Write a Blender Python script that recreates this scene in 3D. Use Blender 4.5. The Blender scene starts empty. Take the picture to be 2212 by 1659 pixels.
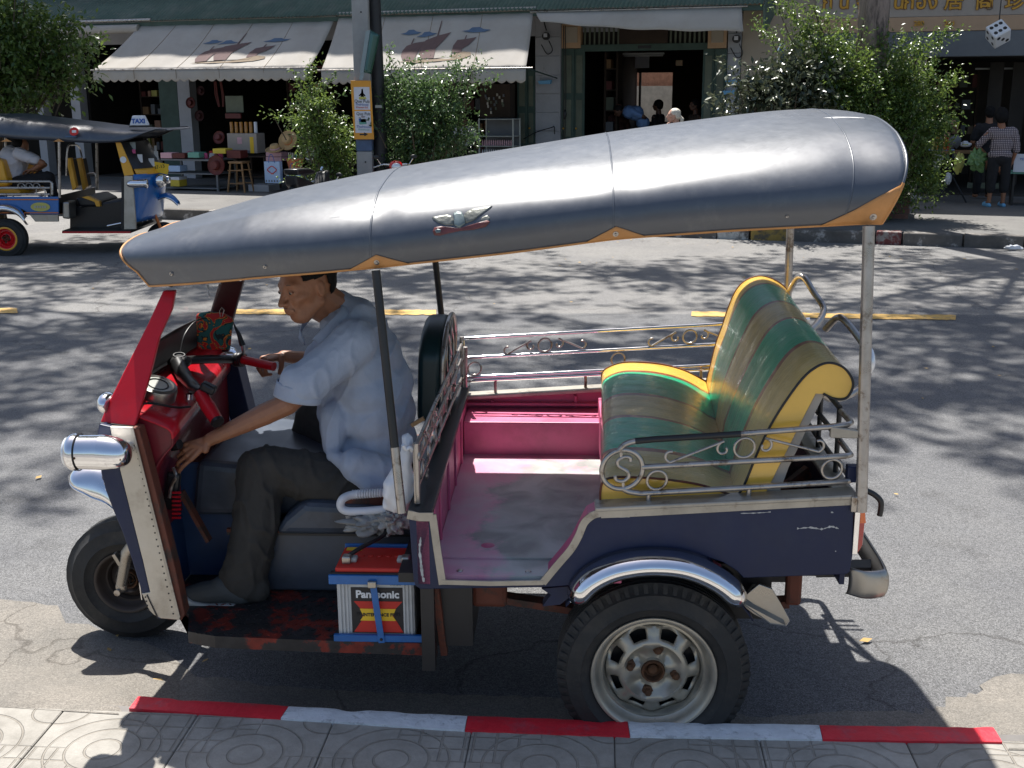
import bpy, math, random
import numpy as np
from mathutils import Vector, Matrix, noise
R = math.radians
random.seed(7)
SC = bpy.context.scene
COL = SC.collection
# ---------------------------------------------------------------- camera
FPX, CXP, CYP, CAMH = 2500.0, 1106.0, 829.5, 2.0
PITCH = math.atan((829.5 - 190) / FPX)
ROLL = 0.006
cam_data = bpy.data.cameras.new('camera')
cam_data.sensor_width = 36.0
cam_data.lens = 36.0 * FPX / 2212.0
cam_data.clip_start = 0.05
cam_data.clip_end = 600
cam = bpy.data.objects.new('camera', cam_data)
COL.objects.link(cam)
cam.matrix_world = Matrix.Translation((0, 0, CAMH)) @ Matrix.Rotation(R(90) - PITCH, 4, 'X') @ Matrix.Rotation(-ROLL, 4, 'Z')
SC.camera = cam
# ---------------------------------------------------------------- light
SUN_EL = 65.5
world = bpy.data.worlds.new('World')
SC.world = world
world.use_nodes = True
wn = world.node_tree
wn.nodes.clear()
sky = wn.nodes.new('ShaderNodeTexSky')
sky.sky_type = 'NISHITA'
sky.sun_disc = False
sky.sun_elevation = R(SUN_EL)
sky.sun_rotation = R(-17)
sky.dust_density = 2.0
bg = wn.nodes.new('ShaderNodeBackground')
bg.inputs[1].default_value = 0.085
wo = wn.nodes.new('ShaderNodeOutputWorld')
wn.links.new(sky.outputs[0], bg.inputs[0])
wn.links.new(bg.outputs[0], wo.inputs[0])
sun_data = bpy.data.lights.new('sun', 'SUN')
sun_data.energy = 5.0
sun_data.angle = R(0.6)
sun_data.color = (1.0, 0.965, 0.91)
sun = bpy.data.objects.new('sun', sun_data)
COL.objects.link(sun)
_a = R(-17)
sun.rotation_euler = (-R(90 - SUN_EL), 0, -_a)
SC.view_settings.view_transform = 'Standard'
SC.view_settings.look = 'None'
SC.view_settings.exposure = 0.95
SC.view_settings.gamma = 1.0
SC.view_settings.use_curve_mapping = False

# ---------------------------------------------------------------- measuring helpers
cP, sP = math.cos(PITCH), math.sin(PITCH)
def ray(x, y):
    a = (x - CXP) / FPX; b = -(y - CYP) / FPX
    a, b = a + b * ROLL, b - a * ROLL
    return Vector((a, cP + b * sP, -sP + b * cP))
def PY(x, y, Y):
    r = ray(x, y); t = Y / r.y
    return Vector((r.x * t, Y, CAMH + r.z * t))
def PZ(x, y, z):
    r = ray(x, y); t = (z - CAMH) / r.z
    return Vector((r.x * t, r.y * t, z))
PSI = 0.045
VO = Vector((0.42, 3.15, 0))
LX_ = Vector((math.cos(PSI), -math.sin(PSI), 0)); LL_ = Vector((math.sin(PSI), math.cos(PSI), 0))
CAMP = Vector((0, 0, CAMH))
def tol(p):
    d = p - VO
    return Vector((d.dot(LX_), d.dot(LL_), p.z))
def V(x, y, l):
    r = ray(x, y); t = (l - (CAMP - VO).dot(LL_)) / r.dot(LL_)
    return tol(CAMP + r * t)
def VX(x, y, xl):
    r = ray(x, y); t = (xl - (CAMP - VO).dot(LX_)) / r.dot(LX_)
    return tol(CAMP + r * t)
def VZ(x, y, z):
    r = ray(x, y); t = (z - CAMH) / r.z
    return tol(CAMP + r * t)
# street frontage frame: u along the shops, v into the buildings, origin under the roof edge
FA = R(18.8)
FO = Vector((3.9, 20.0, 0))
FU = Vector((math.cos(FA), -math.sin(FA), 0)); FV = Vector((math.sin(FA), math.cos(FA), 0))
def FW(u, v, z): return FO + FU * u + FV * v + Vector((0, 0, z))
def FF(x, y, v):
    r = ray(x, y); t = (v - (CAMP - FO).dot(FV)) / r.dot(FV)
    p = CAMP + r * t
    return ((p - FO).dot(FU), p.z)
def FP(x, y, v):
    u, z = FF(x, y, v)
    return Vector((u, v, z))

# ---------------------------------------------------------------- materials
def nd(nt, t, **kw):
    n = nt.nodes.new(t)
    for k, v in kw.items():
        if k in ('op',): n.operation = v
        elif k == 'bt': n.blend_type = v
        elif isinstance(k, str) and k.startswith('i'): n.inputs[int(k[1:])].default_value = v
        else: setattr(n, k, v)
    return n
def c4(c): return (c[0], c[1], c[2], 1.0)
def mat(name, col, rough=0.6, metal=0.0, var=0.12, vscale=6.0, bump=0.0, bscale=60.0, coat=0.0, col2=None, c2scale=3.0, c2lo=0.5, c2hi=0.6,
        trans=0.0, alpha=1.0, emit=0.0, spec=0.5, stretch=None, rvar=0.0, sheen=0.0, sss=0.0, grime=0.0):
    m = bpy.data.materials.new(name); m.use_nodes = True
    nt = m.node_tree; b = nt.nodes['Principled BSDF']
    b.inputs['Roughness'].default_value = rough; b.inputs['Metallic'].default_value = metal
    b.inputs['Specular IOR Level'].default_value = spec
    if coat: b.inputs['Coat Weight'].default_value = coat; b.inputs['Coat Roughness'].default_value = 0.06
    if trans: b.inputs['Transmission Weight'].default_value = trans
    if sheen: b.inputs['Sheen Weight'].default_value = sheen
    if sss: b.inputs['Subsurface Weight'].default_value = sss; b.inputs['Subsurface Radius'].default_value = (0.01, 0.004, 0.002); b.inputs['Subsurface Scale'].default_value = 1.0
    if alpha < 1: b.inputs['Alpha'].default_value = alpha
    tc = nd(nt, 'ShaderNodeTexCoord')
    vec = tc.outputs['Object']
    if stretch:
        mp = nd(nt, 'ShaderNodeMapping'); mp.inputs['Scale'].default_value = stretch
        nt.links.new(vec, mp.inputs[0]); vec = mp.outputs[0]
    n1 = nd(nt, 'ShaderNodeTexNoise'); n1.inputs['Scale'].default_value = vscale; n1.inputs['Detail'].default_value = 6; n1.inputs['Roughness'].default_value = 0.65
    nt.links.new(vec, n1.inputs['Vector'])
    src = None
    base = nd(nt, 'ShaderNodeRGB'); base.outputs[0].default_value = c4(col); src = base.outputs[0]
    if col2 is not None:
        n2 = nd(nt, 'ShaderNodeTexNoise'); n2.inputs['Scale'].default_value = c2scale; n2.inputs['Detail'].default_value = 9; n2.inputs['Roughness'].default_value = 0.7
        nt.links.new(vec, n2.inputs['Vector'])
        rp = nd(nt, 'ShaderNodeMapRange'); rp.inputs[1].default_value = c2lo; rp.inputs[2].default_value = c2hi
        nt.links.new(n2.outputs[0], rp.inputs[0])
        mx = nd(nt, 'ShaderNodeMix', data_type='RGBA'); nt.links.new(rp.outputs[0], mx.inputs[0]); nt.links.new(src, mx.inputs[6]); mx.inputs[7].default_value = c4(col2)
        src = mx.outputs[2]
    if var:
        mr = nd(nt, 'ShaderNodeMapRange'); mr.inputs[1].default_value = 0.3; mr.inputs[2].default_value = 0.7; mr.inputs[3].default_value = 1 - var; mr.inputs[4].default_value = 1 + var
        nt.links.new(n1.outputs[0], mr.inputs[0])
        hv = nd(nt, 'ShaderNodeHueSaturation'); nt.links.new(src, hv.inputs['Color']); nt.links.new(mr.outputs[0], hv.inputs['Value'])
        src = hv.outputs[0]
    nt.links.new(src, b.inputs['Base Color'])
    if rvar:
        rr = nd(nt, 'ShaderNodeMapRange'); rr.inputs[1].default_value = 0.3; rr.inputs[2].default_value = 0.7; rr.inputs[3].default_value = max(0.02, rough - rvar); rr.inputs[4].default_value = rough + rvar
        nt.links.new(n1.outputs[0], rr.inputs[0]); nt.links.new(rr.outputs[0], b.inputs['Roughness'])
    if bump:
        n3 = nd(nt, 'ShaderNodeTexNoise'); n3.inputs['Scale'].default_value = bscale; n3.inputs['Detail'].default_value = 4
        nt.links.new(vec, n3.inputs['Vector'])
        bp = nd(nt, 'ShaderNodeBump'); bp.inputs['Strength'].default_value = 1.0; bp.inputs['Distance'].default_value = bump
        nt.links.new(n3.outputs[0], bp.inputs['Height']); nt.links.new(bp.outputs[0], b.inputs['Normal'])
    if emit:
        nt.links.new(src, b.inputs['Emission Color']); b.inputs['Emission Strength'].default_value = emit
    m['src'] = 1
    return m
M = {}
def addm(k, *a, **kw): M[k] = mat(k, *a, **kw)
addm('chrome', (0.78, 0.78, 0.80), 0.10, 1.0, var=0.05, rvar=0.06, bump=0.0012, bscale=9)
addm('worn_chrome', (0.36, 0.34, 0.31), 0.34, 0.9, var=0.2, rvar=0.12, col2=(0.32, 0.27, 0.22), c2lo=0.58, c2hi=0.66, c2scale=8)
addm('steel_tube', (0.42, 0.39, 0.36), 0.34, 0.85, var=0.2, rvar=0.12, vscale=14, col2=(0.17, 0.13, 0.10), c2lo=0.54, c2hi=0.64, c2scale=16)
addm('brushed_panel', (0.46, 0.43, 0.38), 0.40, 0.6, var=0.16, rvar=0.14, vscale=7, col2=(0.30, 0.27, 0.23), c2scale=5, c2lo=0.5, c2hi=0.7, bump=0.001, bscale=14)
addm('trim_metal', (0.38, 0.35, 0.30), 0.42, 0.5, var=0.2, vscale=9, col2=(0.18, 0.15, 0.12), c2scale=12, c2lo=0.55, c2hi=0.68)
addm('black_tube', (0.022, 0.022, 0.023), 0.4, 0.2, var=0.3)
addm('black_paint', (0.012, 0.012, 0.014), 0.45, var=0.3)
addm('rubber', (0.022, 0.022, 0.022), 0.75, var=0.35, vscale=5, bump=0.002, bscale=50, col2=(0.06, 0.052, 0.043), c2lo=0.52, c2hi=0.75, c2scale=4)
addm('navy_paint', (0.014, 0.021, 0.058), 0.42, var=0.15, vscale=3, col2=(0.022, 0.030, 0.062), c2scale=7, c2lo=0.45, c2hi=0.7, rvar=0.08, spec=0.3, bump=0.003, bscale=4)
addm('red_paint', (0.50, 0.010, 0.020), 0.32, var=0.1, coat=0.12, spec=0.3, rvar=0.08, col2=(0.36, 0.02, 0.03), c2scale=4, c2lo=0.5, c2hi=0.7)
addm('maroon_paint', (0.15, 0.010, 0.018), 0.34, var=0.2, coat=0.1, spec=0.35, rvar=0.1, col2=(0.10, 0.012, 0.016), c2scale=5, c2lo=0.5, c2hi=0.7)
addm('rust_brown', (0.13, 0.035, 0.018), 0.7, var=0.3, col2=(0.05, 0.03, 0.022), c2scale=14)
addm('blue_paint', (0.016, 0.12, 0.36), 0.38, var=0.2, col2=(0.03, 0.06, 0.12), c2scale=9, c2lo=0.58, c2hi=0.7)
addm('deep_blue', (0.014, 0.045, 0.12), 0.5, var=0.2)
addm('engine_grey', (0.055, 0.068, 0.092), 0.38, var=0.2, rvar=0.1, col2=(0.03, 0.035, 0.045), c2scale=4, c2lo=0.5, c2hi=0.7)
addm('pink_paint', (0.58, 0.125, 0.24), 0.45, var=0.15, vscale=5, rvar=0.1, col2=(0.44, 0.10, 0.17), c2scale=6, c2lo=0.5, c2hi=0.75)
addm('lamp_glass', (0.75, 0.77, 0.8), 0.05, 0.3, coat=1.0, var=0.0)
addm('orange_lens', (0.75, 0.13, 0.01), 0.15, coat=1.0, var=0.0)
addm('red_lens', (0.42, 0.012, 0.01), 0.15, coat=1.0, var=0.0)
addm('rim_paint', (0.40, 0.37, 0.31), 0.36, 0.55, var=0.15, rvar=0.1, vscale=12, col2=(0.17, 0.13, 0.09), c2scale=11, c2lo=0.58, c2hi=0.75)
addm('rust_nut', (0.10, 0.045, 0.02), 0.75, 0.2, var=0.35, vscale=40)
addm('vinyl_roof', (0.042, 0.051, 0.068), 0.365, var=0.10, vscale=26, spec=1.0, rvar=0.025, bump=0.0010, bscale=4.2, col2=(0.095, 0.100, 0.108), c2scale=9.0, c2lo=0.54, c2hi=0.82)
addm('tan_leather', (0.52, 0.24, 0.075), 0.55, var=0.12, vscale=18, bump=0.0006, bscale=80)
addm('yellow_vinyl', (0.78, 0.47, 0.08), 0.22, var=0.08, bump=0.0025, bscale=16, coat=0.5, spec=0.5, rvar=0.06)
addm('backing_board', (0.36, 0.33, 0.29), 0.7, var=0.12)
addm('dark_green_pad', (0.008, 0.030, 0.034), 0.4, var=0.2)
addm('shirt_cloth', (0.36, 0.41, 0.51), 0.9, var=0.07, vscale=9, bump=0.003, bscale=30, sheen=0.1, col2=(0.36, 0.38, 0.44), c2scale=3, c2lo=0.45, c2hi=0.65)
addm('grey_trousers', (0.044, 0.040, 0.035), 0.92, var=0.16, vscale=18, bump=0.005, bscale=24, stretch=(1, 1, 0.6))
addm('skin', (0.32, 0.140, 0.074), 0.50, var=0.12, vscale=14, sss=0.05, bump=0.0022, bscale=55, col2=(0.24, 0.108, 0.062), c2scale=14, c2lo=0.5, c2hi=0.7)
addm('dark_skin', (0.12, 0.055, 0.032), 0.55, var=0.12)
addm('pale_skin', (0.50, 0.28, 0.20), 0.55, var=0.08)
addm('black_hair', (0.009, 0.008, 0.008), 0.75, spec=0.2, var=0.3, bump=0.004, bscale=60)
addm('white_hair', (0.60, 0.56, 0.48), 0.6, var=0.2, vscale=30, bump=0.004, bscale=50)
addm('shoe_cloth', (0.055, 0.060, 0.062), 0.85, var=0.15)
addm('white_rubber', (0.40, 0.40, 0.38), 0.6, var=0.08)
addm('eye_white', (0.26, 0.21, 0.17), 0.35, var=0.0)
addm('eye_dark', (0.012, 0.008, 0.006), 0.12, var=0.0)
addm('lip_skin', (0.22, 0.075, 0.055), 0.5, var=0.1)
addm('white_plastic', (0.66, 0.67, 0.70), 0.45, var=0.06, bump=0.003, bscale=12)
addm('battery_white', (0.50, 0.50, 0.49), 0.5, var=0.1, col2=(0.36, 0.35, 0.32), c2scale=5, c2lo=0.5, c2hi=0.75)
addm('print_black', (0.012, 0.011, 0.014), 0.5, var=0.1)
addm('print_red', (0.55, 0.022, 0.012), 0.5, var=0.08)
addm('print_yellow', (0.80, 0.50, 0.02), 0.5, var=0.05)
addm('print_white', (0.72, 0.72, 0.72), 0.5, var=0.05)
addm('print_blue', (0.03, 0.10, 0.36), 0.5, var=0.05)
addm('kerb_red', (0.62, 0.016, 0.032), 0.6, var=0.14, vscale=9, col2=(0.44, 0.05, 0.07), c2scale=10, c2lo=0.52, c2hi=0.66, bump=0.003, bscale=70)
addm('kerb_white', (0.66, 0.68, 0.70), 0.75, var=0.14, vscale=14, col2=(0.38, 0.39, 0.40), c2scale=22, c2lo=0.55, c2hi=0.66, bump=0.004, bscale=70)
addm('kerb_concrete', (0.24, 0.225, 0.20), 0.9, var=0.2, vscale=9, bump=0.004, bscale=60)
addm('old_kerb_white', (0.46, 0.45, 0.42), 0.85, var=0.3, vscale=7, col2=(0.10, 0.09, 0.08), c2scale=4, c2lo=0.45, c2hi=0.55)
addm('old_kerb_dark', (0.11, 0.10, 0.09), 0.9, var=0.3, vscale=6, col2=(0.30, 0.28, 0.26), c2scale=6, c2lo=0.56, c2hi=0.64)
addm('old_kerb_yellow', (0.30, 0.20, 0.05), 0.85, var=0.3, col2=(0.11, 0.09, 0.06), c2scale=7, c2lo=0.48, c2hi=0.58)
addm('old_kerb_red', (0.13, 0.03, 0.028), 0.85, var=0.3, col2=(0.24, 0.22, 0.2), c2scale=7, c2lo=0.48, c2hi=0.58)
addm('lane_paint', (0.56, 0.34, 0.09), 0.75, var=0.2, vscale=12, col2=(0.22, 0.18, 0.12), c2scale=17, c2lo=0.50, c2hi=0.66)
addm('awning_cloth', (0.38, 0.355, 0.325), 0.85, var=0.08, vscale=1.3, bump=0.004, bscale=5, col2=(0.33, 0.30, 0.26), c2scale=0.9, c2lo=0.45, c2hi=0.7)
addm('sail_paint', (0.13, 0.080, 0.076), 0.85, var=0.1)
addm('hull_paint', (0.20, 0.15, 0.10), 0.85, var=0.2)
addm('hull_orange', (0.48, 0.22, 0.08), 0.85, var=0.2)
addm('cloud_paint', (0.08, 0.13, 0.21), 0.85, var=0.1)
addm('green_metal', (0.080, 0.125, 0.098), 0.7, var=0.15, vscale=3, col2=(0.15, 0.17, 0.14), c2scale=2, c2lo=0.5, c2hi=0.75)
addm('green_wood', (0.050, 0.085, 0.068), 0.7, var=0.2, vscale=5)
addm('green_wood_panel', (0.12, 0.135, 0.095), 0.7, var=0.2, vscale=5)
addm('white_wall', (0.40, 0.40, 0.42), 0.85, var=0.12, vscale=2.5, bump=0.004, bscale=20)
addm('cream_wall', (0.40, 0.335, 0.26), 0.85, var=0.07, vscale=1.2)
addm('peach_wall', (0.50, 0.32, 0.19), 0.85, var=0.08)
addm('sign_cream', (0.36, 0.31, 0.27), 0.7, var=0.05)
addm('sign_peach', (0.42, 0.28, 0.18), 0.7, var=0.05)
addm('gold_letter', (0.52, 0.27, 0.03), 0.45, 0.2, var=0.1)
addm('gold_edge', (0.14, 0.05, 0.01), 0.6, var=0.1)
addm('shutter_grey', (0.13, 0.14, 0.155), 0.6, 0.2, var=0.12, vscale=2)
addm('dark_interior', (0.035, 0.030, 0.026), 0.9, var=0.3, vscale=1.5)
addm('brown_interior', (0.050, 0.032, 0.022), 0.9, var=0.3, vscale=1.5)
addm('brick_far', (0.34, 0.18, 0.12), 0.9, var=0.3, vscale=8)
addm('yard_wall', (0.42, 0.41, 0.37), 0.9, var=0.2)
addm('pole_concrete', (0.34, 0.335, 0.325), 0.85, var=0.12, vscale=4, bump=0.003, bscale=30)
addm('pole_blue', (0.085, 0.13, 0.22), 0.8, var=0.15)
addm('pole_black', (0.022, 0.022, 0.024), 0.55, var=0.2)
addm('sign_orange', (0.78, 0.34, 0.035), 0.5, var=0.06, vscale=2)
addm('sign_green', (0.03, 0.10, 0.085), 0.22, 0.3, var=0.1, coat=0.5)
addm('sign_back', (0.24, 0.29, 0.31), 0.35, 0.6, var=0.1)
addm('bark', (0.26, 0.20, 0.165), 0.95, var=0.35, vscale=8, stretch=(1, 1, 0.22), bump=0.03, bscale=12, col2=(0.07, 0.055, 0.048), c2scale=6, c2lo=0.5, c2hi=0.6)
addm('twig', (0.10, 0.075, 0.05), 0.9, var=0.2)
addm('yellow_body', (0.75, 0.36, 0.02), 0.4, var=0.08, coat=0.3)
addm('bright_blue', (0.012, 0.13, 0.40), 0.3, var=0.1, coat=0.4)
addm('yellow_plate', (0.80, 0.50, 0.015), 0.45, var=0.05)
addm('black_vinyl', (0.014, 0.014, 0.016), 0.3, var=0.2)
addm('white_shirt', (0.60, 0.58, 0.62), 0.9, var=0.06, bump=0.004, bscale=12)
addm('blue_shirt', (0.15, 0.26, 0.50), 0.9, var=0.06, bump=0.004, bscale=12)
addm('dark_cloth', (0.015, 0.014, 0.016), 0.9, var=0.2)
addm('maroon_cloth', (0.05, 0.015, 0.015), 0.9, var=0.2)
addm('cyan_rubber', (0.16, 0.40, 0.62), 0.6, var=0.05)
addm('wood', (0.25, 0.14, 0.06), 0.6, var=0.2, vscale=10, stretch=(1, 1, 0.2))
addm('straw', (0.46, 0.31, 0.15), 0.85, var=0.15, vscale=14, bump=0.004, bscale=60)
addm('dark_red', (0.11, 0.018, 0.014), 0.6, var=0.25)
addm('pale_blue', (0.36, 0.50, 0.72), 0.6, var=0.06)
addm('pale_pink', (0.62, 0.36, 0.40), 0.6, var=0.1)
addm('mint', (0.13, 0.34, 0.27), 0.5, var=0.06)
addm('hot_pink', (0.66, 0.10, 0.26), 0.6, var=0.1)
addm('amber', (0.42, 0.18, 0.02), 0.3, var=0.3, vscale=12, coat=0.4)
addm('orange_clay', (0.60, 0.20, 0.09), 0.7, var=0.1)
addm('table_grey', (0.16, 0.17, 0.18), 0.6, var=0.12)
addm('shelf_glass', (0.30, 0.36, 0.35), 0.08, 0.0, var=0.0, alpha=0.25)
addm('windscreen', (0.62, 0.70, 0.68), 0.04, 0.0, var=0.0, alpha=0.22, spec=0.8)
addm('grey_cloth', (0.34, 0.33, 0.31), 0.85, var=0.25, vscale=14, bump=0.01, bscale=14)
addm('green_bag', (0.13, 0.24, 0.08), 0.4, var=0.2, bump=0.01, bscale=18)
addm('red_gloss', (0.62, 0.012, 0.016), 0.25, var=0.1, coat=0.6)
addm('paper', (0.66, 0.66, 0.70), 0.8, var=0.06)
addm('paper_box', (0.40, 0.22, 0.15), 0.8, var=0.1)
addm('brick', (0.20, 0.10, 0.075), 0.9, var=0.25, vscale=12, bump=0.004, bscale=40)
addm('mortar', (0.16, 0.15, 0.14), 0.95, var=0.2)
addm('dry_leaf', (0.42, 0.27, 0.09), 0.8, var=0.3)
addm('tube_light', (0.50, 0.50, 0.48), 0.4, var=0.02)
addm('cream_frame', (0.45, 0.46, 0.42), 0.6, var=0.1)
addm('olive_label', (0.50, 0.46, 0.12), 0.5, var=0.1)
addm('orange_line', (0.60, 0.16, 0.03), 0.5, var=0.1)
addm('yellow_box', (0.66, 0.50, 0.05), 0.6, var=0.1)

def leaf_mat(name, c1, c2, rough=0.32, tr=0.35):
    m = bpy.data.materials.new(name); m.use_nodes = True
    nt = m.node_tree; b = nt.nodes['Principled BSDF']
    b.inputs['Roughness'].default_value = rough
    b.inputs['Specular IOR Level'].default_value = 0.55
    at = nd(nt, 'ShaderNodeAttribute', attribute_name='tone')
    mx = nd(nt, 'ShaderNodeMix', data_type='RGBA')
    mx.inputs[6].default_value = c4(c1); mx.inputs[7].default_value = c4(c2)
    nt.links.new(at.outputs['Fac'], mx.inputs[0])
    nt.links.new(mx.outputs[2], b.inputs['Base Color'])
    tl = nd(nt, 'ShaderNodeBsdfTranslucent')
    hv = nd(nt, 'ShaderNodeHueSaturation'); hv.inputs['Value'].default_value = 1.6; hv.inputs['Hue'].default_value = 0.48
    nt.links.new(mx.outputs[2], hv.inputs['Color']); nt.links.new(hv.outputs[0], tl.inputs[0])
    ms = nd(nt, 'ShaderNodeMixShader', i0=tr)
    nt.links.new(b.outputs[0], ms.inputs[1]); nt.links.new(tl.outputs[0], ms.inputs[2])
    nt.links.new(ms.outputs[0], nt.nodes['Material Output'].inputs[0])
    return m
M['leaf'] = leaf_mat('leaf_green', (0.036, 0.080, 0.020), (0.135, 0.205, 0.042))
M['leaf_cool'] = leaf_mat('leaf_cool_green', (0.028, 0.068, 0.026), (0.09, 0.16, 0.05))
M['leaf_dark'] = leaf_mat('leaf_dark', (0.028, 0.042, 0.026), (0.085, 0.10, 0.055), rough=0.28, tr=0.15)
M['leaf_tree'] = leaf_mat('leaf_tree', (0.035, 0.075, 0.02), (0.07, 0.12, 0.03))

# ---------------------------------------------------------------- mesh builder
def frame_from(d):
    d = d.normalized(); a = Vector((0, 0, 1)) if abs(d.z) < 0.9 else Vector((1, 0, 0))
    s = d.cross(a).normalized(); t = s.cross(d).normalized()
    return s, t
LAST = [None]
class MB:
    def __init__(s): s.v = []; s.f = []; s.u = []
    def add(s, vs, fs):
        o = len(s.v); s.v += [Vector(q) for q in vs]; s.f += [tuple(i + o for i in f) for f in fs]; return s
    def box(s, c, d, rot=None):
        c = Vector(c); x, y, z = [q / 2 for q in d]
        vs = [Vector(p) for p in ((-x, -y, -z), (x, -y, -z), (x, y, -z), (-x, y, -z), (-x, -y, z), (x, -y, z), (x, y, z), (-x, y, z))]
        if rot is not None: vs = [rot @ q for q in vs]
        return s.add([c + q for q in vs], [(0, 3, 2, 1), (4, 5, 6, 7), (0, 1, 5, 4), (1, 2, 6, 5), (2, 3, 7, 6), (3, 0, 4, 7)])
    def b2(s, a, b):
        a, b = Vector(a), Vector(b)
        return s.box((a + b) / 2, [abs(b[i] - a[i]) for i in range(3)])
    def bar(s, a, b, w, h, up=(0, 0, 1)):
        a, b = Vector(a), Vector(b); d = (b - a).normalized(); u = Vector(up)
        sd = d.cross(u).normalized(); up2 = sd.cross(d).normalized()
        vs = []
        for p in (a, b):
            for q, r in ((-1, -1), (1, -1), (1, 1), (-1, 1)): vs.append(p + sd * q * w / 2 + up2 * r * h / 2)
        return s.add(vs, [(3, 2, 1, 0), (4, 5, 6, 7), (0, 1, 5, 4), (1, 2, 6, 5), (2, 3, 7, 6), (3, 0, 4, 7)])
    def prism(s, poly, vec):
        poly = [Vector(p) for p in poly]; vec = Vector(vec); n = len(poly)
        vs = poly + [p + vec for p in poly]
        fs = [tuple(range(n)), tuple(range(2 * n - 1, n - 1, -1))] + [(i, i + n, (i + 1) % n + n, (i + 1) % n) for i in range(n)]
        return s.add(vs, fs)
    def tube(s, pts, r, n=8, closed=False, caps=True, sq=(1, 1)):
        pts = [Vector(p) for p in pts]; m = len(pts)
        if m < 2: return s
        rs = r if isinstance(r, (list, tuple)) else [r] * m
        tang = []
        for i in range(m):
            if closed: t = pts[(i + 1) % m] - pts[i - 1]
            else: t = pts[min(i + 1, m - 1)] - pts[max(i - 1, 0)]
            tang.append(t.normalized() if t.length > 1e-9 else Vector((0, 0, 1)))
        a, b = frame_from(tang[0]); b = tang[0].cross(a).normalized(); vs = []; fs = []
        for i in range(m):
            if i:
                a = (a - tang[i] * a.dot(tang[i])).normalized(); b = tang[i].cross(a).normalized()
            for k in range(n):
                q = 2 * math.pi * k / n
                vs.append(pts[i] + (a * math.cos(q) * sq[0] + b * math.sin(q) * sq[1]) * rs[i])
        for i in range(m if closed else m - 1):
            j = (i + 1) % m
            for k in range(n):
                k2 = (k + 1) % n
                fs.append((i * n + k, i * n + k2, j * n + k2, j * n + k))
        if caps and not closed: fs += [tuple(range(n - 1, -1, -1)), tuple(range((m - 1) * n, m * n))]
        return s.add(vs, fs)
    def lathe(s, prof, o, ax, n=32, a0=0, a1=2 * math.pi, capends=False):
        o = Vector(o); ax = Vector(ax).normalized(); p, q = frame_from(ax)
        full = abs(a1 - a0 - 2 * math.pi) < 1e-6; m = n if full else n + 1
        vs = []; fs = []
        for (r, h) in prof:
            for k in range(m):
                t = a0 + (a1 - a0) * k / n
                vs.append(o + ax * h + (p * math.cos(t) + q * math.sin(t)) * r)
        for i in range(len(prof) - 1):
            for k in range(n):
                k2 = (k + 1) % m
                fs.append((i * m + k, (i + 1) * m + k, (i + 1) * m + k2, i * m + k2))
        if capends and full: fs += [tuple(range(m)), tuple(range(len(prof) * m - 1, (len(prof) - 1) * m - 1, -1))]
        return s.add(vs, fs)
    def grid(s, nu, nv, fn, flip=False):
        vs = [fn(i / nu, j / nv) for i in range(nu + 1) for j in range(nv + 1)]
        fs = []
        for i in range(nu):
            for j in range(nv):
                a = i * (nv + 1) + j; b = a + nv + 1
                fs.append((a, b, b + 1, a + 1) if not flip else (a, a + 1, b + 1, b))
        return s.add(vs, fs)
    def ball(s, c, r, n=14, m=9, rot=None):
        c = Vector(c); r = r if isinstance(r, (tuple, list)) else (r, r, r)
        vs = [Vector((0, 0, r[2]))]; fs = []
        for i in range(1, m):
            th = math.pi * i / m
            for k in range(n):
                ph = 2 * math.pi * k / n
                vs.append(Vector((r[0] * math.sin(th) * math.cos(ph), r[1] * math.sin(th) * math.sin(ph), r[2] * math.cos(th))))
        vs.append(Vector((0, 0, -r[2]))); L = len(vs) - 1
        for k in range(n):
            k2 = (k + 1) % n
            fs.append((0, 1 + k, 1 + k2)); fs.append((L, L - n + k2, L - n + k))
            for i in range(m - 2):
                a = 1 + i * n
                fs.append((a + k, a + n + k, a + n + k2, a + k2))
        if rot is not None: vs = [rot @ q for q in vs]
        return s.add([c + q for q in vs], fs)
    def cap(s, a, ra, b, rb, n=12):
        a, b = Vector(a), Vector(b); d = b - a; L = d.length
        if L < 1e-6: return s.ball(a, ra)
        d /= L; pts = []; rs = []
        for t in (-0.999, -0.9, -0.7, -0.4, 0): pts.append(a + d * ra * t); rs.append(ra * math.sqrt(max(0, 1 - t * t)))
        for t in (0, 0.4, 0.7, 0.9, 0.999): pts.append(b + d * rb * t); rs.append(rb * math.sqrt(max(0, 1 - t * t)))
        return s.tube(pts, rs, n)
    def mk(s, name, m, parent=None, smooth=None, bevel=0, solid=0, seg=2, off=None, sub=0, tone=None, bang=40):
        me = bpy.data.meshes.new(name)
        me.from_pydata([tuple(q) for q in s.v], [], s.f)
        ms = m if isinstance(m, (list, tuple)) else [m]
        for q in ms: me.materials.append(M[q] if isinstance(q, str) else q)
        me.validate()
        if smooth is not None:
            me.polygons.foreach_set('use_smooth', [True] * len(me.polygons))
            if smooth < 180: me.set_sharp_from_angle(angle=R(smooth))
        o = bpy.data.objects.new(name, me); COL.objects.link(o)
        if parent is not None: o.parent = parent
        if solid:
            w = o.modifiers.new('solid', 'SOLIDIFY'); w.thickness = solid; w.offset = 0 if off is None else off
        if bevel:
            w = o.modifiers.new('bevel', 'BEVEL'); w.width = bevel; w.segments = seg; w.limit_method = 'ANGLE'; w.angle_limit = R(bang)
        if sub:
            w = o.modifiers.new('sub', 'SUBSURF'); w.levels = sub; w.render_levels = sub
        LAST[0] = o
        return o
def tag(o, label=None, cat=None, group=None, kind=None):
    if label: o['label'] = label
    if cat: o['category'] = cat
    if group: o['group'] = group
    if kind: o['kind'] = kind
    return o
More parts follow.
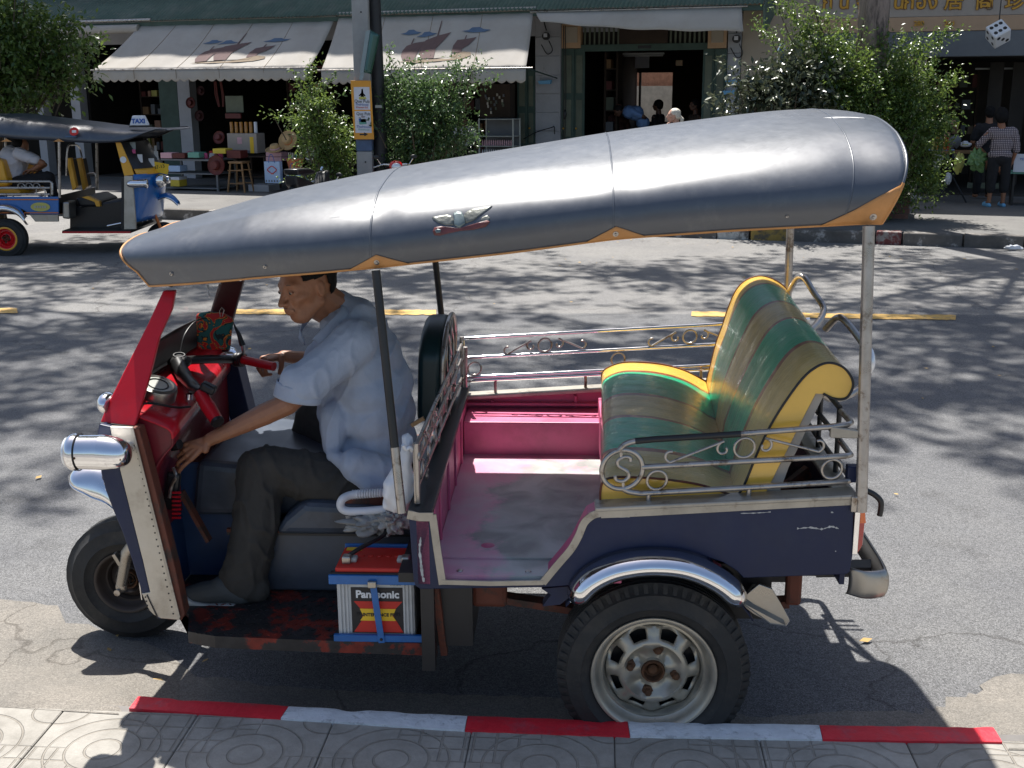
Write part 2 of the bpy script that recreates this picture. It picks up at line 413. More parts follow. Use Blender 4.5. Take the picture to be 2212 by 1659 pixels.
def thing(name, label, cat, loc=(0, 0, 0), rz=0.0, group=None):
    o = bpy.data.objects.new(name, None); COL.objects.link(o)
    o.location = loc; o.rotation_euler = (0, 0, rz); o.empty_display_size = 0.2
    return tag(o, label, cat, group)
def recentre(o):
    me = o.data; n = len(me.vertices)
    a = np.empty(n * 3); me.vertices.foreach_get('co', a); a = a.reshape(-1, 3)
    c = Vector(((a[:, 0].min() + a[:, 0].max()) / 2, (a[:, 1].min() + a[:, 1].max()) / 2, a[:, 2].min()))
    a -= np.array(c); me.vertices.foreach_set('co', a.ravel()); me.update(); o.location = c
    return o
def copy_tree(o, parent=None):
    c = o.copy(); COL.objects.link(c)
    if parent is not None: c.parent = parent
    for ch in list(o.children): copy_tree(ch, c)
    return c
def text(name, body, size, m, mtx, parent=None, ext=0.001, font=None, align='CENTER', xs=1.0, bold=0.0):
    cu = bpy.data.curves.new(name + '_c', 'FONT'); cu.body = body; cu.size = size; cu.extrude = ext; cu.align_x = align; cu.align_y = 'CENTER'; cu.resolution_u = 3
    cu.offset = bold
    if font: cu.font = font
    t = bpy.data.objects.new(name + '_t', cu); COL.objects.link(t)
    dg = bpy.context.evaluated_depsgraph_get()
    me = bpy.data.meshes.new_from_object(t.evaluated_get(dg))
    bpy.data.objects.remove(t); bpy.data.curves.remove(cu)
    me.name = name; me.materials.clear(); me.materials.append(M[m])
    me.transform(mtx @ Matrix.Diagonal((xs, 1, 1, 1)))
    o = bpy.data.objects.new(name, me); COL.objects.link(o)
    if parent is not None: o.parent = parent
    return o
def basis(o, x, y, z=None):
    x = Vector(x).normalized(); y = Vector(y); y = (y - x * y.dot(x)).normalized(); z = x.cross(y)
    m = Matrix((x, y, z)).transposed().to_4x4(); m.translation = Vector(o)
    return m
def lerp(a, b, t): return a + (b - a) * t
def interp(tab, x):
    if x <= tab[0][0]: return tab[0][1]
    for (a, fa), (b, fb) in zip(tab, tab[1:]):
        if x <= b: return lerp(fa, fb, (x - a) / (b - a))
    return tab[-1][1]
def smooth_tab(tab, n=60):
    xs = [t[0] for t in tab]; lo, hi = xs[0], xs[-1]
    S = [(lo + (hi - lo) * i / n) for i in range(n + 1)]; Y = [interp(tab, x) for x in S]
    for _ in range(3): Y = [Y[0]] + [(Y[i - 1] + 2 * Y[i] + Y[i + 1]) / 4 for i in range(1, n)] + [Y[-1]]
    return list(zip(S, Y))
def arc(c, r, a0, a1, n, ex, ez):
    c, ex, ez = Vector(c), Vector(ex), Vector(ez)
    return [c + ex * r * math.cos(R(a0 + (a1 - a0) * i / n)) + ez * r * math.sin(R(a0 + (a1 - a0) * i / n)) for i in range(n + 1)]
def catmull(pts, k=6):
    pts = [Vector(p) for p in pts]; P = [pts[0] * 2 - pts[1]] + pts + [pts[-1] * 2 - pts[-2]]; out = []
    for i in range(1, len(P) - 2):
        for j in range(k):
            t = j / k
            out.append(0.5 * ((2 * P[i]) + (P[i + 1] - P[i - 1]) * t + (2 * P[i - 1] - 5 * P[i] + 4 * P[i + 1] - P[i + 2]) * t * t + (3 * P[i] - P[i - 1] - 3 * P[i + 1] + P[i + 2]) * t ** 3))
    out.append(pts[-1]); return out
# ================================================================ ROAD AND PAVEMENTS
def ground_mat(name, col, col2, spk, bump, scale=1.0, crack=0.0, band=None, rough=0.85):
    m = bpy.data.materials.new(name); m.use_nodes = True
    nt = m.node_tree; b = nt.nodes['Principled BSDF']; b.inputs['Roughness'].default_value = rough; b.inputs['Specular IOR Level'].default_value = 0.3
    g = nd(nt, 'ShaderNodeNewGeometry'); L = nt.links
    n1 = nd(nt, 'ShaderNodeTexNoise'); n1.inputs['Scale'].default_value = 0.8 * scale; n1.inputs['Detail'].default_value = 8; n1.inputs['Roughness'].default_value = 0.7
    L.new(g.outputs['Position'], n1.inputs['Vector'])
    r1 = nd(nt, 'ShaderNodeMapRange', i1=0.35, i2=0.65); L.new(n1.outputs[0], r1.inputs[0])
    mx = nd(nt, 'ShaderNodeMix', data_type='RGBA'); mx.inputs[6].default_value = c4(col); mx.inputs[7].default_value = c4(col2); L.new(r1.outputs[0], mx.inputs[0])
    vo = nd(nt, 'ShaderNodeTexVoronoi'); vo.inputs['Scale'].default_value = 150; L.new(g.outputs['Position'], vo.inputs['Vector'])
    n2 = nd(nt, 'ShaderNodeTexNoise'); n2.inputs['Scale'].default_value = 210; n2.inputs['Detail'].default_value = 3; L.new(g.outputs['Position'], n2.inputs['Vector'])
    r2 = nd(nt, 'ShaderNodeMapRange', i1=0.35, i2=0.72, i3=1 - spk, i4=1 + spk * 1.3); L.new(n2.outputs[0], r2.inputs[0])
    sep = nd(nt, 'ShaderNodeSeparateColor'); L.new(vo.outputs['Color'], sep.inputs[0])
    r3 = nd(nt, 'ShaderNodeMapRange', i1=0.0, i2=1.0, i3=1 - spk * 0.7, i4=1 + spk * 0.7); L.new(sep.outputs[0], r3.inputs[0])
    ml = nd(nt, 'ShaderNodeMath', op='MULTIPLY'); L.new(r2.outputs[0], ml.inputs[0]); L.new(r3.outputs[0], ml.inputs[1])
    hv = nd(nt, 'ShaderNodeHueSaturation'); L.new(mx.outputs[2], hv.inputs['Color']); L.new(ml.outputs[0], hv.inputs['Value'])
    src = hv.outputs[0]
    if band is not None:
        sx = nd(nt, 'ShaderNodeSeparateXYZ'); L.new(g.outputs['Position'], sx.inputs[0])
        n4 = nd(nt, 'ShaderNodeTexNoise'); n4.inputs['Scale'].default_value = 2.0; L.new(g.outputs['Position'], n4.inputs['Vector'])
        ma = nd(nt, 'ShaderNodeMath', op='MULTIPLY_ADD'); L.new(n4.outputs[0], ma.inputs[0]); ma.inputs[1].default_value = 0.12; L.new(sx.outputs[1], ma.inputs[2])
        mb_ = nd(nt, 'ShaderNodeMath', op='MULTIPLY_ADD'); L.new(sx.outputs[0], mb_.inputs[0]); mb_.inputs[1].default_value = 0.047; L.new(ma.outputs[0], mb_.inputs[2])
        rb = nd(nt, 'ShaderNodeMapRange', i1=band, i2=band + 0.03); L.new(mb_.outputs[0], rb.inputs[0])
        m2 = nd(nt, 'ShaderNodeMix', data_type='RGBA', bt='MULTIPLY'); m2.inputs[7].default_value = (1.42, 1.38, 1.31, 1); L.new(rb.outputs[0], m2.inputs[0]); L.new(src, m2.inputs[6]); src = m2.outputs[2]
    # oil stains and cracks
    n5 = nd(nt, 'ShaderNodeTexNoise'); n5.inputs['Scale'].default_value = 2.6; n5.inputs['Detail'].default_value = 5; L.new(g.outputs['Position'], n5.inputs['Vector'])
    r5 = nd(nt, 'ShaderNodeMapRange', i1=0.60, i2=0.72, i3=0.0, i4=0.45); L.new(n5.outputs[0], r5.inputs[0])
    m3 = nd(nt, 'ShaderNodeMix', data_type='RGBA', bt='MULTIPLY'); m3.inputs[7].default_value = (0.55, 0.54, 0.53, 1); L.new(r5.outputs[0], m3.inputs[0]); L.new(src, m3.inputs[6]); src = m3.outputs[2]
    if crack:
        vc = nd(nt, 'ShaderNodeTexVoronoi', feature='DISTANCE_TO_EDGE'); vc.inputs['Scale'].default_value = crack
        n6 = nd(nt, 'ShaderNodeTexNoise'); n6.inputs['Scale'].default_value = 3.0; n6.inputs['Detail'].default_value = 6; L.new(g.outputs['Position'], n6.inputs['Vector'])
        va = nd(nt, 'ShaderNodeMix', data_type='RGBA', bt='ADD', i0=0.55); L.new(g.outputs['Position'], va.inputs[6]); L.new(n6.outputs['Color'], va.inputs[7]); L.new(va.outputs[2], vc.inputs['Vector'])
        rc = nd(nt, 'ShaderNodeMapRange', i1=0.0, i2=0.012 * min(1, crack * 1.2), i3=0.6, i4=0.0); L.new(vc.outputs['Distance'], rc.inputs[0])
        m4 = nd(nt, 'ShaderNodeMix', data_type='RGBA', bt='MULTIPLY'); m4.inputs[7].default_value = (0.3, 0.28, 0.26, 1); L.new(rc.outputs[0], m4.inputs[0]); L.new(src, m4.inputs[6]); src = m4.outputs[2]
    L.new(src, b.inputs['Base Color'])
    bp = nd(nt, 'ShaderNodeBump'); bp.inputs['Distance'].default_value = bump; L.new(n2.outputs[0], bp.inputs['Height'])
    L.new(bp.outputs[0], b.inputs['Normal'])
    return m
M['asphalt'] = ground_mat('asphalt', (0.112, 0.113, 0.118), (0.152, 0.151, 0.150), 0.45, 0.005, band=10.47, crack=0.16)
M['apron_concrete'] = ground_mat('apron_concrete', (0.215, 0.195, 0.168), (0.15, 0.14, 0.125), 0.25, 0.003, 2.0, crack=0.9)
M['far_pavement'] = ground_mat('far_pavement', (0.13, 0.125, 0.12), (0.17, 0.165, 0.155), 0.15, 0.002)
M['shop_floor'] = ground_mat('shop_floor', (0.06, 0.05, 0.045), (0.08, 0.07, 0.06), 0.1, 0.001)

def tile_material():
    m = bpy.data.materials.new('pavement_tile_cement'); m.use_nodes = True
    nt = m.node_tree; b = nt.nodes['Principled BSDF']; b.inputs['Roughness'].default_value = 0.85; L = nt.links
    b.inputs['Specular IOR Level'].default_value = 0.3
    tc = nd(nt, 'ShaderNodeTexCoord'); sp = nd(nt, 'ShaderNodeSeparateXYZ'); L.new(tc.outputs['Object'], sp.inputs[0])
    def mth(op, a, c=None):
        n = nd(nt, 'ShaderNodeMath', op=op)
        for i, q in enumerate((a, c)):
            if q is None: continue
            if isinstance(q, (int, float)): n.inputs[i].default_value = q
            else: L.new(q, n.inputs[i])
        return n.outputs[0]
    x, y = sp.outputs[0], sp.outputs[1]
    r = mth('SQRT', mth('ADD', mth('MULTIPLY', x, x), mth('MULTIPLY', y, y)))
    def groove(d, w):   # 1 in the groove, 0 outside
        n = nd(nt, 'ShaderNodeMapRange', i1=w * 0.4, i2=w, i3=1.0, i4=0.0); L.new(mth('ABSOLUTE', d), n.inputs[0]); return n.outputs[0]
    g = mth('MAXIMUM', groove(mth('SUBTRACT', r, 0.052), 0.0045), groove(mth('SUBTRACT', r, 0.108), 0.0045))
    # big arcs struck from two opposite corners
    def corner(cx, cy, rad):
        dx = mth('SUBTRACT', x, cx); dy = mth('SUBTRACT', y, cy)
        return groove(mth('SUBTRACT', mth('SQRT', mth('ADD', mth('MULTIPLY', dx, dx), mth('MULTIPLY', dy, dy))), rad), 0.0045)
    g = mth('MAXIMUM', g, mth('MAXIMUM', groove(mth('SUBTRACT', r, 0.166), 0.0045), corner(0.2, -0.2, 0.075)))
    g = mth('MAXIMUM', g, corner(-0.2, 0.2, 0.075))
    # square grid in the other two quadrants, outside the middle ring
    gx = groove(mth('SUBTRACT', mth('FRACT', mth('ADD', mth('DIVIDE', x, 0.0667), 0.5)), 0.5), 0.065)
    gy = groove(mth('SUBTRACT', mth('FRACT', mth('ADD', mth('DIVIDE', y, 0.0667), 0.5)), 0.5), 0.065)
    quad = nd(nt, 'ShaderNodeMapRange', i1=-0.0005, i2=0.0005); L.new(mth('MULTIPLY', x, y), quad.inputs[0])
    outside = nd(nt, 'ShaderNodeMapRange', i1=0.107, i2=0.109); L.new(r, outside.inputs[0])
    gg = mth('MULTIPLY', mth('MULTIPLY', mth('MAXIMUM', gx, gy), quad.outputs[0]), outside.outputs[0])
    g = mth('MAXIMUM', g, gg)
    ge = nd(nt, 'ShaderNodeNewGeometry')
    n1 = nd(nt, 'ShaderNodeTexNoise'); n1.inputs['Scale'].default_value = 9; n1.inputs['Detail'].default_value = 9; n1.inputs['Roughness'].default_value = 0.7; L.new(ge.outputs['Position'], n1.inputs['Vector'])
    cr = nd(nt, 'ShaderNodeMix', data_type='RGBA'); cr.inputs[6].default_value = (0.215, 0.20, 0.175, 1); cr.inputs[7].default_value = (0.34, 0.32, 0.285, 1)
    rr = nd(nt, 'ShaderNodeMapRange', i1=0.3, i2=0.68); L.new(n1.outputs[0], rr.inputs[0]); L.new(rr.outputs[0], cr.inputs[0])
    oi = nd(nt, 'ShaderNodeObjectInfo'); ov = nd(nt, 'ShaderNodeMapRange', i3=0.88, i4=1.1); L.new(oi.outputs['Random'], ov.inputs[0])
    hv = nd(nt, 'ShaderNodeHueSaturation'); L.new(cr.outputs[2], hv.inputs['Color']); L.new(ov.outputs[0], hv.inputs['Value'])
    ns = nd(nt, 'ShaderNodeTexNoise'); ns.inputs['Scale'].default_value = 1.7; L.new(ge.outputs['Position'], ns.inputs['Vector'])
    dm = nd(nt, 'ShaderNodeMix', data_type='RGBA', bt='MULTIPLY'); dm.inputs[7].default_value = (0.78, 0.72, 0.66, 1); L.new(hv.outputs[0], dm.inputs[6])
    L.new(mth('MULTIPLY', g, 0.5), dm.inputs[0]); L.new(dm.outputs[2], b.inputs['Base Color'])
    nf = nd(nt, 'ShaderNodeTexNoise'); nf.inputs['Scale'].default_value = 120; L.new(ge.outputs['Position'], nf.inputs['Vector'])
    h = mth('SUBTRACT', mth('MULTIPLY', nf.outputs[0], 0.35), mth('MULTIPLY', g, 0.8))
    bp = nd(nt, 'ShaderNodeBump'); bp.inputs['Distance'].default_value = 0.005; bp.inputs['Strength'].default_value = 1; L.new(h, bp.inputs['Height']); L.new(bp.outputs[0], b.inputs['Normal'])
    return m
M['tile'] = tile_material()

rd = MB().add([(-120, -60, 0), (120, -60, 0), (120, 160, 0), (-120, 160, 0)], [(0, 1, 2, 3)]).mk('road', 'asphalt'); tag(rd, kind='structure')
# near kerb: edges measured along its top
KZ = 0.136
KU = [(-260, 1468), (0, 1483), (307, 1500), (627, 1520), (1011, 1541), (1356, 1553), (1769, 1561), (2143, 1566), (2500, 1569)]
KL = [(-260, 1498), (0, 1513), (283, 1530), (606, 1551), (1004, 1577), (1356, 1590), (1777, 1597), (2166, 1603), (2500, 1607)]
def kU(x): return PZ(x, interp(KU, x), KZ)
def kL(x): return PZ(x, interp(KL, x), KZ)
kerb = thing('kerb', None, None); kerb['kind'] = 'structure'
def kerb_stone(u0, u1, l0, l1, m, name='kerb_stone'):
    b = MB(); n = 40; rows = []
    for i in range(n + 1):
        t = i / n
        pu, pl = kU(lerp(u0, u1, t)), kL(lerp(l0, l1, t)); d = (pu - pl).normalized(); q_n = noise.noise(pu * 17) * .004 - max(0, noise.noise(pu * 9 + Vector((5, 0, 0))) - .25) * .035; pu = pu + d * q_n; pl = pl + d * noise.noise(pl * 21) * .003
        rows.append([pl + Vector((0, 0, -0.10)), pl + Vector((0, 0, 0)), pl.lerp(pu, .5) + Vector((0, 0, .001 * math.sin(i * 2.1))), pu - d * 0.016, pu - d * .004 + Vector((0, 0, -0.006)), pu + d * 0.006 + Vector((0, 0, -.022)), Vector((pu.x, pu.y, 0)) + d * 0.015 + Vector((0, 0, -.02))])
    b.grid(n, 6, lambda u, v: rows[round(u * n)][round(v * 6)])
    k = len(rows[0]); b.f.append(tuple(range(k))); b.f.append(tuple(range(n * k + k - 1, n * k - 1, -1)))
    return b.mk(name, m, kerb, smooth=40)
segs = [(301, 627, 278, 606, 'kerb_red'), (627, 1011, 606, 1004, 'kerb_white'), (1011, 1355, 1004, 1361, 'kerb_red'), (1355, 1769, 1361, 1777, 'kerb_white'), (1769, 2143, 1777, 2166, 'kerb_red')]
for a, b_, c, d, m_ in segs: kerb_stone(a + .7, b_ - .7, c + .7, d - .7, m_)
# concrete apron in the gutter and the two dropped drive crossings
def sheet(name, pts, m, z=0.004, kind='structure'):
    b = MB(); b.add([(p.x, p.y, z) for p in pts], [tuple(range(len(pts)))])
    o = b.mk(name, m); return tag(o, kind=kind)
ap = [(-500, 1290), (0, 1297), (70, 1299), (124, 1312), (140, 1345), (190, 1352), (240, 1372), (330, 1395), (420, 1460), (560, 1480), (760, 1496), (1000, 1503), (1250, 1512), (1500, 1535), (1640, 1549), (1760, 1545), (1870, 1536), (1946, 1538), (1970, 1542), (1994, 1543), (1998, 1531), (2012, 1534), (2020, 1538), (2023, 1530), (2052, 1529), (2076, 1525), (2080, 1514), (2090, 1502), (2108, 1500), (2120, 1498), (2125, 1492), (2116, 1483), (2132, 1476), (2150, 1467), (2186, 1460), (2300, 1440), (2700, 1430)]
rr_ = random.Random(3); app = []
for (a, b_) in zip(ap, ap[1:]):
    k = max(1, int(abs(b_[0] - a[0]) / 22))
    for j in range(k):
        t = j / k; app.append(PZ(lerp(a[0], b_[0], t) + rr_.uniform(-3, 3), lerp(a[1], b_[1], t) + rr_.uniform(-3.5, 3.5), 0))
app.append(PZ(2700, 1430, 0))
back = [kU(x) for x in (2500, 2143, 1769, 1356, 1011, 627, 307, 0, -260)]
app += [Vector((7.5, 3.9, 0)), Vector((7.5, 2.75, 0)), Vector((4, 2.85, 0))] + [Vector((p.x, p.y - .05, 0)) for p in back] + [Vector((-6, 3.75, 0)), Vector((-6, 5.1, 0))]
sheet('gutter_apron', app, 'apron_concrete')
def ramp(name, xs):
    rows = []
    for x in xs:
        x, f = (x if isinstance(x, tuple) else (x, 1.0)); pu, pl = kU(x), kL(x); d = (pu - pl).normalized(); q = Vector((pl.x, pl.y, 0.128)); f1 = 1 - f
        rows.append([q - d * .035 + Vector((0, 0, .0035 - .12 * f1)), q + d * 0.12 + Vector((0, 0, -0.02 - .10 * f1)), q + d * 0.30 + Vector((0, 0, -0.075 - .047 * f1)), q + d * 0.52 + Vector((0, 0, -0.1235))])
    b = MB(); n = len(rows) - 1
    b.grid(n, 3, lambda u, v: rows[round(u * n)][round(v * 3)])
    return tag(b.mk(name, 'apron_concrete', smooth=60), kind='structure')
ramp('drive_crossing', [-2400, -1400, -700, -260, 0, 160, 255, (280, .85), (320, .4), (380, .0)]); ramp('drive_crossing', [(2050, .0), (2110, .4), (2150, .85), 2180, 2300, 2500, 3300, 4300])
for w, i0 in ((300, 0), (2150, 1)):   # tapered dropped kerb ends are covered by the concrete crossings
    pass
# pavement of 40 cm cement tiles
pave = MB().add([(-9, -6, .121), (9, -6, .121), (9, 2.98, .121), (1.5, 3.085, .121), (.9, 3.1, .121), (-.1, 3.17, .121), (-1.2, 3.28, .121), (-9, 3.9, .121)], [tuple(range(8))]).mk('pavement', 'mortar'); tag(pave, kind='structure')
pave_side = 1
T0 = PZ(720, 1558, .13); T1 = PZ(1956, 1600, .13)
tx = (T1 - T0).normalized(); tsz = (T1 - T0).length / 4; ty = Vector((-tx.y, tx.x, 0))
tb = MB(); h = tsz / 2 - .0015
tb.b2((-h, -h, -.03), (h, h, 0)); tile0 = tb.mk('paving_tile', 'tile', pave, bevel=.003, seg=1)
tang = math.atan2(tx.y, tx.x); k = 0
for i in range(-9, 9):
    for j in range(0, 6):
        p = T0 + tx * tsz * (i + .5) - ty * (tsz * (j + .5) - .02)
        o = tile0 if k == 0 else tile0.copy()
        if k: COL.objects.link(o)
        o.parent = pave
        o.location = (p.x, p.y, .13 + rr_.uniform(-.0012, .0012)); o.rotation_euler = (rr_.uniform(-.002, .002), rr_.uniform(-.002, .002), tang + (math.pi / 2) * ((i + j) % 2) + rr_.uniform(-.003, .003))
        sc = tsz / .4; k += 1
# centre line dashes
def dash(x0, x1, ya, yb, w=11):
    pts = [PZ(x0, ya - w / 2, 0), PZ(x1, yb - w / 2, 0), PZ(x1, yb + w / 2, 0), PZ(x0, ya + w / 2, 0)]
    n = 60; top = [pts[0].lerp(pts[1], i / n) + Vector((0, rr_.uniform(-.022, .010), 0)) for i in range(n + 1)]; bot = [pts[3].lerp(pts[2], i / n) + Vector((0, rr_.uniform(-.010, .022), 0)) for i in range(n + 1)]
    b = MB(); b.grid(n, 1, lambda u, v: (lambda p: (p.x, p.y, .006))(bot[round(u * n)] if v < .5 else top[round(u * n)]))
    return tag(b.mk('lane_marking', 'lane_paint'), kind='structure')
dash(-600, 38, 669, 672); dash(505, 942, 674, 676); dash(1494, 2064, 679, 687); dash(2560, 3000, 694, 700)
# fallen leaves on the road, the cigarette end and the oil drips
lf = MB()
for k in range(115):
    if k < 40: c = PZ(rr_.uniform(1100, 2212), rr_.uniform(510, 600), .012)
    elif k < 75: c = PZ(rr_.uniform(1100, 1700), rr_.uniform(516, 530), .012)
    else: c = PZ(rr_.uniform(0, 2212), rr_.uniform(540, 1500), .012)
    if 1.2 < c.y and abs(c.x) < 8:
        s = rr_.uniform(.012, .03); a = rr_.uniform(0, 6.3); d = Vector((math.cos(a), math.sin(a), 0)); e = Vector((-d.y, d.x, .2)) * .45
        lf.add([c - d * s, c - e * s, c + d * s, c + e * s], [(0, 1, 2, 3)])
tag(lf.mk('fallen_leaves', 'dry_leaf'), kind='stuff')

# ================================================================ FAR SIDE: KERB, PAVEMENT
def froot(name, label, cat, group=None): return thing(name, label, cat, tuple(FO), -FA, group)
fk = froot('kerb', None, None); fk['kind'] = 'structure'; fk.name = 'far_kerb'
cols = ['old_kerb_dark', 'old_kerb_dark', 'old_kerb_dark', 'old_kerb_yellow', 'old_kerb_dark', 'old_kerb_white', 'old_kerb_dark', 'old_kerb_dark']
u = -30.0; i = 0
marks = [(FF(1549, 500, -4.4)[0], FF(1618, 500, -4.4)[0], 'old_kerb_white'), (FF(1622, 500, -4.4)[0], FF(1700, 500, -4.4)[0], 'old_kerb_yellow'), (FF(1704, 505, -4.4)[0], FF(1890, 505, -4.4)[0], 'old_kerb_dark'), (FF(1893, 505, -4.4)[0], FF(1948, 505, -4.4)[0], 'old_kerb_red'), (FF(1951, 508, -4.4)[0], FF(2080, 510, -4.4)[0], 'old_kerb_dark'), (FF(2083, 510, -4.4)[0], FF(2212, 515, -4.4)[0], 'old_kerb_dark')]
spans = []
u = marks[0][0]
while u > -26: spans.append((u - 1.0, u - .008)); u -= 1.0
spans = [(a, b_, cols[i % 8]) for i, (a, b_) in enumerate(spans)] + marks
u = marks[-1][1] + .008
for i in range(14): spans.append((u, u + .99, cols[(i * 3) % 8])); u += 1.0
for (a, b_, m_) in spans:
    MB().b2((a, -4.42, -.02), (b_, -4.24, .165 + rr_.uniform(-.006, .006))).mk('kerb_stone', m_, fk, bevel=.02, seg=2)
fp = MB().b2((-34, -4.237, -.02), (24, 1.6, .15)).mk('far_pavement', 'far_pavement'); fp.location = FO; fp.rotation_euler = (0, 0, -FA); tag(fp, kind='structure')

# ================================================================ SHOPHOUSES
W = 1.5   # wall plane
sh = froot('shophouse', 'white shophouse row with a green corrugated roof and dark open shopfronts', 'building')
def wallbox(px0, px1, py0, z0, m, nm, root=sh, v0=W, d=.25, py1=None, ytop=None, bevel=0, x_ref=None):
    u0 = FF(px0, x_ref or 150, v0)[0]; u1 = FF(px1, x_ref or 150, v0)[0]
    z1 = ytop if ytop is not None else FF((px0 + px1) / 2, py0, v0)[1]
    return MB().b2((u0, v0, z0), (u1, v0 + d, z1)).mk(nm, m, root, bevel=bevel)
ZT = 3.35
UE = FF(1600, 150, W)[0]        # right end of the shophouse row
UL = -26.0
# upper storeys
MB().b2((UL, W + .02, ZT), (UE, W + 8, 7.6)).mk('upper_wall', 'white_wall', sh)
MB().b2((UL - .2, W - .25, 7.6), (UE + .1, W + 8.3, 7.8)).mk('parapet', 'white_wall', sh)
for i in range(12):
    for zz in (4.7,):
        uu = UL + 1 + i * 2.25
        if uu + 1.2 < UE:
            w_ = MB().b2((uu, W - .03, zz), (uu + 1.1, W + .015, zz + 1.3)).mk('window_frame', 'green_wood', sh)
            MB().b2((uu + .08, W - .04, zz + .08), (uu + 1.02, W - .02, zz + 1.22)).mk('pane', 'black_vinyl', w_)
# rooms: floors, ceiling, back and party walls
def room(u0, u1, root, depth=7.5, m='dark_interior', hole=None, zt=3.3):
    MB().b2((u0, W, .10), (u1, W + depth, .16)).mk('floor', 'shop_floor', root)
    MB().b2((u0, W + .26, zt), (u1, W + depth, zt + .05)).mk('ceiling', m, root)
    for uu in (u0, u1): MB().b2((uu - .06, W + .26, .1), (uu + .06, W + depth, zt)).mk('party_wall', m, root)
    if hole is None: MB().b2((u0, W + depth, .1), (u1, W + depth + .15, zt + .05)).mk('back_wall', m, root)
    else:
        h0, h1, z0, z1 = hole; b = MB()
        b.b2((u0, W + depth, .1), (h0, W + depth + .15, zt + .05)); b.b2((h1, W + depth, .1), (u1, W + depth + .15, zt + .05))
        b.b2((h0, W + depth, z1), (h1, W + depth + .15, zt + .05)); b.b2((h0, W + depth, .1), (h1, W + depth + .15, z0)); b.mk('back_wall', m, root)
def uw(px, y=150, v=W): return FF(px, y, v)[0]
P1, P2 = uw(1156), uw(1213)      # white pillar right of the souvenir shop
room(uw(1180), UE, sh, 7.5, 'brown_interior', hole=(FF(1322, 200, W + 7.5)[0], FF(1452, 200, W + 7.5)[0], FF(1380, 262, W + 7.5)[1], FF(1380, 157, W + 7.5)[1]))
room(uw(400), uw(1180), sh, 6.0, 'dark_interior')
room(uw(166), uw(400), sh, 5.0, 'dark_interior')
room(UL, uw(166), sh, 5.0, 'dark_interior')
# yard behind the middle shop
ub0, ub1 = FF(1290, 200, W + 10.5)[0], FF(1480, 200, W + 10.5)[0]
MB().b2((ub0 - 1, W + 10.5, .1), (ub1 + 1, W + 10.7, FF(1380, 186, W + 10.5)[1])).mk('yard_wall', 'yard_wall', sh)
MB().b2((ub0 - 1, W + 10.62, FF(1380, 186, W + 10.5)[1]), (ub1 + 1, W + 10.8, 4.4)).mk('yard_building', 'brick_far', sh)
hz0, hz1 = FF(1380, 262, W + 7.5)[1], FF(1380, 157, W + 7.5)[1]
hu0, hu1 = FF(1322, 200, W + 7.5)[0], FF(1452, 200, W + 7.5)[0]
wfr = MB().b2((lerp(hu0, hu1, .46), W + 7.42, hz0), (lerp(hu0, hu1, .49), W + 7.5, hz1)).mk('window_bar', 'dark_interior', sh)
# lattice, fluorescent tube and the calendar in the middle shop
def piece(nm, m, px0, py0, px1, py1, v, d=.03, root=sh, bevel=0):
    a = FP(px0, py0, v); b_ = FP(px1, py1, v)
    return MB().b2((a.x, v, b_.z), (b_.x, v + d, a.z)).mk(nm, m, root, bevel=bevel)
def kthing(nm, m, px0, py0, px1, py1, v, label, cat, d=.03, group=None, bevel=0):
    a = FP(px0, py0, v); b_ = FP(px1, py1, v)
    r_ = thing(nm, label, cat, tuple(FW((a.x + b_.x) / 2, v, b_.z)), -FA, group)
    MB().b2((-(b_.x - a.x) / 2, 0, 0), ((b_.x - a.x) / 2, d, a.z - b_.z)).mk('body', m, r_, bevel=bevel)
    return r_
# pillars, doors and lintels of the facade
wallbox(1156, 1213, 0, .1, 'white_wall', 'block_pillar', ytop=ZT, bevel=.01, d=.3)
for i in range(7):   # block joints stand a little proud of each other
    pass
pz0, pz1 = .16, ZT
u0, u1 = uw(1156), uw(1213)
for i in range(9):
    z0 = .17 + i * .345
    if z0 + .33 < ZT: MB().b2((u0 + .01, W - .02, z0), (u1 - .01, W + .02, z0 + .335)).mk('block', 'white_wall', sh, bevel=.006)
u0, u1 = uw(1570), uw(1600)
for i in range(9):
    z0 = .17 + i * .345
    if z0 + .33 < ZT: MB().b2((u0 + .005, W - .02, z0), (u1 - .005, W + .1, z0 + .335)).mk('block', 'white_wall', sh, bevel=.006)
wallbox(1570, 1600, 0, .1, 'white_wall', 'block_pillar', ytop=ZT, d=.3, v0=W + .03)
def door_leaf(px0, px1, pyt, nm='door_leaf', v=W - .06):
    a = uw(px0, 150, v); b_ = uw(px1, 150, v); zt = FF((px0 + px1) / 2, pyt, v)[1]
    d = MB().b2((a, v, .17), (b_, v + .05, zt)).mk(nm, 'green_wood', sh, bevel=.004)
    w_ = b_ - a; n = 3; hh = (zt - .17 - .12 * (n + 1)) / n
    for i in range(n):
        z0 = .17 + .12 + i * (hh + .12)
        MB().b2((a + w_ * .2, v - .012, z0), (b_ - w_ * .2, v + .01, z0 + hh)).mk('door_panel', 'green_wood_panel', d, bevel=.006)
    MB().ball((a + .05, v - .03, 1.25), .02).mk('door_knob', 'gold_letter', d, smooth=60)
    return d
door_leaf(1213, 1240, 105); door_leaf(1240.5, 1263, 105, v=W - .03); door_leaf(1518, 1543, 105, v=W - .03); door_leaf(1543.5, 1569, 105)
door_leaf(1117, 1138, 150); door_leaf(1139, 1155, 150, v=W - .03)
for (a, b_) in ((1213, 1254), (1530, 1569)):
    c = piece('capital', 'peach_wall', a, 52, b_, 104, W - .05, .2, bevel=.01)
    piece('capital_panel', 'cream_wall', a + 7, 58, b_ - 7, 92, W - .065, .03, bevel=.006)
piece('lintel', 'green_wood', 1252, 97, 1532, 107, W - .02, .12)
piece('number_plate', 'print_black', 1378, 98.5, 1406, 104.5, W - .03, .01)
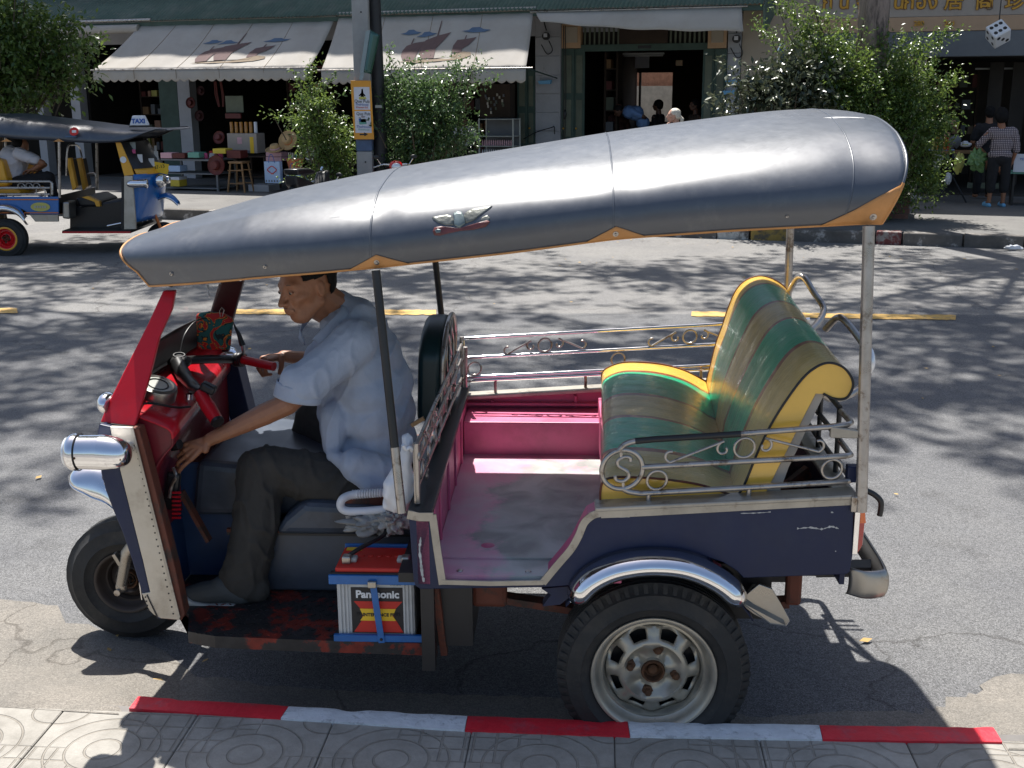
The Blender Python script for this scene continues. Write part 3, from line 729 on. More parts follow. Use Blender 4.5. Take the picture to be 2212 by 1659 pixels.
piece('transom_board', 'dark_interior', 1252, 50, 1532, 97, W + .12, .04)
for i in range(26):
    x = 1262 + i * 10.3
    if not 1335 < x < 1440: piece('lattice_bar', 'green_wood_panel', x, 60, x + 3.2, 97, W + .02, .03)
piece('name_board', 'brown_interior', 1338, 62, 1442, 96, W + .0, .04)
piece('valance_board', 'green_wood', 1213, 36, 1600, 50, W - .02, .1)
# left shops: grey and white pillars, dark green boards
wallbox(385, 411, 0, .1, 'white_wall', 'pillar', ytop=ZT, x_ref=220)
wallbox(345, 384, 0, .1, 'green_wood', 'folding_door', ytop=2.9, x_ref=220, v0=W + .06, d=.08)
wallbox(157, 176, 0, .1, 'white_wall', 'pillar', ytop=ZT, x_ref=260)
wallbox(80, 96, 0, .1, 'white_wall', 'pillar', ytop=ZT, x_ref=260)
wallbox(-160, -120, 0, .1, 'white_wall', 'pillar', ytop=ZT, x_ref=260)
MB().b2((UL, W, 2.95), (uw(1156), W + .2, ZT)).mk('header_wall', 'white_wall', sh)
MB().b2((uw(1213), W + .1, 3.0), (UE, W + .26, ZT)).mk('header_wall', 'white_wall', sh)
# corrugated roof sheets over the pavement
zr = FF(1610, 12, 0)[1] + .02
u = FF(1650, 8, 0)[0]; ridge_v = W
nsheet = 0
while u > UL:
    a = u - .82
    b = MB(); lift = .006 * (nsheet % 2)
    b.grid(44, 1, lambda s, t: (lerp(a - .03, u, s), lerp(-.08, ridge_v, t), zr + lift + .014 * math.sin(s * 44 / 4 * 2 * math.pi) + t * .85 - .0))
    b.mk('roof_sheet', 'green_metal', sh, smooth=80, solid=.003); u -= .82; nsheet += 1
uR = FF(1650, 8, 0)[0]
MB().b2((UL, -.02, zr - .10), (uR, .05, zr - .02)).mk('eave_beam', 'green_wood', sh)
MB().prism([(uR, -.08, zr - .04), (uR, W, zr + .8), (uR, W, zr - .06), (uR, 0.3, zr - .40), (uR, 0.05, zr - .42)], (.03, 0, 0)).mk('end_bracket', 'green_metal', sh)
# meters, cables and the blue trays on the pillars
def cable(pts, r, nm, root=sh, m='black_tube'):
    return MB().tube(catmull(pts, 6), r, 6).mk(nm, m, root, smooth=80)
for (px, py) in ((1178, 78), (1590, 84)):
    c = FP(px, py, W - .12)
    mt = MB().lathe([(0.0, 0), (.06, .0), (.07, .02), (.07, .09), (.0, .1)], (c.x, W - .02, c.z), (0, -1, 0), 16).mk('electric_meter', 'black_paint', sh, smooth=50)
    MB().b2((c.x - .035, W - .125, c.z - .02), (c.x + .035, W - .118, c.z + .05)).mk('meter_dial', 'paper', mt)
    cable([(c.x, W - .05, c.z + .1), (c.x - .05, W - .04, c.z + .3), (c.x - .02, W - .03, c.z + .6)], .012, 'cable')
    cable([(c.x + .05, W - .06, c.z - .08), (c.x + .12, W - .06, c.z - .25), (c.x + .02, W - .06, c.z - .32), (c.x - .1, W - .05, c.z - .15)], .009, 'cable')
for px in (1217, 1221):
    a = FP(px, 55, W - .09); b_ = FP(px - 2, 340, W - .09)
    cable([(a.x, W - .09, a.z), ((a.x + b_.x) / 2 + .02, W - .09, (a.z + b_.z) / 2), (b_.x, W - .09, b_.z)], .008, 'cable')
c = FP(1220, 247, W - .1); MB().ball((c.x, W - .1, c.z), (.035, .035, .09)).mk('cable_joint', 'black_tube', sh, smooth=60)
def tray(px, py, lab):
    c = FP(px, py, W - .1)
    r_ = thing('hanging_tray', lab, 'tray', tuple(FW(c.x, W - .1, c.z)), -FA, 'small blue trays hung on the white pillars')
    MB().prism([(-.13, -.05, .03), (.13, -.05, .045), (.11, -.05, -.03), (-.10, -.05, -.035)], (0, .1, 0)).mk('dish', 'cyan_rubber', r_, bevel=.004)
    MB().tube([(-.1, 0, .03), (-.02, 0, .28), (.1, 0, .045)], .004, 5).mk('hanger', 'steel_tube', r_)
tray(1177, 178, 'blue boat-shaped tray hung on the white block pillar beside the green door leaves')
tray(1583, 178, 'upper of two blue trays hung on the pillar left of the cream wall')
tray(1577, 200, 'lower of two blue trays hung on the pillar left of the cream wall')
hk = cable([FP(1131, 300, W - .15), FP(1160, 285, W - .15), FP(1190, 276, W - .15), FP(1197, 274, W - .15), FP(1198, 290, W - .15)], .01, 'hook_arm')
# fluorescent lamp and a wall calendar inside the middle shop
r_ = thing('fluorescent_lamp', 'short unlit fluorescent tube fixed above the middle shop doorway inside', 'lamp', tuple(FW(FP(1390, 116, W + 2).x, W + 2, FP(1390, 118, W + 2).z)), -FA)
MB().b2((-.42, -.03, .0), (.42, .03, .035)).mk('fitting', 'tube_light', r_); MB().tube([(-.4, -.01, -.02), (.4, -.01, -.02)], .018, 8).mk('tube', 'tube_light', r_, smooth=60)
kthing('wall_poster', 'paper', 1372, 122, 1402, 147, W + 4, 'pale wall poster hanging in the middle shop under the lamp', 'poster')
kthing('hanging_lantern', 'amber', 1460, 130, 1474, 142, W + 3, 'small golden lantern hanging from the middle shop ceiling', 'lantern', .1)
kthing('low_cabinet', 'wood', 1300, 310, 1348, 345, W + .5, 'low wooden cabinet with a pale top just inside the middle shop', 'cabinet', .4)

# ================================================================ CREAM BUILDING ON THE RIGHT
cb = froot('cream_building', 'cream corner building with a gilt lettered signboard and grey shutter box over its shop', 'building')
UR = 24.0
uo = uw(2003, 125)   # left edge of its opening
MB().b2((UE + .01, W - .02, .1), (uo, W + .25, FF(2003, 66, W)[1])).mk('wall', 'cream_wall', cb)
zsh = FF(2100, 122, W - .1)[1]; zsb = FF(2100, 66, W - .12)[1]
ztop = 9.2
MB().b2((UE + .01, W - .021, zsb), (UR, W + 8, ztop)).mk('upper_wall', 'cream_wall', cb)
for i in range(4):
    for zz in (4.9, 7.1):
        uu = UE + 2 + i * 4
        w_ = MB().b2((uu, W - .06, zz), (uu + 1.6, W - .02, zz + 1.4)).mk('window_frame', 'cream_frame', cb)
        MB().b2((uu + .08, W - .075, zz + .08), (uu + 1.52, W - .055, zz + 1.32)).mk('pane', 'black_vinyl', w_)
ul = uw(1762, 60)
MB().b2((ul, W - .14, zsh), (UR, W - .022, zsb - .003)).mk('shutter_box', 'shutter_grey', cb, bevel=.01)
MB().b2((ul, W - .15, zsb), (UR, W - .023, FF(2100, 34, W - .15)[1])).mk('lower_band', 'sign_peach', cb, bevel=.005)
MB().b2((ul, W - .13, FF(2100, 34, W - .15)[1] + .004), (UR, W - .023, 5.0)).mk('signboard', 'sign_cream', cb, bevel=.005)
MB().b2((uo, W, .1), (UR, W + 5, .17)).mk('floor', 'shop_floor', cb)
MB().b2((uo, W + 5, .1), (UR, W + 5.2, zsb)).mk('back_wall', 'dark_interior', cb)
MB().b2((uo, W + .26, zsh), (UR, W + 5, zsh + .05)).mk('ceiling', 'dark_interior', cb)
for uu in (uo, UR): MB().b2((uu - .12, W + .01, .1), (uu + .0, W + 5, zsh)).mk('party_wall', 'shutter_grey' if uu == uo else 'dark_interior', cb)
for px in (2140, 2190): piece('door_mullion', 'dark_interior', px, 135, px + 5, 400, W + 1.2, .06, root=cb)
piece('sill_plinth', 'mint', 2090, 395, 2170, 408, W + .4, .1, root=cb); LAST[0].data.materials[0] = M['green_wood_panel']
r_ = thing('fluorescent_lamp', 'long unlit fluorescent tube in the dark right-hand shop', 'lamp', tuple(FW(FP(2165, 150, W + 1.5).x, W + 1.5, FP(2165, 150, W + 1.5).z)), -FA)
MB().b2((-.45, -.03, 0), (.45, .03, .03)).mk('fitting', 'tube_light', r_)
# gilt letters: Thai name, Chinese name, and the two groups of numerals on the band
sgn_y = W - .135
def letters(nm, s, px, py, size, m, font=None, ext=.02, bold=.004, xs=1.0):
    p = FP(px, py, sgn_y)
    return text(nm, s, size, m, basis((p.x, sgn_y, p.z), (1, 0, 0), (0, 0, 1)), cb, ext, font, bold=bold, xs=xs)
for px, s in ((1788, 'ก'), (1824, 'น'), (1860, 'จ'), (1912, 'ฉ'), (1942, 'น'), (1964, 'ก'), (1990, 'ฮ'), (2015, 'ง')):
    letters('letter', s, px, 6, .31, 'gold_edge', ext=.012, bold=.013); letters('letter', s, px, 6, .31, 'gold_letter', ext=.02, bold=.005)
for px, s in ((2061, '居'), (2127, '商'), (2192, '珍')):
    letters('letter', s, px, 4, .31, 'gold_edge', ext=.012, bold=.012); letters('letter', s, px, 4, .31, 'gold_letter', ext=.02, bold=.004)
sgn_y = W - .155
letters('number_group', '280', 1985, 51, .11, 'gold_letter', bold=.002); letters('number_group', '284', 2051, 51, .11, 'gold_letter', bold=.002)

# ================================================================ AWNINGS
def awning(name, label, TL, TR, BL, BR, vt, vb, drop, seams=4, scallops=22):
    a = [FP(TL[0], TL[1], vt), FP(TR[0], TR[1], vt), FP(BL[0], BL[1], vb), FP(BR[0], BR[1], vb)]
    a[1].z = a[0].z = (a[0].z + a[1].z) / 2; a[2].z = a[3].z = (a[2].z + a[3].z) / 2
    r_ = froot(name, label, 'awning')
    def P(s, t):
        p = a[0].lerp(a[1], s).lerp(a[2].lerp(a[3], s), t)
        return p + Vector((0, 0, -.05 * math.sin(math.pi * t) * (1 + .4 * math.sin(s * 19)) + .004 * math.sin(s * 60 + t * 3)))
    MB().grid(48, 14, P).mk('canvas', 'awning_cloth', r_, smooth=80, solid=.004)
    b = MB(); n = scallops * 6
    def val(s, t):
        p = a[2].lerp(a[3], s); ph = (s * scallops) % 1.0
        return p + Vector((0, -.004 + .015 * math.sin(s * 37) * t, -.012 - t * (drop + .045 * abs(math.sin(math.pi * s * scallops)))))
    b.grid(n, 4, val); b.mk('valance', 'awning_cloth', r_, smooth=60, solid=.003)
    MB().tube([a[2] + Vector((-.08, 0, 0)), a[3] + Vector((.12, 0, 0))], .014, 8).mk('front_bar', 'steel_tube', r_, smooth=60)
    MB().tube([a[0] + Vector((-.02, 0, .03)), a[1] + Vector((.05, 0, .03))], .04, 10).mk('roller', 'awning_cloth', r_, smooth=60)
    for q, w_ in ((a[2], a[0]), (a[3], a[1])):
        e = Vector((w_.x, W - .02, q.z - .15)); MB().tube([q, e], .012, 6).mk('arm', 'green_wood', r_, smooth=60)
    for k in range(1, seams):
        s = k / seams
        MB().tube([P(s, t / 10) + Vector((0, 0, .004)) for t in range(11)], .005, 5).mk('seam', 'hull_paint', r_)
        q = a[2].lerp(a[3], s); MB().tube([q + Vector((0, -.008, 0)), q + Vector((0, -.008, -drop))], .004, 5).mk('seam', 'hull_paint', r_)
    return r_, P
def ship_print(r_, P, s0, s1, t0, t1):
    def deco(nm, pts, m, lift=.008):
        q = [P(lerp(s0, s1, x), lerp(t0, t1, y)) + Vector((0, -lift, lift)) for x, y in pts]
        c = sum(q, Vector()) / len(q); b = MB(); b.add(q + [c], [(i, (i + 1) % len(q), len(q)) for i in range(len(q))]); b.mk(nm, m, r_)
    deco('painted_sail', [(.10, .50), (.20, .44), (.34, .42), (.30, .55), (.26, .70), (.25, .86), (.10, .86), (.06, .74), (.06, .62)], 'sail_paint')
    deco('painted_sail', [(.34, .40), (.48, .34), (.66, .26), (.58, .44), (.50, .62), (.50, .84), (.34, .84), (.29, .70), (.29, .55)], 'sail_paint')
    deco('painted_sail', [(.76, .42), (.86, .38), (1.0, .34), (.92, .50), (.84, .60), (.84, .68), (.72, .72), (.72, .56)], 'sail_paint')
    deco('painted_hull', [(.05, .90), (.25, .87), (.55, .84), (.78, .80), (.80, .70), (.86, .66), (.96, .68), (.97, .76), (.85, .86), (.60, .92), (.30, .94)], 'hull_orange' if t0 > .3 else 'hull_paint')
    for (x, y0, y1) in ((.17, .34, .46), (.50, .02, .38), (.86, .30, .42)): deco('painted_mast', [(x, y0), (x + .012, y0), (x + .0, y1), (x - .02, y1)], 'sail_paint')
    for (x, y) in ((.12, .22), (.34, .28), (.98, .20)):
        w_ = .14 if x < .9 else .19
        deco('painted_cloud', [(x - w_, y + .03), (x - w_ * .5, y - .01), (x - w_ * .3, y - .06), (x + w_ * .2, y - .06), (x + w_ * .5, y - .02), (x + w_, y), (x + w_ * .6, y + .035), (x - w_ * .2, y + .045)], 'cloud_paint')
a1, Pa = awning('shop_awning', 'weathered cream awning printed with a junk, left of the concrete pole', (305, 62), (722, 32), (200, 146), (668, 152), .02, -1.0, .17, 5, 24)
ship_print(a1, Pa, .42, .78, .22, .92)
a2, Pb = awning('shop_awning', 'weathered cream awning printed with a junk, right of the black pole', (733, 32), (1152, 26), (694, 152), (1136, 147), .02, -1.0, .19, 4, 22)
ship_print(a2, Pb, .36, .74, .12, .92)
a3 = froot('shop_awning', 'narrow rolled-down cream awning over the green doors of the middle shop', 'awning')
q0, q1 = FP(1157, 15, -.02), FP(1602, 15, -.02); q2, q3 = FP(1168, 47, -.25), FP(1606, 67, -.25)
q0.z = q1.z = zr - .03
MB().grid(40, 6, lambda s, t: q0.lerp(q1, s).lerp(q2.lerp(q3, s) + Vector((0, 0, -.05 * math.sin(math.pi * s) + .01 * math.sin(s * 23))), t) + Vector((0, -.03 * math.sin(math.pi * t), 0))).mk('canvas', 'awning_cloth', a3, smooth=80, solid=.004)
MB().tube([q0 + Vector((-.1, 0, .0)), q1 + Vector((.1, 0, 0))], .02, 8).mk('front_bar', 'steel_tube', a3, smooth=60)
a4 = froot('shop_awning', 'rolled-up awning tube under the green eave at the far left', 'awning')
e0, e1 = FP(60, 68, -.05), FP(300, 62, -.05); e0.z = e1.z = (e0.z + e1.z) / 2; e0.x -= 6
MB().tube([e0, e1], .085, 12).mk('rolled_canvas', 'awning_cloth', a4, smooth=60)
MB().tube([e0 + Vector((0, 0, .16)), e1 + Vector((.3, 0, .16))], .03, 8).mk('bracket_bar', 'steel_tube', a4, smooth=60)
# ================================================================ SHARED VEHICLE PIECES
def wheel(name, parent, c, ax, r, wd, rim_r, rim_m='rim_paint', slots=8, nuts=4, simple=False, depth=.045, label=None):
    """tyre, rim and hub; ax points to the visible outer face, c is the middle of the outer face plane"""
    c = Vector(c); ax = Vector(ax).normalized(); n = 72 if not simple else 36
    wp = bpy.data.objects.new(name, None); COL.objects.link(wp); wp.parent = parent; parent = wp
    if label: wp['label'] = label
    T = MB(); h = wd
    prof = [(rim_r - .012, -.02), (rim_r, -.004), (rim_r + .012, 0.0), (lerp(rim_r, r, .3), .010), (lerp(rim_r, r, .32), .013), (lerp(rim_r, r, .36), .010), (lerp(rim_r, r, .72), .004), (r - .024, -.008), (r - .010, -.020)]
    for i in range(5):
        a = -.024 - i * (h - .055) / 5; w_ = (h - .055) / 5
        prof += [(r, a), (r, a - w_ * .72), (r - .009, a - w_ * .76), (r - .009, a - w_ * .98)]
    prof += [(r - .010, -h + .02), (lerp(rim_r, r, .5), -h), (rim_r, -h + .01), (rim_r - .012, -h + .03)]
    T.lathe(prof, c, ax, n)
    if not simple:   # shoulder lugs
        L_ = MB(); p, q = frame_from(ax)
        for k in range(60):
            a = 2 * math.pi * k / 60; d = p * math.cos(a) + q * math.sin(a); e = ax.cross(d)
            L_.add([c + d * (r + .001) + e * s * .008 + ax * (-.018) for s in (-1, 1)] + [c + d * (r - .03) + e * s * .006 + ax * (-.0015) for s in (1, -1)], [(0, 1, 2, 3)])
        for k0 in range(0, len(L_.v), 4): T.add(L_.v[k0:k0 + 4], [(0, 1, 2, 3)])
    t = T.mk('tyre', 'rubber', parent, smooth=35)
    rm = MB(); seg = 96 if not simple else 40
    rim_prof = [(rim_r + .004, .002), (rim_r + .006, -.004), (rim_r, -.010), (rim_r - .012, -.014), (rim_r - .020, -.03), (rim_r - .024, -.034), (rim_r - .030, -.033), (rim_r - .036, -.045), (rim_r - .040, -.07)]
    rm.lathe([(rim_r + .004, .002), (rim_r + .002, .006), (rim_r - .004, .007), (rim_r - .010, .003)] + [(a - .004, b) for a, b in rim_prof[3:]], c, ax, seg)
    p, q = frame_from(ax); R1 = rim_r - .040
    rings = [R1, R1 * .965, R1 * .90, R1 * .80, R1 * .73, R1 * .68, R1 * .62, R1 * .55, R1 * .46, R1 * .38, R1 * .27, R1 * .26, R1 * .25]
    hts = [-.060, -.052, -.048, -.040, -.030, -.022, -.020, -.032, -.044, -.046, -.040, -.028, -.028]
    vs = []; m_ = len(rings)
    for i, (rr, hh) in enumerate(zip(rings, hts)):
        for k in range(seg):
            a = 2 * math.pi * k / seg; ph = (a * slots / (2 * math.pi)) % 1.0
            bump = 0
            if i in (1, 2, 3) and slots: bump = .010 * math.cos(2 * math.pi * (ph - .5)) * -1
            if i in (7, 8, 9): bump = .010 * math.cos(4 * (a) + .3)
            vs.append(c + (p * math.cos(a) + q * math.sin(a)) * rr + ax * (hh + bump))
    fs = []
    for i in range(m_ - 1):
        for k in range(seg):
            ph = ((k + .5) * slots / seg) % 1.0 if slots else 0
            if slots and i in (2, 3) and .28 < ph < .72: continue
            k2 = (k + 1) % seg; fs.append((i * seg + k, (i + 1) * seg + k, (i + 1) * seg + k2, i * seg + k2))
    rm.add(vs, fs)
    ro = rm.mk('rim', rim_m, parent, smooth=50, solid=.003, off=-1)
    MB().lathe([(0, -.085), (rim_r - .04, -.085), (rim_r - .035, -.06)], c, ax, 32).mk('brake_drum', 'black_paint', parent, smooth=40)
    hb = MB(); hb.lathe([(0, -.035), (.012, -.033), (.016, -.036), (.018, -.046), (.026, -.044), (.030, -.02), (.034, -.018), (.036, -.022), (.036, -.05)], c, ax, 12); hb.mk('hub', 'rust_nut', parent, smooth=30)
    for k in range(nuts):
        a = 2 * math.pi * k / nuts + .2; d = p * math.cos(a) + q * math.sin(a)
        MB().lathe([(0, -.012), (.006, -.012), (.0105, -.016), (.0115, -.03), (.017, -.032), (.017, -.05)], c + d * rim_r * .38, ax, 6).mk('wheel_nut', 'rust_nut', parent)
    return wp
def scroll(c, r0, turns, a0, e1, e2, cw=1, n=26, r1=.25):
    c, e1, e2 = Vector(c), Vector(e1), Vector(e2); out = []
    for i in range(n + 1):
        t = i / n; a = R(a0) + cw * turns * 2 * math.pi * t; r = r0 * (1 - (1 - r1) * t)
        out.append(c + e1 * r * math.cos(a) + e2 * r * math.sin(a))
    return out
def ring(c, r, e1, e2, tr=.004, n=28):
    return MB().tube([Vector(c) + Vector(e1) * r * math.cos(2 * math.pi * i / n) + Vector(e2) * r * math.sin(2 * math.pi * i / n) for i in range(n)], tr, 7, closed=True)
def scrollwork(c, w, h, e1, e2, parent, m='steel_tube', tr=.0042):
    """a ring with a long S scroll running out on either side, between two rails"""
    c, e1, e2 = Vector(c), Vector(e1), Vector(e2)
    ring(c, h * .44, e1, e2, tr).mk('ring', m, parent, smooth=80)
    for s in (-1, 1):
        a = scroll(c + e1 * s * h * .88, h * .36, .85, 90 if s > 0 else 90, e1 * s, e2, -1, 16)
        a = a[::-1]
        end = c + e1 * s * w + e2 * (-h * .02)
        mid = [c + e1 * s * (h * .88 + (w - h * .88) * t) + e2 * (h * .36 * (1 - t) - h * .44 * t) for t in (.35, .7)]
        b_ = scroll(c + e1 * s * (w - h * .1) + e2 * (-h * .12), h * .30, .55, -90, e1 * s, e2, 1, 12, .6)
        pts = a + mid + b_
        MB().tube(catmull(pts, 2), tr, 7).mk('scroll', m, parent, smooth=80)

# ================================================================ THE TUK-TUK IN FRONT
T = thing('tuk_tuk', 'navy and pink tuk-tuk with a grey vinyl roof parked at the red and white kerb', 'tuk-tuk', tuple(VO), -PSI)
def Vp(pts, l): return [V(x, y, l) for x, y in pts]
# ---- tub panel
arch = [(1606, 1249), (1592, 1234), (1562, 1215), (1520, 1202), (1470, 1195), (1415, 1192), (1350, 1198), (1300, 1214), (1264, 1238), (1246, 1264)]
side = [(882, 1106), (935, 1110), (955, 1262), (1168, 1262), (1190, 1236), (1212, 1210), (1234, 1182), (1250, 1152), (1268, 1118), (1302, 1100), (1845, 1072), (1842, 1200), (1836, 1236), (1828, 1241)] + arch + [(1180, 1269), (908, 1273), (897, 1266), (893, 1252)]
body = MB().prism(Vp(side, 0), (0, .022, 0)).mk('side_panel', 'navy_paint', T, bevel=.003)
# scratches: chipped strips where the undercoat shows
def chip(pts, l=-.0015, nm='paint_chip', m='print_white', w=.004):
    q = Vp(pts, l); rr = random.Random(len(pts) * 7 + int(pts[0][0]))
    top = []; bot = []
    qq = catmull(q, 6)
    for i, p in enumerate(qq):
        t = (qq[min(i + 1, len(qq) - 1)] - qq[max(0, i - 1)]).normalized(); n_ = Vector((-t.z, 0, t.x)); e = w * rr.uniform(.1, 1) * (0 if rr.random() < .15 else 1) + .0006
        top.append(p + n_ * e); bot.append(p - n_ * e * rr.uniform(.3, 1))
    b = MB(); k = len(qq) - 1
    b.grid(k, 1, lambda u, v: (bot if v < .5 else top)[round(u * k)]); return b.mk(nm, m, body)
addm('chip_grey', (0.42, 0.42, 0.42), 0.7, var=.3, vscale=60)
chip([(1722, 1142), (1750, 1140), (1775, 1143), (1795, 1138), (1812, 1142)], m='chip_grey'); chip([(909, 1160), (906, 1185), (908, 1210), (911, 1235), (915, 1257)], m='chip_grey', w=.006)
chip([(1600, 1109), (1640, 1108), (1665, 1106)], m='chip_grey', w=.0015); chip([(1322, 1118), (1360, 1117)], m='chip_grey', w=.0012); chip([(1795, 1106), (1800, 1108)], m='chip_grey', w=.003); chip([(1804, 1190), (1806, 1192)], m='chip_grey', w=.002)
def ribbon(pts, w, l=-.003, d=.006, nm='trim_strip', m='trim_metal', parent=T, flat=None):
    q = Vp(pts, l) if flat is None else pts
    a_, b_ = [], []
    for i, p in enumerate(q):
        t = (q[min(i + 1, len(q) - 1)] - q[max(0, i - 1)]).normalized(); n_ = Vector((-t.z, 0, t.x)); a_.append(p + n_ * w / 2); b_.append(p - n_ * w / 2)
    b = MB(); k = len(q) - 1
    b.grid(k, 1, lambda u, v: (b_ if v < .5 else a_)[round(u * k)]); b.grid(k, 1, lambda u, v: (b_ if v > .5 else a_)[round(u * k)] + Vector((0, d, 0)))
    for s in (a_, b_): b.grid(k, 1, lambda u, v: s[round(u * k)] + Vector((0, 0 if v < .5 else d, 0)))
    return b.mk(nm, m, parent)
ribbon([(1298, 1109), (1400, 1104), (1600, 1093), (1845, 1080)], .030)
ribbon(catmull(Vp([(1300, 1108), (1280, 1114), (1262, 1130), (1250, 1158), (1234, 1186), (1212, 1212), (1190, 1238), (1172, 1260)], -.0045), 4), .022, flat=1)
ribbon([(953, 1258), (1060, 1261), (1174, 1259)], .014, l=-.006); ribbon([(934, 1112), (944, 1185), (956, 1263)], .022, l=-.0045)
ribbon([(880, 1112), (905, 1117), (936, 1117)], .026, l=-.006)
# ledge along the rear tub and round its back
zl0, zl1 = V(1300, 1098, 0).z, V(1845, 1070, 0).z
xl0, xl1 = V(1300, 1098, 0).x, V(1845, 1070, 0).x
def ztop(x): return lerp(zl0, zl1, (x - xl0) / (xl1 - xl0))
led = MB()
led.prism([(xl0 - .02, -.008, ztop(xl0) - .01), (xl1 + .01, -.008, ztop(xl1) - .01), (xl1 + .01, -.008, ztop(xl1) + .004), (xl0 - .02, -.008, ztop(xl0) + .004)], (0, .075, 0))
led.prism([(xl0 - .56, 1.355, ztop(xl0 - .56) - .012), (xl1, 1.355, ztop(xl1) - .012), (xl1, 1.355, ztop(xl1) + .004), (xl0 - .56, 1.355, ztop(xl0 - .56) + .004)], (0, .075, 0))
led.b2((xl1 - .05, .067, ztop(xl1) - .012), (xl1 + .01, 1.355, ztop(xl1) + .003))
led.mk('ledge', 'trim_metal', T, bevel=.004)
# far wall, bench, floor, boot
far = MB(); far.prism([(-.69, 1.41, .56), (xl1, 1.41, .60), (xl1, 1.41, ztop(xl1) - .015), (-.69, 1.41, ztop(-.69) - .015)], (0, .02, 0)); far.mk('far_panel', 'pink_paint', T)
MB().prism([(-.69, 1.432, .56), (xl1, 1.432, .60), (xl1, 1.432, ztop(xl1) - .015), (-.69, 1.432, ztop(-.69) - .015)], (0, .012, 0)).mk('far_panel_outside', 'navy_paint', T)
for x in (-.57, -.23, .02): MB().b2((x, 1.39, .735), (x + .012, 1.412, ztop(x) - .03)).mk('rib', 'pink_paint', T, bevel=.003)
MB().b2((-.675, 1.375, .745), (.3, 1.411, .757)).mk('rib', 'pink_paint', T, bevel=.003)
fl = bpy.data.materials.new('worn_floor'); fl.use_nodes = True
def worn_floor(m):
    nt = m.node_tree; b = nt.nodes['Principled BSDF']; L = nt.links; b.inputs['Roughness'].default_value = .42
    tc = nd(nt, 'ShaderNodeTexCoord'); sp = nd(nt, 'ShaderNodeSeparateXYZ'); L.new(tc.outputs['Object'], sp.inputs[0])
    n = nd(nt, 'ShaderNodeTexNoise'); n.inputs['Scale'].default_value = 5; n.inputs['Detail'].default_value = 10; n.inputs['Roughness'].default_value = .72; L.new(tc.outputs['Object'], n.inputs['Vector'])
    a = nd(nt, 'ShaderNodeMapRange', i1=-.66, i2=-.42, i3=-.22, i4=.16); L.new(sp.outputs[0], a.inputs[0])
    c = nd(nt, 'ShaderNodeMapRange', i1=.85, i2=1.2, i3=.0, i4=-.28); L.new(sp.outputs[1], c.inputs[0])
    s = nd(nt, 'ShaderNodeMath', op='ADD'); L.new(a.outputs[0], s.inputs[0]); L.new(c.outputs[0], s.inputs[1])
    d = nd(nt, 'ShaderNodeMapRange', i1=0.0, i2=.10, i3=-.10, i4=.0); L.new(sp.outputs[1], d.inputs[0])
    s2 = nd(nt, 'ShaderNodeMath', op='ADD'); L.new(s.outputs[0], s2.inputs[0]); L.new(n.outputs[0], s2.inputs[1])
    s3 = nd(nt, 'ShaderNodeMath', op='ADD'); L.new(s2.outputs[0], s3.inputs[0]); L.new(d.outputs[0], s3.inputs[1])
    r_ = nd(nt, 'ShaderNodeMapRange', i1=.44, i2=.56); L.new(s3.outputs[0], r_.inputs[0])
    n2 = nd(nt, 'ShaderNodeTexNoise'); n2.inputs['Scale'].default_value = 7; n2.inputs['Detail'].default_value = 8; n2.inputs['Distortion'].default_value = .6; L.new(tc.outputs['Object'], n2.inputs['Vector'])
    gm = nd(nt, 'ShaderNodeMix', data_type='RGBA'); gm.inputs[6].default_value = (.19, .20, .19, 1); gm.inputs[7].default_value = (.46, .47, .45, 1)
    r2 = nd(nt, 'ShaderNodeMapRange', i1=.35, i2=.65); L.new(n2.outputs[0], r2.inputs[0]); L.new(r2.outputs[0], gm.inputs[0])
    pm = nd(nt, 'ShaderNodeMix', data_type='RGBA'); pm.inputs[6].default_value = (.60, .26, .37, 1); pm.inputs[7].default_value = (.56, .38, .44, 1); L.new(r2.outputs[0], pm.inputs[0])
    mx = nd(nt, 'ShaderNodeMix', data_type='RGBA'); L.new(r_.outputs[0], mx.inputs[0]); L.new(pm.outputs[2], mx.inputs[6]); L.new(gm.outputs[2], mx.inputs[7]); L.new(mx.outputs[2], b.inputs['Base Color'])
    bp = nd(nt, 'ShaderNodeBump'); bp.inputs['Distance'].default_value = .002; L.new(n2.outputs[0], bp.inputs['Height']); L.new(bp.outputs[0], b.inputs['Normal'])
worn_floor(fl); M['worn_floor'] = fl
MB().b2((-.665, .145, .58), (.55, 1.41, .602)).mk('floor', 'worn_floor', T)
MB().b2((-.665, .020, .575), (-.20, .1425, .5965)).mk('sill_plate', 'worn_floor', T)
for x, y in ((990, 1243), (1140, 1240)):
    p = V(x, y, .0); MB().lathe([(0, .004), (.008, .003), (.010, 0)], (p.x, .05, .597), (0, 0, 1), 10).mk('rivet', 'steel_tube', T, smooth=40)
MB().lathe([(0, .004), (.015, .003), (.022, 0)], (V(1052, 1183, .2).x, .24, .602), (0, 0, 1), 14).mk('floor_bolt', 'pink_paint', T, smooth=40)
MB().b2((-.665, 1.175, .60), (.30, 1.39, .7345)).mk('bench_step', 'pink_paint', T, bevel=.004)
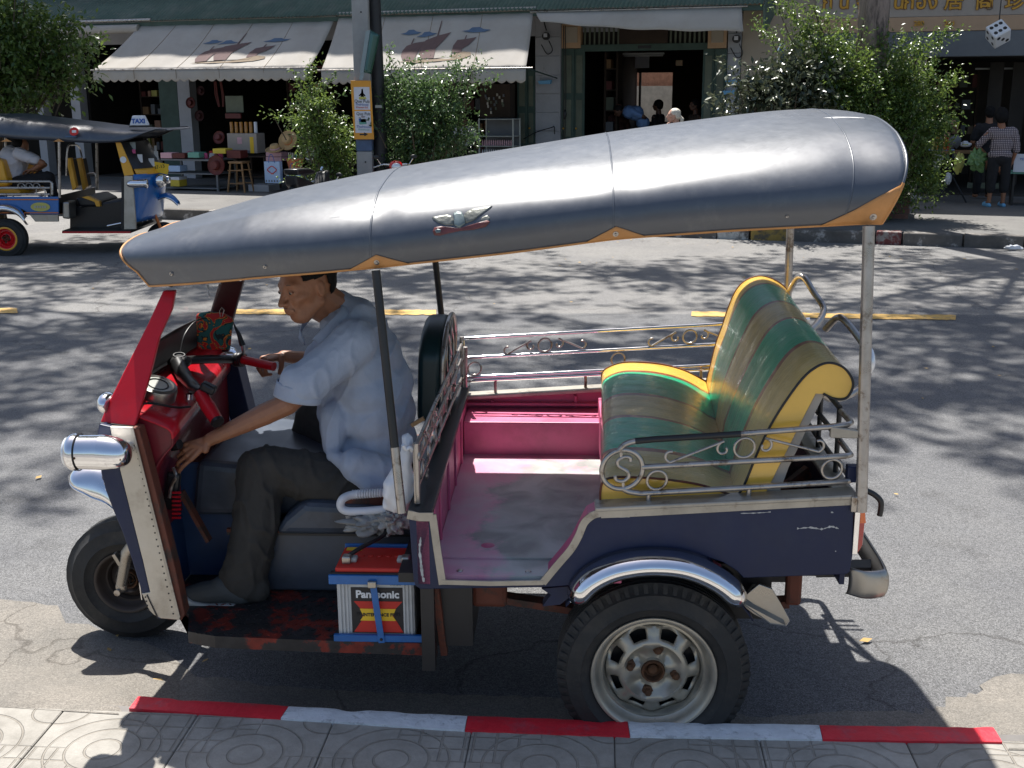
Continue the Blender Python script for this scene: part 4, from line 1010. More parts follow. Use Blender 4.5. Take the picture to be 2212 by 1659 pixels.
# near wheel box: pink inside faces behind the curved step edge
wb = Vp([(1168, 1262), (1190, 1236), (1212, 1210), (1234, 1182), (1250, 1152), (1268, 1118), (1302, 1100)], .022)
wpoly = [wb[0]] + wb[1:] + [Vector((-.1, .022, ztop(0) - .02)), Vector((-.1, .022, .575))]
MB().prism(wpoly, (0, .10, 0)).mk('wheel_box', 'pink_paint', T, bevel=.002)
MB().b2((-.10, .0225, .60), (-.08, 1.17, .80)).mk('seat_base_front', 'pink_paint', T)
MB().b2((.30, .6, .603), (.32, 1.40, .76)).mk('boot_divider', 'rust_brown', T)
MB().b2((xl1 - .02, .023, .58), (xl1 - .004, 1.408, ztop(xl1) - .014)).mk('rear_panel', 'navy_paint', T, bevel=.002)
MB().b2((.28, .03, .603), (.50, 1.40, .612)).mk('boot_floor', 'black_paint', T)
MB().bar((.30, .25, .70), (.50, .35, .82), .02, .04).mk('jack_handle', 'rust_brown', T)
# ---- partition between driver and passengers
xp = -.685
MB().prism([(xp - .018, 0, .575), (xp - .018, 1.41, .575), (xp - .018, 1.41, .805), (xp - .018, 0, .785)], (.036, 0, 0)).mk('partition', 'pink_paint', T)
for l in (.10, .28, .55, .80, 1.05): MB().b2((xp + .018, l, .60), (xp + .026, l + .014, .785)).mk('rib', 'pink_paint', T, bevel=.002)
MB().prism([(xp - .045, -.004, .787), (xp - .045, 1.415, .808), (xp + .03, 1.415, .808), (xp + .03, -.004, .787)], (0, 0, .018)).mk('partition_cap', 'black_tube', T, bevel=.004)
MB().b2((xp - .08, .0225, .57), (xp - .02, 1.40, .60)).mk('cross_member', 'black_paint', T)
gr = MB()
for z0, z1 in ((.862, .862), (.93, .94), (.985, 1.0)): gr.tube([(xp - .02, .05, z0), (xp, 1.385, z1)], .007, 8)
gr.tube([(xp - .02, .055, .81), (xp - .02, .055, .995)], .010, 6); gr.tube([(xp, 1.385, .81), (xp, 1.385, 1.03)], .009, 6)
gr.tube([(xp + .015, 1.35, .83), (xp + .02, 1.33, 1.0)], .009, 6)
grille = gr.mk('partition_grille', 'steel_tube', T, smooth=60)
ey, ez = Vector((0, 1, 0)), Vector((0.03, 0, 1))
for l in (.17, .42, .93, 1.18): scrollwork((xp - .012, l, .963), .115, .05, ey, ez, grille, tr=.0038)
for l in (.12, .30, .48, .66, .84, 1.02, 1.22): ring((xp - .012, l, .896), .028, ey, ez, .0036).mk('ring', 'steel_tube', grille, smooth=80)
for l in (.24, .60, .96): MB().tube(scroll((xp - .012, l, .835), .020, 1.2, 0, ey, ez, 1, 18), .0036, 6).mk('scroll', 'steel_tube', grille, smooth=80)
# driver's backrest: arched pad with heart-shaped scrolls on its rear face
pd = []
for i in range(25):
    a = math.pi * i / 24; pd.append(((.235 + .0) * math.cos(a), .14 * math.sin(a) + .20))
outl = [(1.02 - .22, .83)] + [(1.02 - c * .94, .86 + s) for c, s in pd] + [(1.02 + .22, .83)]
outl = [(1.02 - .22, .84)] + [(1.02 - .235 * math.cos(math.pi * i / 24), 1.06 + .125 * math.sin(math.pi * i / 24)) for i in range(25)] + [(1.02 + .22, .84)]
pad = MB().prism([(xp - .115 + (z - .84) * .05, l, z) for l, z in outl], (.085, 0, .0)).mk('driver_backrest', 'dark_green_pad', T, bevel=.02, seg=3, smooth=50)
MB().tube([(xp - .025 + (z - .84) * .05, l, z) for l, z in outl], .009, 8).mk('backrest_hoop', 'steel_tube', T, smooth=80)
hs = LAST[0]
for s in (-1, 1):
    MB().tube(catmull([(xp - .015, 1.02, .90), (xp - .012, 1.02 + s * .10, .98), (xp - .012, 1.02 + s * .13, 1.07), (xp - .012, 1.02 + s * .06, 1.13), (xp - .012, 1.02 + s * .01, 1.08), (xp - .012, 1.02 + s * .05, 1.03)], 6), .005, 7).mk('scroll', 'steel_tube', hs, smooth=80)
    MB().tube(scroll((xp - .012, 1.02 + s * .12, .93), .045, 1.1, 90, ey * s, ez, 1, 18), .0045, 7).mk('scroll', 'steel_tube', hs, smooth=80)
ring((xp - .012, 1.02, 1.0), .035, ey, ez, .0045).mk('ring', 'steel_tube', hs, smooth=80)
# ---- posts
def post(nm, pts, r, m, cap=True):
    return MB().tube(pts, r, 14).mk(nm, m, T, smooth=60)
PB = .012
p0 = V(868, 1108, -.015); p1 = V(812, 584, .09); pm_ = p0.lerp(p1, .275)
post('roof_post', [p0, pm_], .0135, 'steel_tube'); LAST[0]['label'] = 'near front roof post with a bare metal foot'
MB().tube([pm_, p1], .0125, 14).mk('post_sleeve', 'black_tube', LAST[0], smooth=60)
q0 = V(1862, 1080, -.01); q1 = V(1877, 488, .06); q0 = Vector((q0.x, -.01, q0.z - .035))
post('roof_post', [q0, q1], .0165, 'steel_tube')
post('roof_post', [(-.74, 1.40, .82), (-.792, 1.33, 1.50)], .0125, 'black_tube')
post('roof_post', [(.615, 1.40, .86), (.597, 1.36, 1.62)], .015, 'steel_tube')
pb = V(1862, 1082, -.01); MB().box((pb.x - .008, .0, pb.z - .01), (.045, .03, .05)).mk('post_bracket', 'steel_tube', T, bevel=.004)
c_ = V(1835, 936, .03); MB().prism([(c_.x - .055, .022, c_.z - .012), (c_.x + .04, .0, c_.z - .008), (c_.x + .04, .0, c_.z + .014), (c_.x - .055, .022, c_.z + .022)], (0, .018, 0)).mk('post_bracket', 'trim_metal', T, bevel=.003)
# ---- side rails
def vl(x, y, l): return V(x, y, l)
L0 = .03
cr = vl(1344, 1014, L0)
near = MB()
near.tube(catmull([vl(1338, 972, L0), vl(1350, 960, L0), vl(1372, 953, L0), vl(1410, 949, L0)], 5) + [vl(1600, 937, L0), vl(1790, 922, L0), vl(1832, 917, L0), vl(1839, 913, L0 + .03), Vector((vl(1836, 915, L0).x + .005, .16, vl(1836, 915, L0).z))], .0085, 10)
near.tube([vl(1386, 1009, L0), vl(1600, 997, L0), vl(1826, 985, L0), vl(1838, 983, L0 + .02), Vector((vl(1836, 983, L0).x + .005, .25, vl(1836, 983, L0).z))], .0085, 10)
near.tube(catmull([vl(1346, 1056, L0), vl(1360, 1062, L0), vl(1385, 1066, L0)], 5) + [vl(1600, 1054, L0), vl(1828, 1040, L0), vl(1840, 1037, L0 + .02), Vector((vl(1838, 1038, L0).x + .005, .25, vl(1838, 1038, L0).z))], .0085, 10)
nr = near.mk('side_rail', 'steel_tube', T, smooth=60); nr['label'] = 'near side rail with a ringed letter S at its front end'
MB().tube([vl(1372, 953, L0 - .0005), vl(1410, 949.2, L0 - .0005), vl(1600, 937.4, L0 - .0005)], .0092, 10).mk('rail_sleeve', 'black_tube', nr, smooth=60)
for x, y in ((1401, 1066), (1618, 1054)):
    p = vl(x, y, L0); MB().tube([p, Vector((p.x, p.y, ztop(p.x)))], .0075, 8).mk('stub', 'steel_tube', nr, smooth=60)
ex, ezz = Vector((1, 0, .085)), Vector((0, 0, 1))
rg = (vl(1344, 972, L0) - vl(1344, 1056, L0)).length / 2
ring(cr, rg, ex, ezz, .0075, 36).mk('ring', 'steel_tube', nr, smooth=80); LAST[0]['label'] = 'large ring framing the letter S'
S_ = [(1338, 975), (1343, 988), (1352, 996), (1357, 990), (1351, 985)]
spts = [(-.2, .92), (-.05, .62), (.34, .52), (.36, .34), (.14, .28)]
s1_ = [(-.16, 1.0), (-.14, .74), (.28, .56), (.30, .34), (.10, .32)]
Sp = [(.42, .42), (.40, .60), (.12, .68), (-.22, .50), (-.20, .22), (.06, .02), (.30, -.16), (.34, -.44), (.06, -.64), (-.28, -.56), (-.36, -.34)]
MB().tube(catmull([cr + ex * a * rg * .95 + ezz * b * rg * .95 for a, b in Sp], 5), .0055, 8).mk('monogram', 'steel_tube', nr, smooth=80)
for sg in (1, -1): MB().tube([cr + ex * (-.05 * sg) * rg + ezz * .62 * sg * rg, cr + ex * (-.08 * sg) * rg + ezz * 1.0 * sg * rg], .0045, 6).mk('monogram_stem', 'steel_tube', nr)
for x, y, r in ((1419, 1037, .0285), (1797, 1013, .0285)): ring(vl(x, y, L0), r, ex, ezz, .0045).mk('ring', 'steel_tube', nr, smooth=80)
scrollwork(vl(1608, 967, L0), .215, .066, ex, ezz, nr, tr=.0042)
LF = 1.385
fr = MB()
for (a, b_) in (((1005, 731), (1562, 700)), ((1005, 773), (1562, 743)), ((1005, 815), (1562, 788)), ((1005, 823), (1562, 796))):
    p, q = vl(a[0], a[1], LF), vl(b_[0], b_[1], LF); fr.tube([p, q, q + (q - p) * .33], .0075, 8)
fr.tube([vl(1000, 735, LF), vl(1003, 815, LF)], .008, 8)
rr0 = [vl(1837, 983, L0), vl(1837, 916, L0)]
fr2 = fr.mk('side_rail', 'chrome', T, smooth=60); fr2['label'] = 'far side rail with two scroll groups'
for x, y in ((1070, 820), (1265, 808), (1515, 790)):
    p = vl(x, y, LF); MB().tube([p, Vector((p.x, p.y, ztop(p.x)))], .0065, 8).mk('stub', 'steel_tube', fr2)
scrollwork(vl(1177, 745, LF), .155, .062, ex, ezz, fr2, tr=.004); scrollwork(vl(1490, 727, LF), .155, .062, ex, ezz, fr2, tr=.004)
for x, y in ((1025, 796), (1335, 776)): ring(vl(x, y, LF), .027, ex, ezz, .004).mk('ring', 'steel_tube', fr2, smooth=80)
# rear rail across the back
xr = vl(1836, 983, L0).x + .004
rb = MB()
for z in (vl(1838, 1038, L0).z, vl(1836, 983, L0).z, vl(1836, 915, L0).z): rb.tube([(xr, .20, z), (xr, 1.38, z)], .0085, 8)
for l in (.20, .45, 1.15, 1.38): rb.tube([(xr, l, ztop(xr)), (xr, l, vl(1836, 915, L0).z)], .008, 8)
rb.mk('rear_rail', 'black_tube', T, smooth=60)
rr2_ = LAST[0]
for l in (.66, .93): ring((xr, l, .98), .035, (0, 1, 0), (0, 0, 1), .004).mk('ring', 'steel_tube', rr2_, smooth=80)
# hooped grab handles behind the seat
def hoop(l0, l1, pts, nm='grab_handle'):
    q = [V(x, y, lerp(l0, l1, i / (len(pts) - 1))) for i, (x, y) in enumerate(pts)]
    return MB().tube(catmull(q, 5), .012, 10).mk(nm, 'steel_tube', T, smooth=60)
hoop(1.30, 1.05, [(1703, 632), (1722, 600), (1738, 601), (1758, 632), (1778, 662), (1776, 682), (1764, 700), (1752, 712)])
hoop(.75, .45, [(1783, 712), (1806, 688), (1822, 690), (1848, 720), (1872, 756), (1878, 790), (1866, 828), (1836, 852), (1800, 862), (1775, 852)])
# ---- passenger seat
def stripe_mat(name, axis_rot):
    m = bpy.data.materials.new(name); m.use_nodes = True; nt = m.node_tree; b = nt.nodes['Principled BSDF']; L = nt.links
    tc = nd(nt, 'ShaderNodeTexCoord'); sp = nd(nt, 'ShaderNodeSeparateXYZ'); L.new(tc.outputs['Object'], sp.inputs[0])
    nz = nd(nt, 'ShaderNodeTexNoise'); nz.inputs['Scale'].default_value = 7; L.new(tc.outputs['Object'], nz.inputs['Vector'])
    nm_ = nd(nt, 'ShaderNodeMath', op='MULTIPLY_ADD'); L.new(nz.outputs[0], nm_.inputs[0]); nm_.inputs[1].default_value = .012; L.new(sp.outputs[1], nm_.inputs[2])
    mr = nd(nt, 'ShaderNodeMapRange', i1=.05, i2=1.31); L.new(nm_.outputs[0], mr.inputs[0])
    cr = nd(nt, 'ShaderNodeValToRGB'); cr.color_ramp.interpolation = 'CONSTANT'; L.new(mr.outputs[0], cr.inputs[0])
    Y = (.85, .52, .09, 1); G = (.010, .40, .19, 1); O = (.58, .41, .13, 1); B = (.26, .06, .015, 1)
    st = [(0, O), (.165, B), (.185, G), (.40, B), (.42, O), (.595, B), (.615, G), (.855, B), (.875, Y)]
    el = cr.color_ramp.elements
    el[0].position = 0; el[0].color = st[0][1]; el[1].position = st[1][0]; el[1].color = st[1][1]
    for p_, c_2 in st[2:]:
        e = el.new(p_); e.color = c_2
    n2 = nd(nt, 'ShaderNodeTexNoise'); n2.inputs['Scale'].default_value = 3; n2.inputs['Detail'].default_value = 5
    L.new(tc.outputs['Object'], n2.inputs['Vector'])
    mv = nd(nt, 'ShaderNodeMapRange', i1=.3, i2=.7, i3=.75, i4=1.2); L.new(n2.outputs[0], mv.inputs[0])
    hv = nd(nt, 'ShaderNodeHueSaturation'); L.new(cr.outputs[0], hv.inputs['Color']); L.new(mv.outputs[0], hv.inputs['Value']); L.new(hv.outputs[0], b.inputs['Base Color'])
    b.inputs['Roughness'].default_value = .30; b.inputs['Coat Weight'].default_value = .8; b.inputs['Coat Roughness'].default_value = .035
    mp = nd(nt, 'ShaderNodeMapping'); mp.inputs['Scale'].default_value = axis_rot; L.new(tc.outputs['Object'], mp.inputs[0])
    n3 = nd(nt, 'ShaderNodeTexNoise'); n3.inputs['Scale'].default_value = 1.0; n3.inputs['Detail'].default_value = 5; n3.inputs['Roughness'].default_value = .6; n3.inputs['Distortion'].default_value = 1.4; L.new(mp.outputs[0], n3.inputs['Vector'])
    bp = nd(nt, 'ShaderNodeBump'); bp.inputs['Distance'].default_value = .075; bp.inputs['Strength'].default_value = 1.0; rpw = nd(nt, 'ShaderNodeMath', op='PINGPONG', i1=.09); L.new(n3.outputs[0], rpw.inputs[0]); L.new(rpw.outputs[0], bp.inputs['Height'])
    L.new(bp.outputs[0], b.inputs['Coat Normal'])
    bp2 = nd(nt, 'ShaderNodeBump'); bp2.inputs['Distance'].default_value = .002; L.new(n3.outputs[0], bp2.inputs['Height']); L.new(bp2.outputs[0], b.inputs['Normal'])
    return m
M['seat_stripes'] = stripe_mat('seat_stripes', (5, 24, 5)); M['back_stripes'] = stripe_mat('back_stripes', (4, 26, 3))
LN, LFF = .06, 1.30
def loft(nearp, farp, nv, bul, kx=6):
    a = catmull([V(x, y, LN) for x, y in nearp], kx); b_ = catmull([V(x, y, LFF) for x, y in farp], kx)
    k = len(a) - 1
    def f(u, v):
        i = round(u * k); p = a[i].lerp(b_[i], v)
        return p + bul(u, v)
    return a, b_, k, f
cn = [(1297, 1090), (1297, 1062), (1304, 1040), (1330, 1032), (1390, 1033), (1450, 1038), (1520, 1050), (1590, 1074)]
cf = [(1301, 832), (1300, 812), (1310, 797), (1345, 784), (1397, 784), (1440, 790), (1480, 802), (1524, 824)]
def cb_(u, v):
    return Vector((0, 0, .022 * (math.sin(math.pi * v) ** .6 if 0 < v < 1 else 0) * math.sin(math.pi * min(1, u * 1.05)) ** .7 if 0 < u < .95 else 0)) + Vector((0, 0, .0016 * math.sin(v * 90 + 5 * u) * math.sin(math.pi * u)))
a, b_, k, f = loft(cn, cf, 60, cb_)
cu = MB().grid(k, 60, f, flip=True).mk('seat_cushion', 'seat_stripes', T, smooth=80)
bt = V(1590, 1086, LN)
MB().prism([a[0] + Vector((0, 0, -.01))] + a + [bt], (0, .02, 0)).mk('cushion_side', 'yellow_vinyl', cu, smooth=60)
MB().prism([b_[0] + Vector((0, 0, -.02))] + b_ + [b_[-1] + Vector((0, 0, -.12))], (0, .02, 0)).mk('cushion_side', 'yellow_vinyl', cu, smooth=60)
for pp, dl in ((a, -.002), (b_, .0)): MB().tube([p + Vector((0, dl, .002)) for p in pp], .0035, 6).mk('piping', 'rust_brown', cu, smooth=80)
MB().b2((-.135, .08, .64), (.30, 1.32, .80)).mk('seat_box', 'pink_paint', T, bevel=.004)
bn = [(1588, 1078), (1608, 1046), (1636, 978), (1666, 916), (1700, 862), (1735, 816), (1765, 792), (1792, 784), (1820, 793), (1838, 814), (1842, 836), (1828, 860), (1803, 862), (1778, 851)]
bf = [(1524, 832), (1536, 786), (1547, 742), (1560, 706), (1574, 664), (1590, 628), (1612, 606), (1642, 597), (1670, 604), (1694, 620), (1705, 640), (1702, 660), (1690, 668), (1672, 664)]
def bb_(u, v):
    s = (math.sin(math.pi * v)) ** .6 if 0 < v < 1 else 0
    return Vector((-.014 * s, 0, .012 * s)) * (1 if u > .08 else u / .08) + Vector((-1, 0, .3)) * (.0016 * math.sin(v * 110 + 3 * u) * s * (1 - u))
a, b_, k, f = loft(bn, bf, 60, bb_)
sb = MB().grid(k, 60, f, flip=True).mk('seat_backrest', 'back_stripes', T, smooth=80)
lowp = [V(x, y, LN) for x, y in [(1762, 850), (1737, 898), (1702, 968), (1667, 1038), (1643, 1086), (1597, 1086)]]
sd_ = MB().prism(a + lowp, (0, .03, 0)).mk('backrest_side', 'yellow_vinyl', sb, smooth=50)
lowf = [V(x, y, LFF) for x, y in [(1660, 664), (1640, 720), (1610, 790), (1590, 840), (1530, 840)]]
MB().prism(b_ + lowf, (0, -.03, 0)).mk('backrest_side', 'yellow_vinyl', sb, smooth=50)
for pp, dl in ((a, -.002), (b_, .0)): MB().tube([p + Vector((0, dl, .001)) for p in pp], .0038, 6).mk('piping', 'black_paint' if dl else 'rust_brown', sb, smooth=80)
bb = [V(x, y, LN + .01) for x, y in [(1762, 850), (1786, 842), (1742, 930), (1704, 1010), (1676, 1086), (1643, 1086), (1702, 968), (1737, 898)]]
MB().prism(bb, (0, 1.2, 0)).mk('backing_board', 'backing_board', T, bevel=.002)
# ---- roof
def tab(pts, l): return smooth_tab([(V(x, y, l).x, V(x, y, l).z) for x, y in pts])
lb_t = smooth_tab([(-1.62, .36), (-1.45, .24), (-1.25, .16), (-1.0, .10), (-.8, .08), (-.3, .06), (.3, .05), (.62, .06)])
def lbf(x): return interp(lb_t, x)
zb_t = smooth_tab([(V(x, y, l).x, V(x, y, l).z) for x, y, l in ((315, 618, .32), (370, 615, .26), (573, 600, .14), (812, 580, .08), (1100, 548, .07), (1330, 517, .06), (1600, 499, .05), (1880, 484, .06))])
zc_t = tab([(281, 537), (401, 497), (621, 449), (813, 417), (901, 401), (1106, 369), (1322, 347), (1506, 321), (1762, 291), (1850, 287)], .27)
zr_t = tab([(262, 527), (341, 477), (480, 449), (621, 413), (813, 373), (901, 357), (1106, 323), (1306, 289), (1506, 261), (1700, 237), (1850, 236)], .71)
X0, X1 = -1.555, .60
LC = .72
def roof(u, s, off=0.0):
    """u 0..1 nose to tail, s 0..1 near hem over the top to the far hem"""
    far_ = s > .5; t = (1 - s if far_ else s) * 2      # 0 hem .. 1 ridge
    x = lerp(X0, X1, u)
    nose = max(0, (X0 + .34 - x) / .34); tail = max(0, (x - (X1 - .30)) / .30)
    lb = lbf(x); zb = interp(zb_t, x); zc = interp(zc_t, x); zr = interp(zr_t, x); lc = .27 + .13 * nose
    hem = .045
    if t < .12:
        q = t / .12; l = lb + .006 + .020 * (1 - q) ** 1.2 * (1 - .8 * nose ** .5); z = zb + hem * q
    elif t < .62:
        q = (t - .12) / .50; a = R(lerp(88, 40, q))
        l = lb + .006 - .016 * math.sin(math.pi * q) + (lc - lb - .006) * (1 - (math.sin(a) - .643) / .3565); z = zb + hem + (zc - zb - hem) * (math.cos(a) - .035) / .731
    else:
        q = (t - .62) / .38; l = lc + (LC - lc) * q; z = zc + (zr - zc) * (q * (2 - q))
    # plan curve of nose and tail
    hemw = (l - lb) / max(.01, LC - lb); hemw = min(1, max(0, hemw))
    e_ = math.sin(math.pi / 2 * min(1, t / .48))
    x2 = x - .088 * nose ** 1.5 * e_ * (1 + .25 * hemw) + tail ** 1.6 * (.066 * e_ + .022 * hemw)
    z -= .05 * nose ** 2 * hemw * 1.2
    z -= .022 * tail ** 8 * hemw ** .8
    z += .035 * tail ** 2 * (1 if t >= .12 else t / .12) * (1 - hemw) * .4
    # tension folds near the fixing points, sag between
    for xf in (-.80, -.10, .5):
        d = (x - xf); z += .0; l += .008 * math.exp(-(d / .05) ** 2) * math.sin(math.pi * min(1, t / .6)) if t < .6 else 0
    w = noise.noise(Vector((x * 2.2, s * 5, 3))) * .008 * math.sin(math.pi * min(1, t * 1.2)); l += w * .6; z += w * .5
    if far_: l = 2 * LC - l
    p = Vector((x2, l, z))
    return p
def roofn(u, s):
    e = .004; a = roof(min(1, u + e), s) - roof(max(0, u - e), s); b2 = roof(u, min(1, s + e)) - roof(u, max(0, s - e)); n_ = a.cross(b2)
    return n_.normalized() if n_.length > 0 else Vector((0, 0, 1))
rf = MB().grid(150, 90, roof).mk('roof_cover', 'vinyl_roof', T, smooth=75, solid=.004)
def uof(x): return (x - X0) / (X1 - X0)
def rline(u0, s0, u1, s1, n, off):
    out = []
    for i in range(n + 1):
        u, s = lerp(u0, u1, i / n), lerp(s0, s1, i / n); nn = roofn(u, s)
        out.append(roof(u, s) + (nn if nn.z > -.2 or True else -nn) * off)
    return out
sgn = -1 if roofn(.5, .5).z < 0 else 1
MB().tube(rline(0, 0, 1, 0, 120, 0), .0045, 6).mk('hem_piping', 'tan_leather', rf, smooth=80); MB().tube(rline(0, 1, 1, 1, 60, 0), .0045, 6).mk('hem_piping', 'tan_leather', rf, smooth=80)
MB().tube(rline(0, 0, 0, 1, 60, 0), .0045, 6).mk('hem_piping', 'tan_leather', rf, smooth=80); MB().tube(rline(1, 0, 1, .12, 12, 0), .005, 6).mk('hem_piping', 'tan_leather', rf, smooth=80); MB().tube(rline(1, .12, 1, .88, 60, 0), .0045, 6).mk('hem_piping', 'vinyl_roof', rf, smooth=80); MB().tube(rline(1, .88, 1, 1, 12, 0), .005, 6).mk('hem_piping', 'tan_leather', rf, smooth=80)
for xs, w_ in ((V(812, 500, .2).x, .0035), (V(1322, 400, .2).x, .0028), (V(1790, 300, .3).x, .003)):
    MB().tube(rline(uof(xs), .03, uof(xs), .97, 60, sgn * .001), w_, 6).mk('seam', 'vinyl_roof', rf, smooth=80)
for s in (.31, .69): MB().tube(rline(.08, s, .86, s, 90, sgn * .0005), .0011, 6).mk('seam', 'vinyl_roof', rf, smooth=80)
def rpatch(nm, pts, m, off=.0042, parent=rf, d=.0008, fan=None):
    """a thin piece lying on the cover, given in (x, s)"""
    dense = []
    for (a, b2) in zip(pts, pts[1:] + pts[:1]):
        for j in range(4): dense.append((lerp(a[0], b2[0], j / 4), lerp(a[1], b2[1], j / 4)))
    def at(x, s): return roof(uof(x), s) + roofn(uof(x), s) * sgn * off
    cx = sum(p[0] for p in dense) / len(dense); cs = sum(p[1] for p in dense) / len(dense)
    if fan: cx, cs = fan
    rings = [[at(lerp(cx, x, q), lerp(cs, s, q)) for x, s in dense] for q in (.34, .67, 1)]
    n_ = len(dense); vs = [at(cx, cs)] + rings[0] + rings[1] + rings[2]; fs = [(0, 1 + i, 1 + (i + 1) % n_) for i in range(n_)]
    for r_ in range(2):
        for i in range(n_):
            j = (i + 1) % n_; fs.append((1 + r_ * n_ + i, 1 + (r_ + 1) * n_ + i, 1 + (r_ + 1) * n_ + j, 1 + r_ * n_ + j))
    b = MB(); b.add(vs, fs); return b.mk(nm, m, parent, smooth=80, solid=d)
xa = V(812, 575, .08).x; rpatch('corner_patch', [(xa - .085, .002), (xa, .052), (xa + .095, .002)], 'tan_leather', fan=(xa, .02))
xb_ = V(1330, 515, .06).x; rpatch('corner_patch', [(xb_ - .085, .002), (xb_, .050), (xb_ + .085, .002)], 'tan_leather', fan=(xb_, .018))
rpatch('corner_patch', [(X1 - .17, .002), (X1 - .09, .050), (X1 - .002, .115), (X1 - .001, .002)], 'tan_leather', fan=(X1 - .04, .04))
def rbolt(x, s, r):
    p = roof(uof(x), s); nn = roofn(uof(x), s) * sgn
    MB().lathe([(0, .010), (r * .35, .009), (r * .4, .005), (r * .9, .005), (r, .002), (r, 0)], p + nn * .001, nn, 12).mk('fixing_bolt', 'steel_tube', rf, smooth=40)
rbolt(xa, .022, .009); rbolt(xb_, .022, .009); rbolt(X1 - .035, .022, .011); rbolt(V(573, 580, .14).x, .045, .006); rbolt(V(385, 598, .26).x, .045, .006); rbolt(V(1700, 483, .05).x, .045, .004)
addm('scuff_grey', (.17, .18, .19), .6, var=.3)
# winged emblem on the near flank
addm('decal_silver', (.17, .175, .155), .4, .5, var=.35, vscale=40, bump=.002, bscale=60); addm('decal_red', (.13, .035, .035), .45, var=.3, vscale=30)
addm('decal_pale', (.16, .20, .20), .35, .4, var=.3, vscale=30)
e0x, e1x = V(930, 480, .06).x, V(1062, 480, .06).x
def E_(pts, nm, m, off=.0028): rpatch(nm, [(lerp(e0x, e1x, x), .178 - y * .085) for x, y in pts], m, off)
E_([(0, .16), (.14, .14), (.26, .14), (.34, .22), (.38, .42), (.36, .60), (.24, .56), (.10, .40), (.02, .26)], 'emblem_wing', 'decal_silver')
E_([(1, 0), (.86, 0), (.66, .03), (.56, .14), (.52, .34), (.56, .58), (.68, .52), (.86, .24), (.97, .08)], 'emblem_wing', 'decal_silver')
E_([(.35, .12), (.42, .05), (.50, .12), (.54, .3), (.56, .60), (.46, .74), (.38, .60), (.37, .3)], 'emblem_body', 'decal_pale', .0034)
E_([(.02, .74), (.05, .60), (.16, .58), (.28, .66), (.44, .74), (.60, .76), (.80, .70), (.92, .56), (.97, .64), (.90, .82), (.70, .88), (.48, .86), (.30, .90), (.14, .96), (.05, .92)], 'emblem_ribbon', 'decal_red', .0036)
E_([(.84, .42), (.92, .36), (.97, .48), (.94, .62), (.85, .62), (.81, .52)], 'emblem_wheel', 'decal_silver', .0032)
E_([(.06, .72), (.10, .68), (.16, .72), (.15, .84), (.08, .84)], 'emblem_wheel', 'decal_pale', .0045)
rs_ = random.Random(12)
for i in range(14):   # scuffs and pale scratches worn into the vinyl
    x = rs_.uniform(-1.4, .5); s = rs_.uniform(.12, .40); L = rs_.uniform(.01, .05); w = rs_.uniform(.0004, .0013); dy = rs_.uniform(-.012, .012)
    rpatch('scuff', [(x, s), (x + L, s + dy - w), (x + L * 1.1, s + dy), (x + L * .5, s + dy * .5 + w)], 'scuff_grey', .0023, d=0)
rpatch('scuff', [(.47, .385), (.50, .388), (.56, .384), (.56, .378), (.52, .381), (.49, .378)], 'chip_grey', .0024, d=.0004)
# roof frame under the cover
ff = MB()
for l_ in (.10, 1.34):
    ff.tube([(x, lbf(x) + .035 if l_ < .5 else 1.44 - lbf(x) - .035, interp(zb_t, x) + .03) for x in [X0 + .06 + i * (X1 - X0 - .1) / 16 for i in range(17)]], .010, 6)
for x in (-1.50, -.80, -.1, .55): ff.tube([(x, lbf(x) + .035, interp(zb_t, x) + .03), (x, .4, interp(zc_t, x) - .02), (x, .72, interp(zr_t, x) - .02), (x, 1.04, interp(zc_t, x) - .02), (x, 1.405 - lbf(x), interp(zb_t, x) + .03)], .009, 6)
ff.mk('roof_frame', 'black_tube', T, smooth=60)
# ---- rear wheels, mudguards, axle
wc = V(1410, 1447, 0)
wheel('wheel', T, (0, -.004, .290), (0, -1, 0), .290, .165, .186)
MB().tube([(0, .16, .29), (0, 1.26, .29)], .035, 12).mk('rear_axle', 'black_paint', T, smooth=60); MB().ball((0, .71, .29), (.11, .10, .11)).mk('differential', 'black_paint', T, smooth=60)
MB().lathe([(.18, 0), (.25, .004), (.284, -.01), (.290, -.03), (.290, -.14), (.27, -.16), (.18, -.15)], (0, 1.43, .29), (0, 1, 0), 48).mk('far_tyre', 'rubber', T, smooth=40)
MB().lathe([(0, -.04), (.1, -.03), (.18, -.02), (.186, 0)], (0, 1.43, .29), (0, 1, 0), 32).mk('far_rim', 'rim_paint', T, smooth=40)
def guard(nm, path, wr, wo, m, l0=-.004, parent=T, n=12, end=.35):
    """half-round bead swept along a path in the side plane, bulging out towards the viewer"""
    q = catmull([V(x, y, l0) for x, y in path], 6); k = len(q) - 1; b = MB()
    def f(u, v):
        i = round(u * k); p = q[i]; t = (q[min(i + 1, k)] - q[max(0, i - 1)]).normalized(); n_ = Vector((-t.z, 0, t.x))
        s = 1 - end * max(0, (abs(u - .5) - .42) / .08) ** 2; a = math.pi * v
        return p + n_ * wr * math.cos(a) * s + Vector((0, -wo * math.sin(a) ** .8 * s, 0))
    b.grid(k, n, f); o = b.mk(nm, m, parent, smooth=80, solid=.003)
    return o, q
gpath = [(1240, 1288), (1272, 1248), (1318, 1222), (1368, 1210), (1418, 1207), (1470, 1212), (1518, 1228), (1562, 1254), (1598, 1290)]
g, q = guard('mudguard', gpath, .036, .085, 'chrome'); g['label'] = 'chromed near rear mudguard'
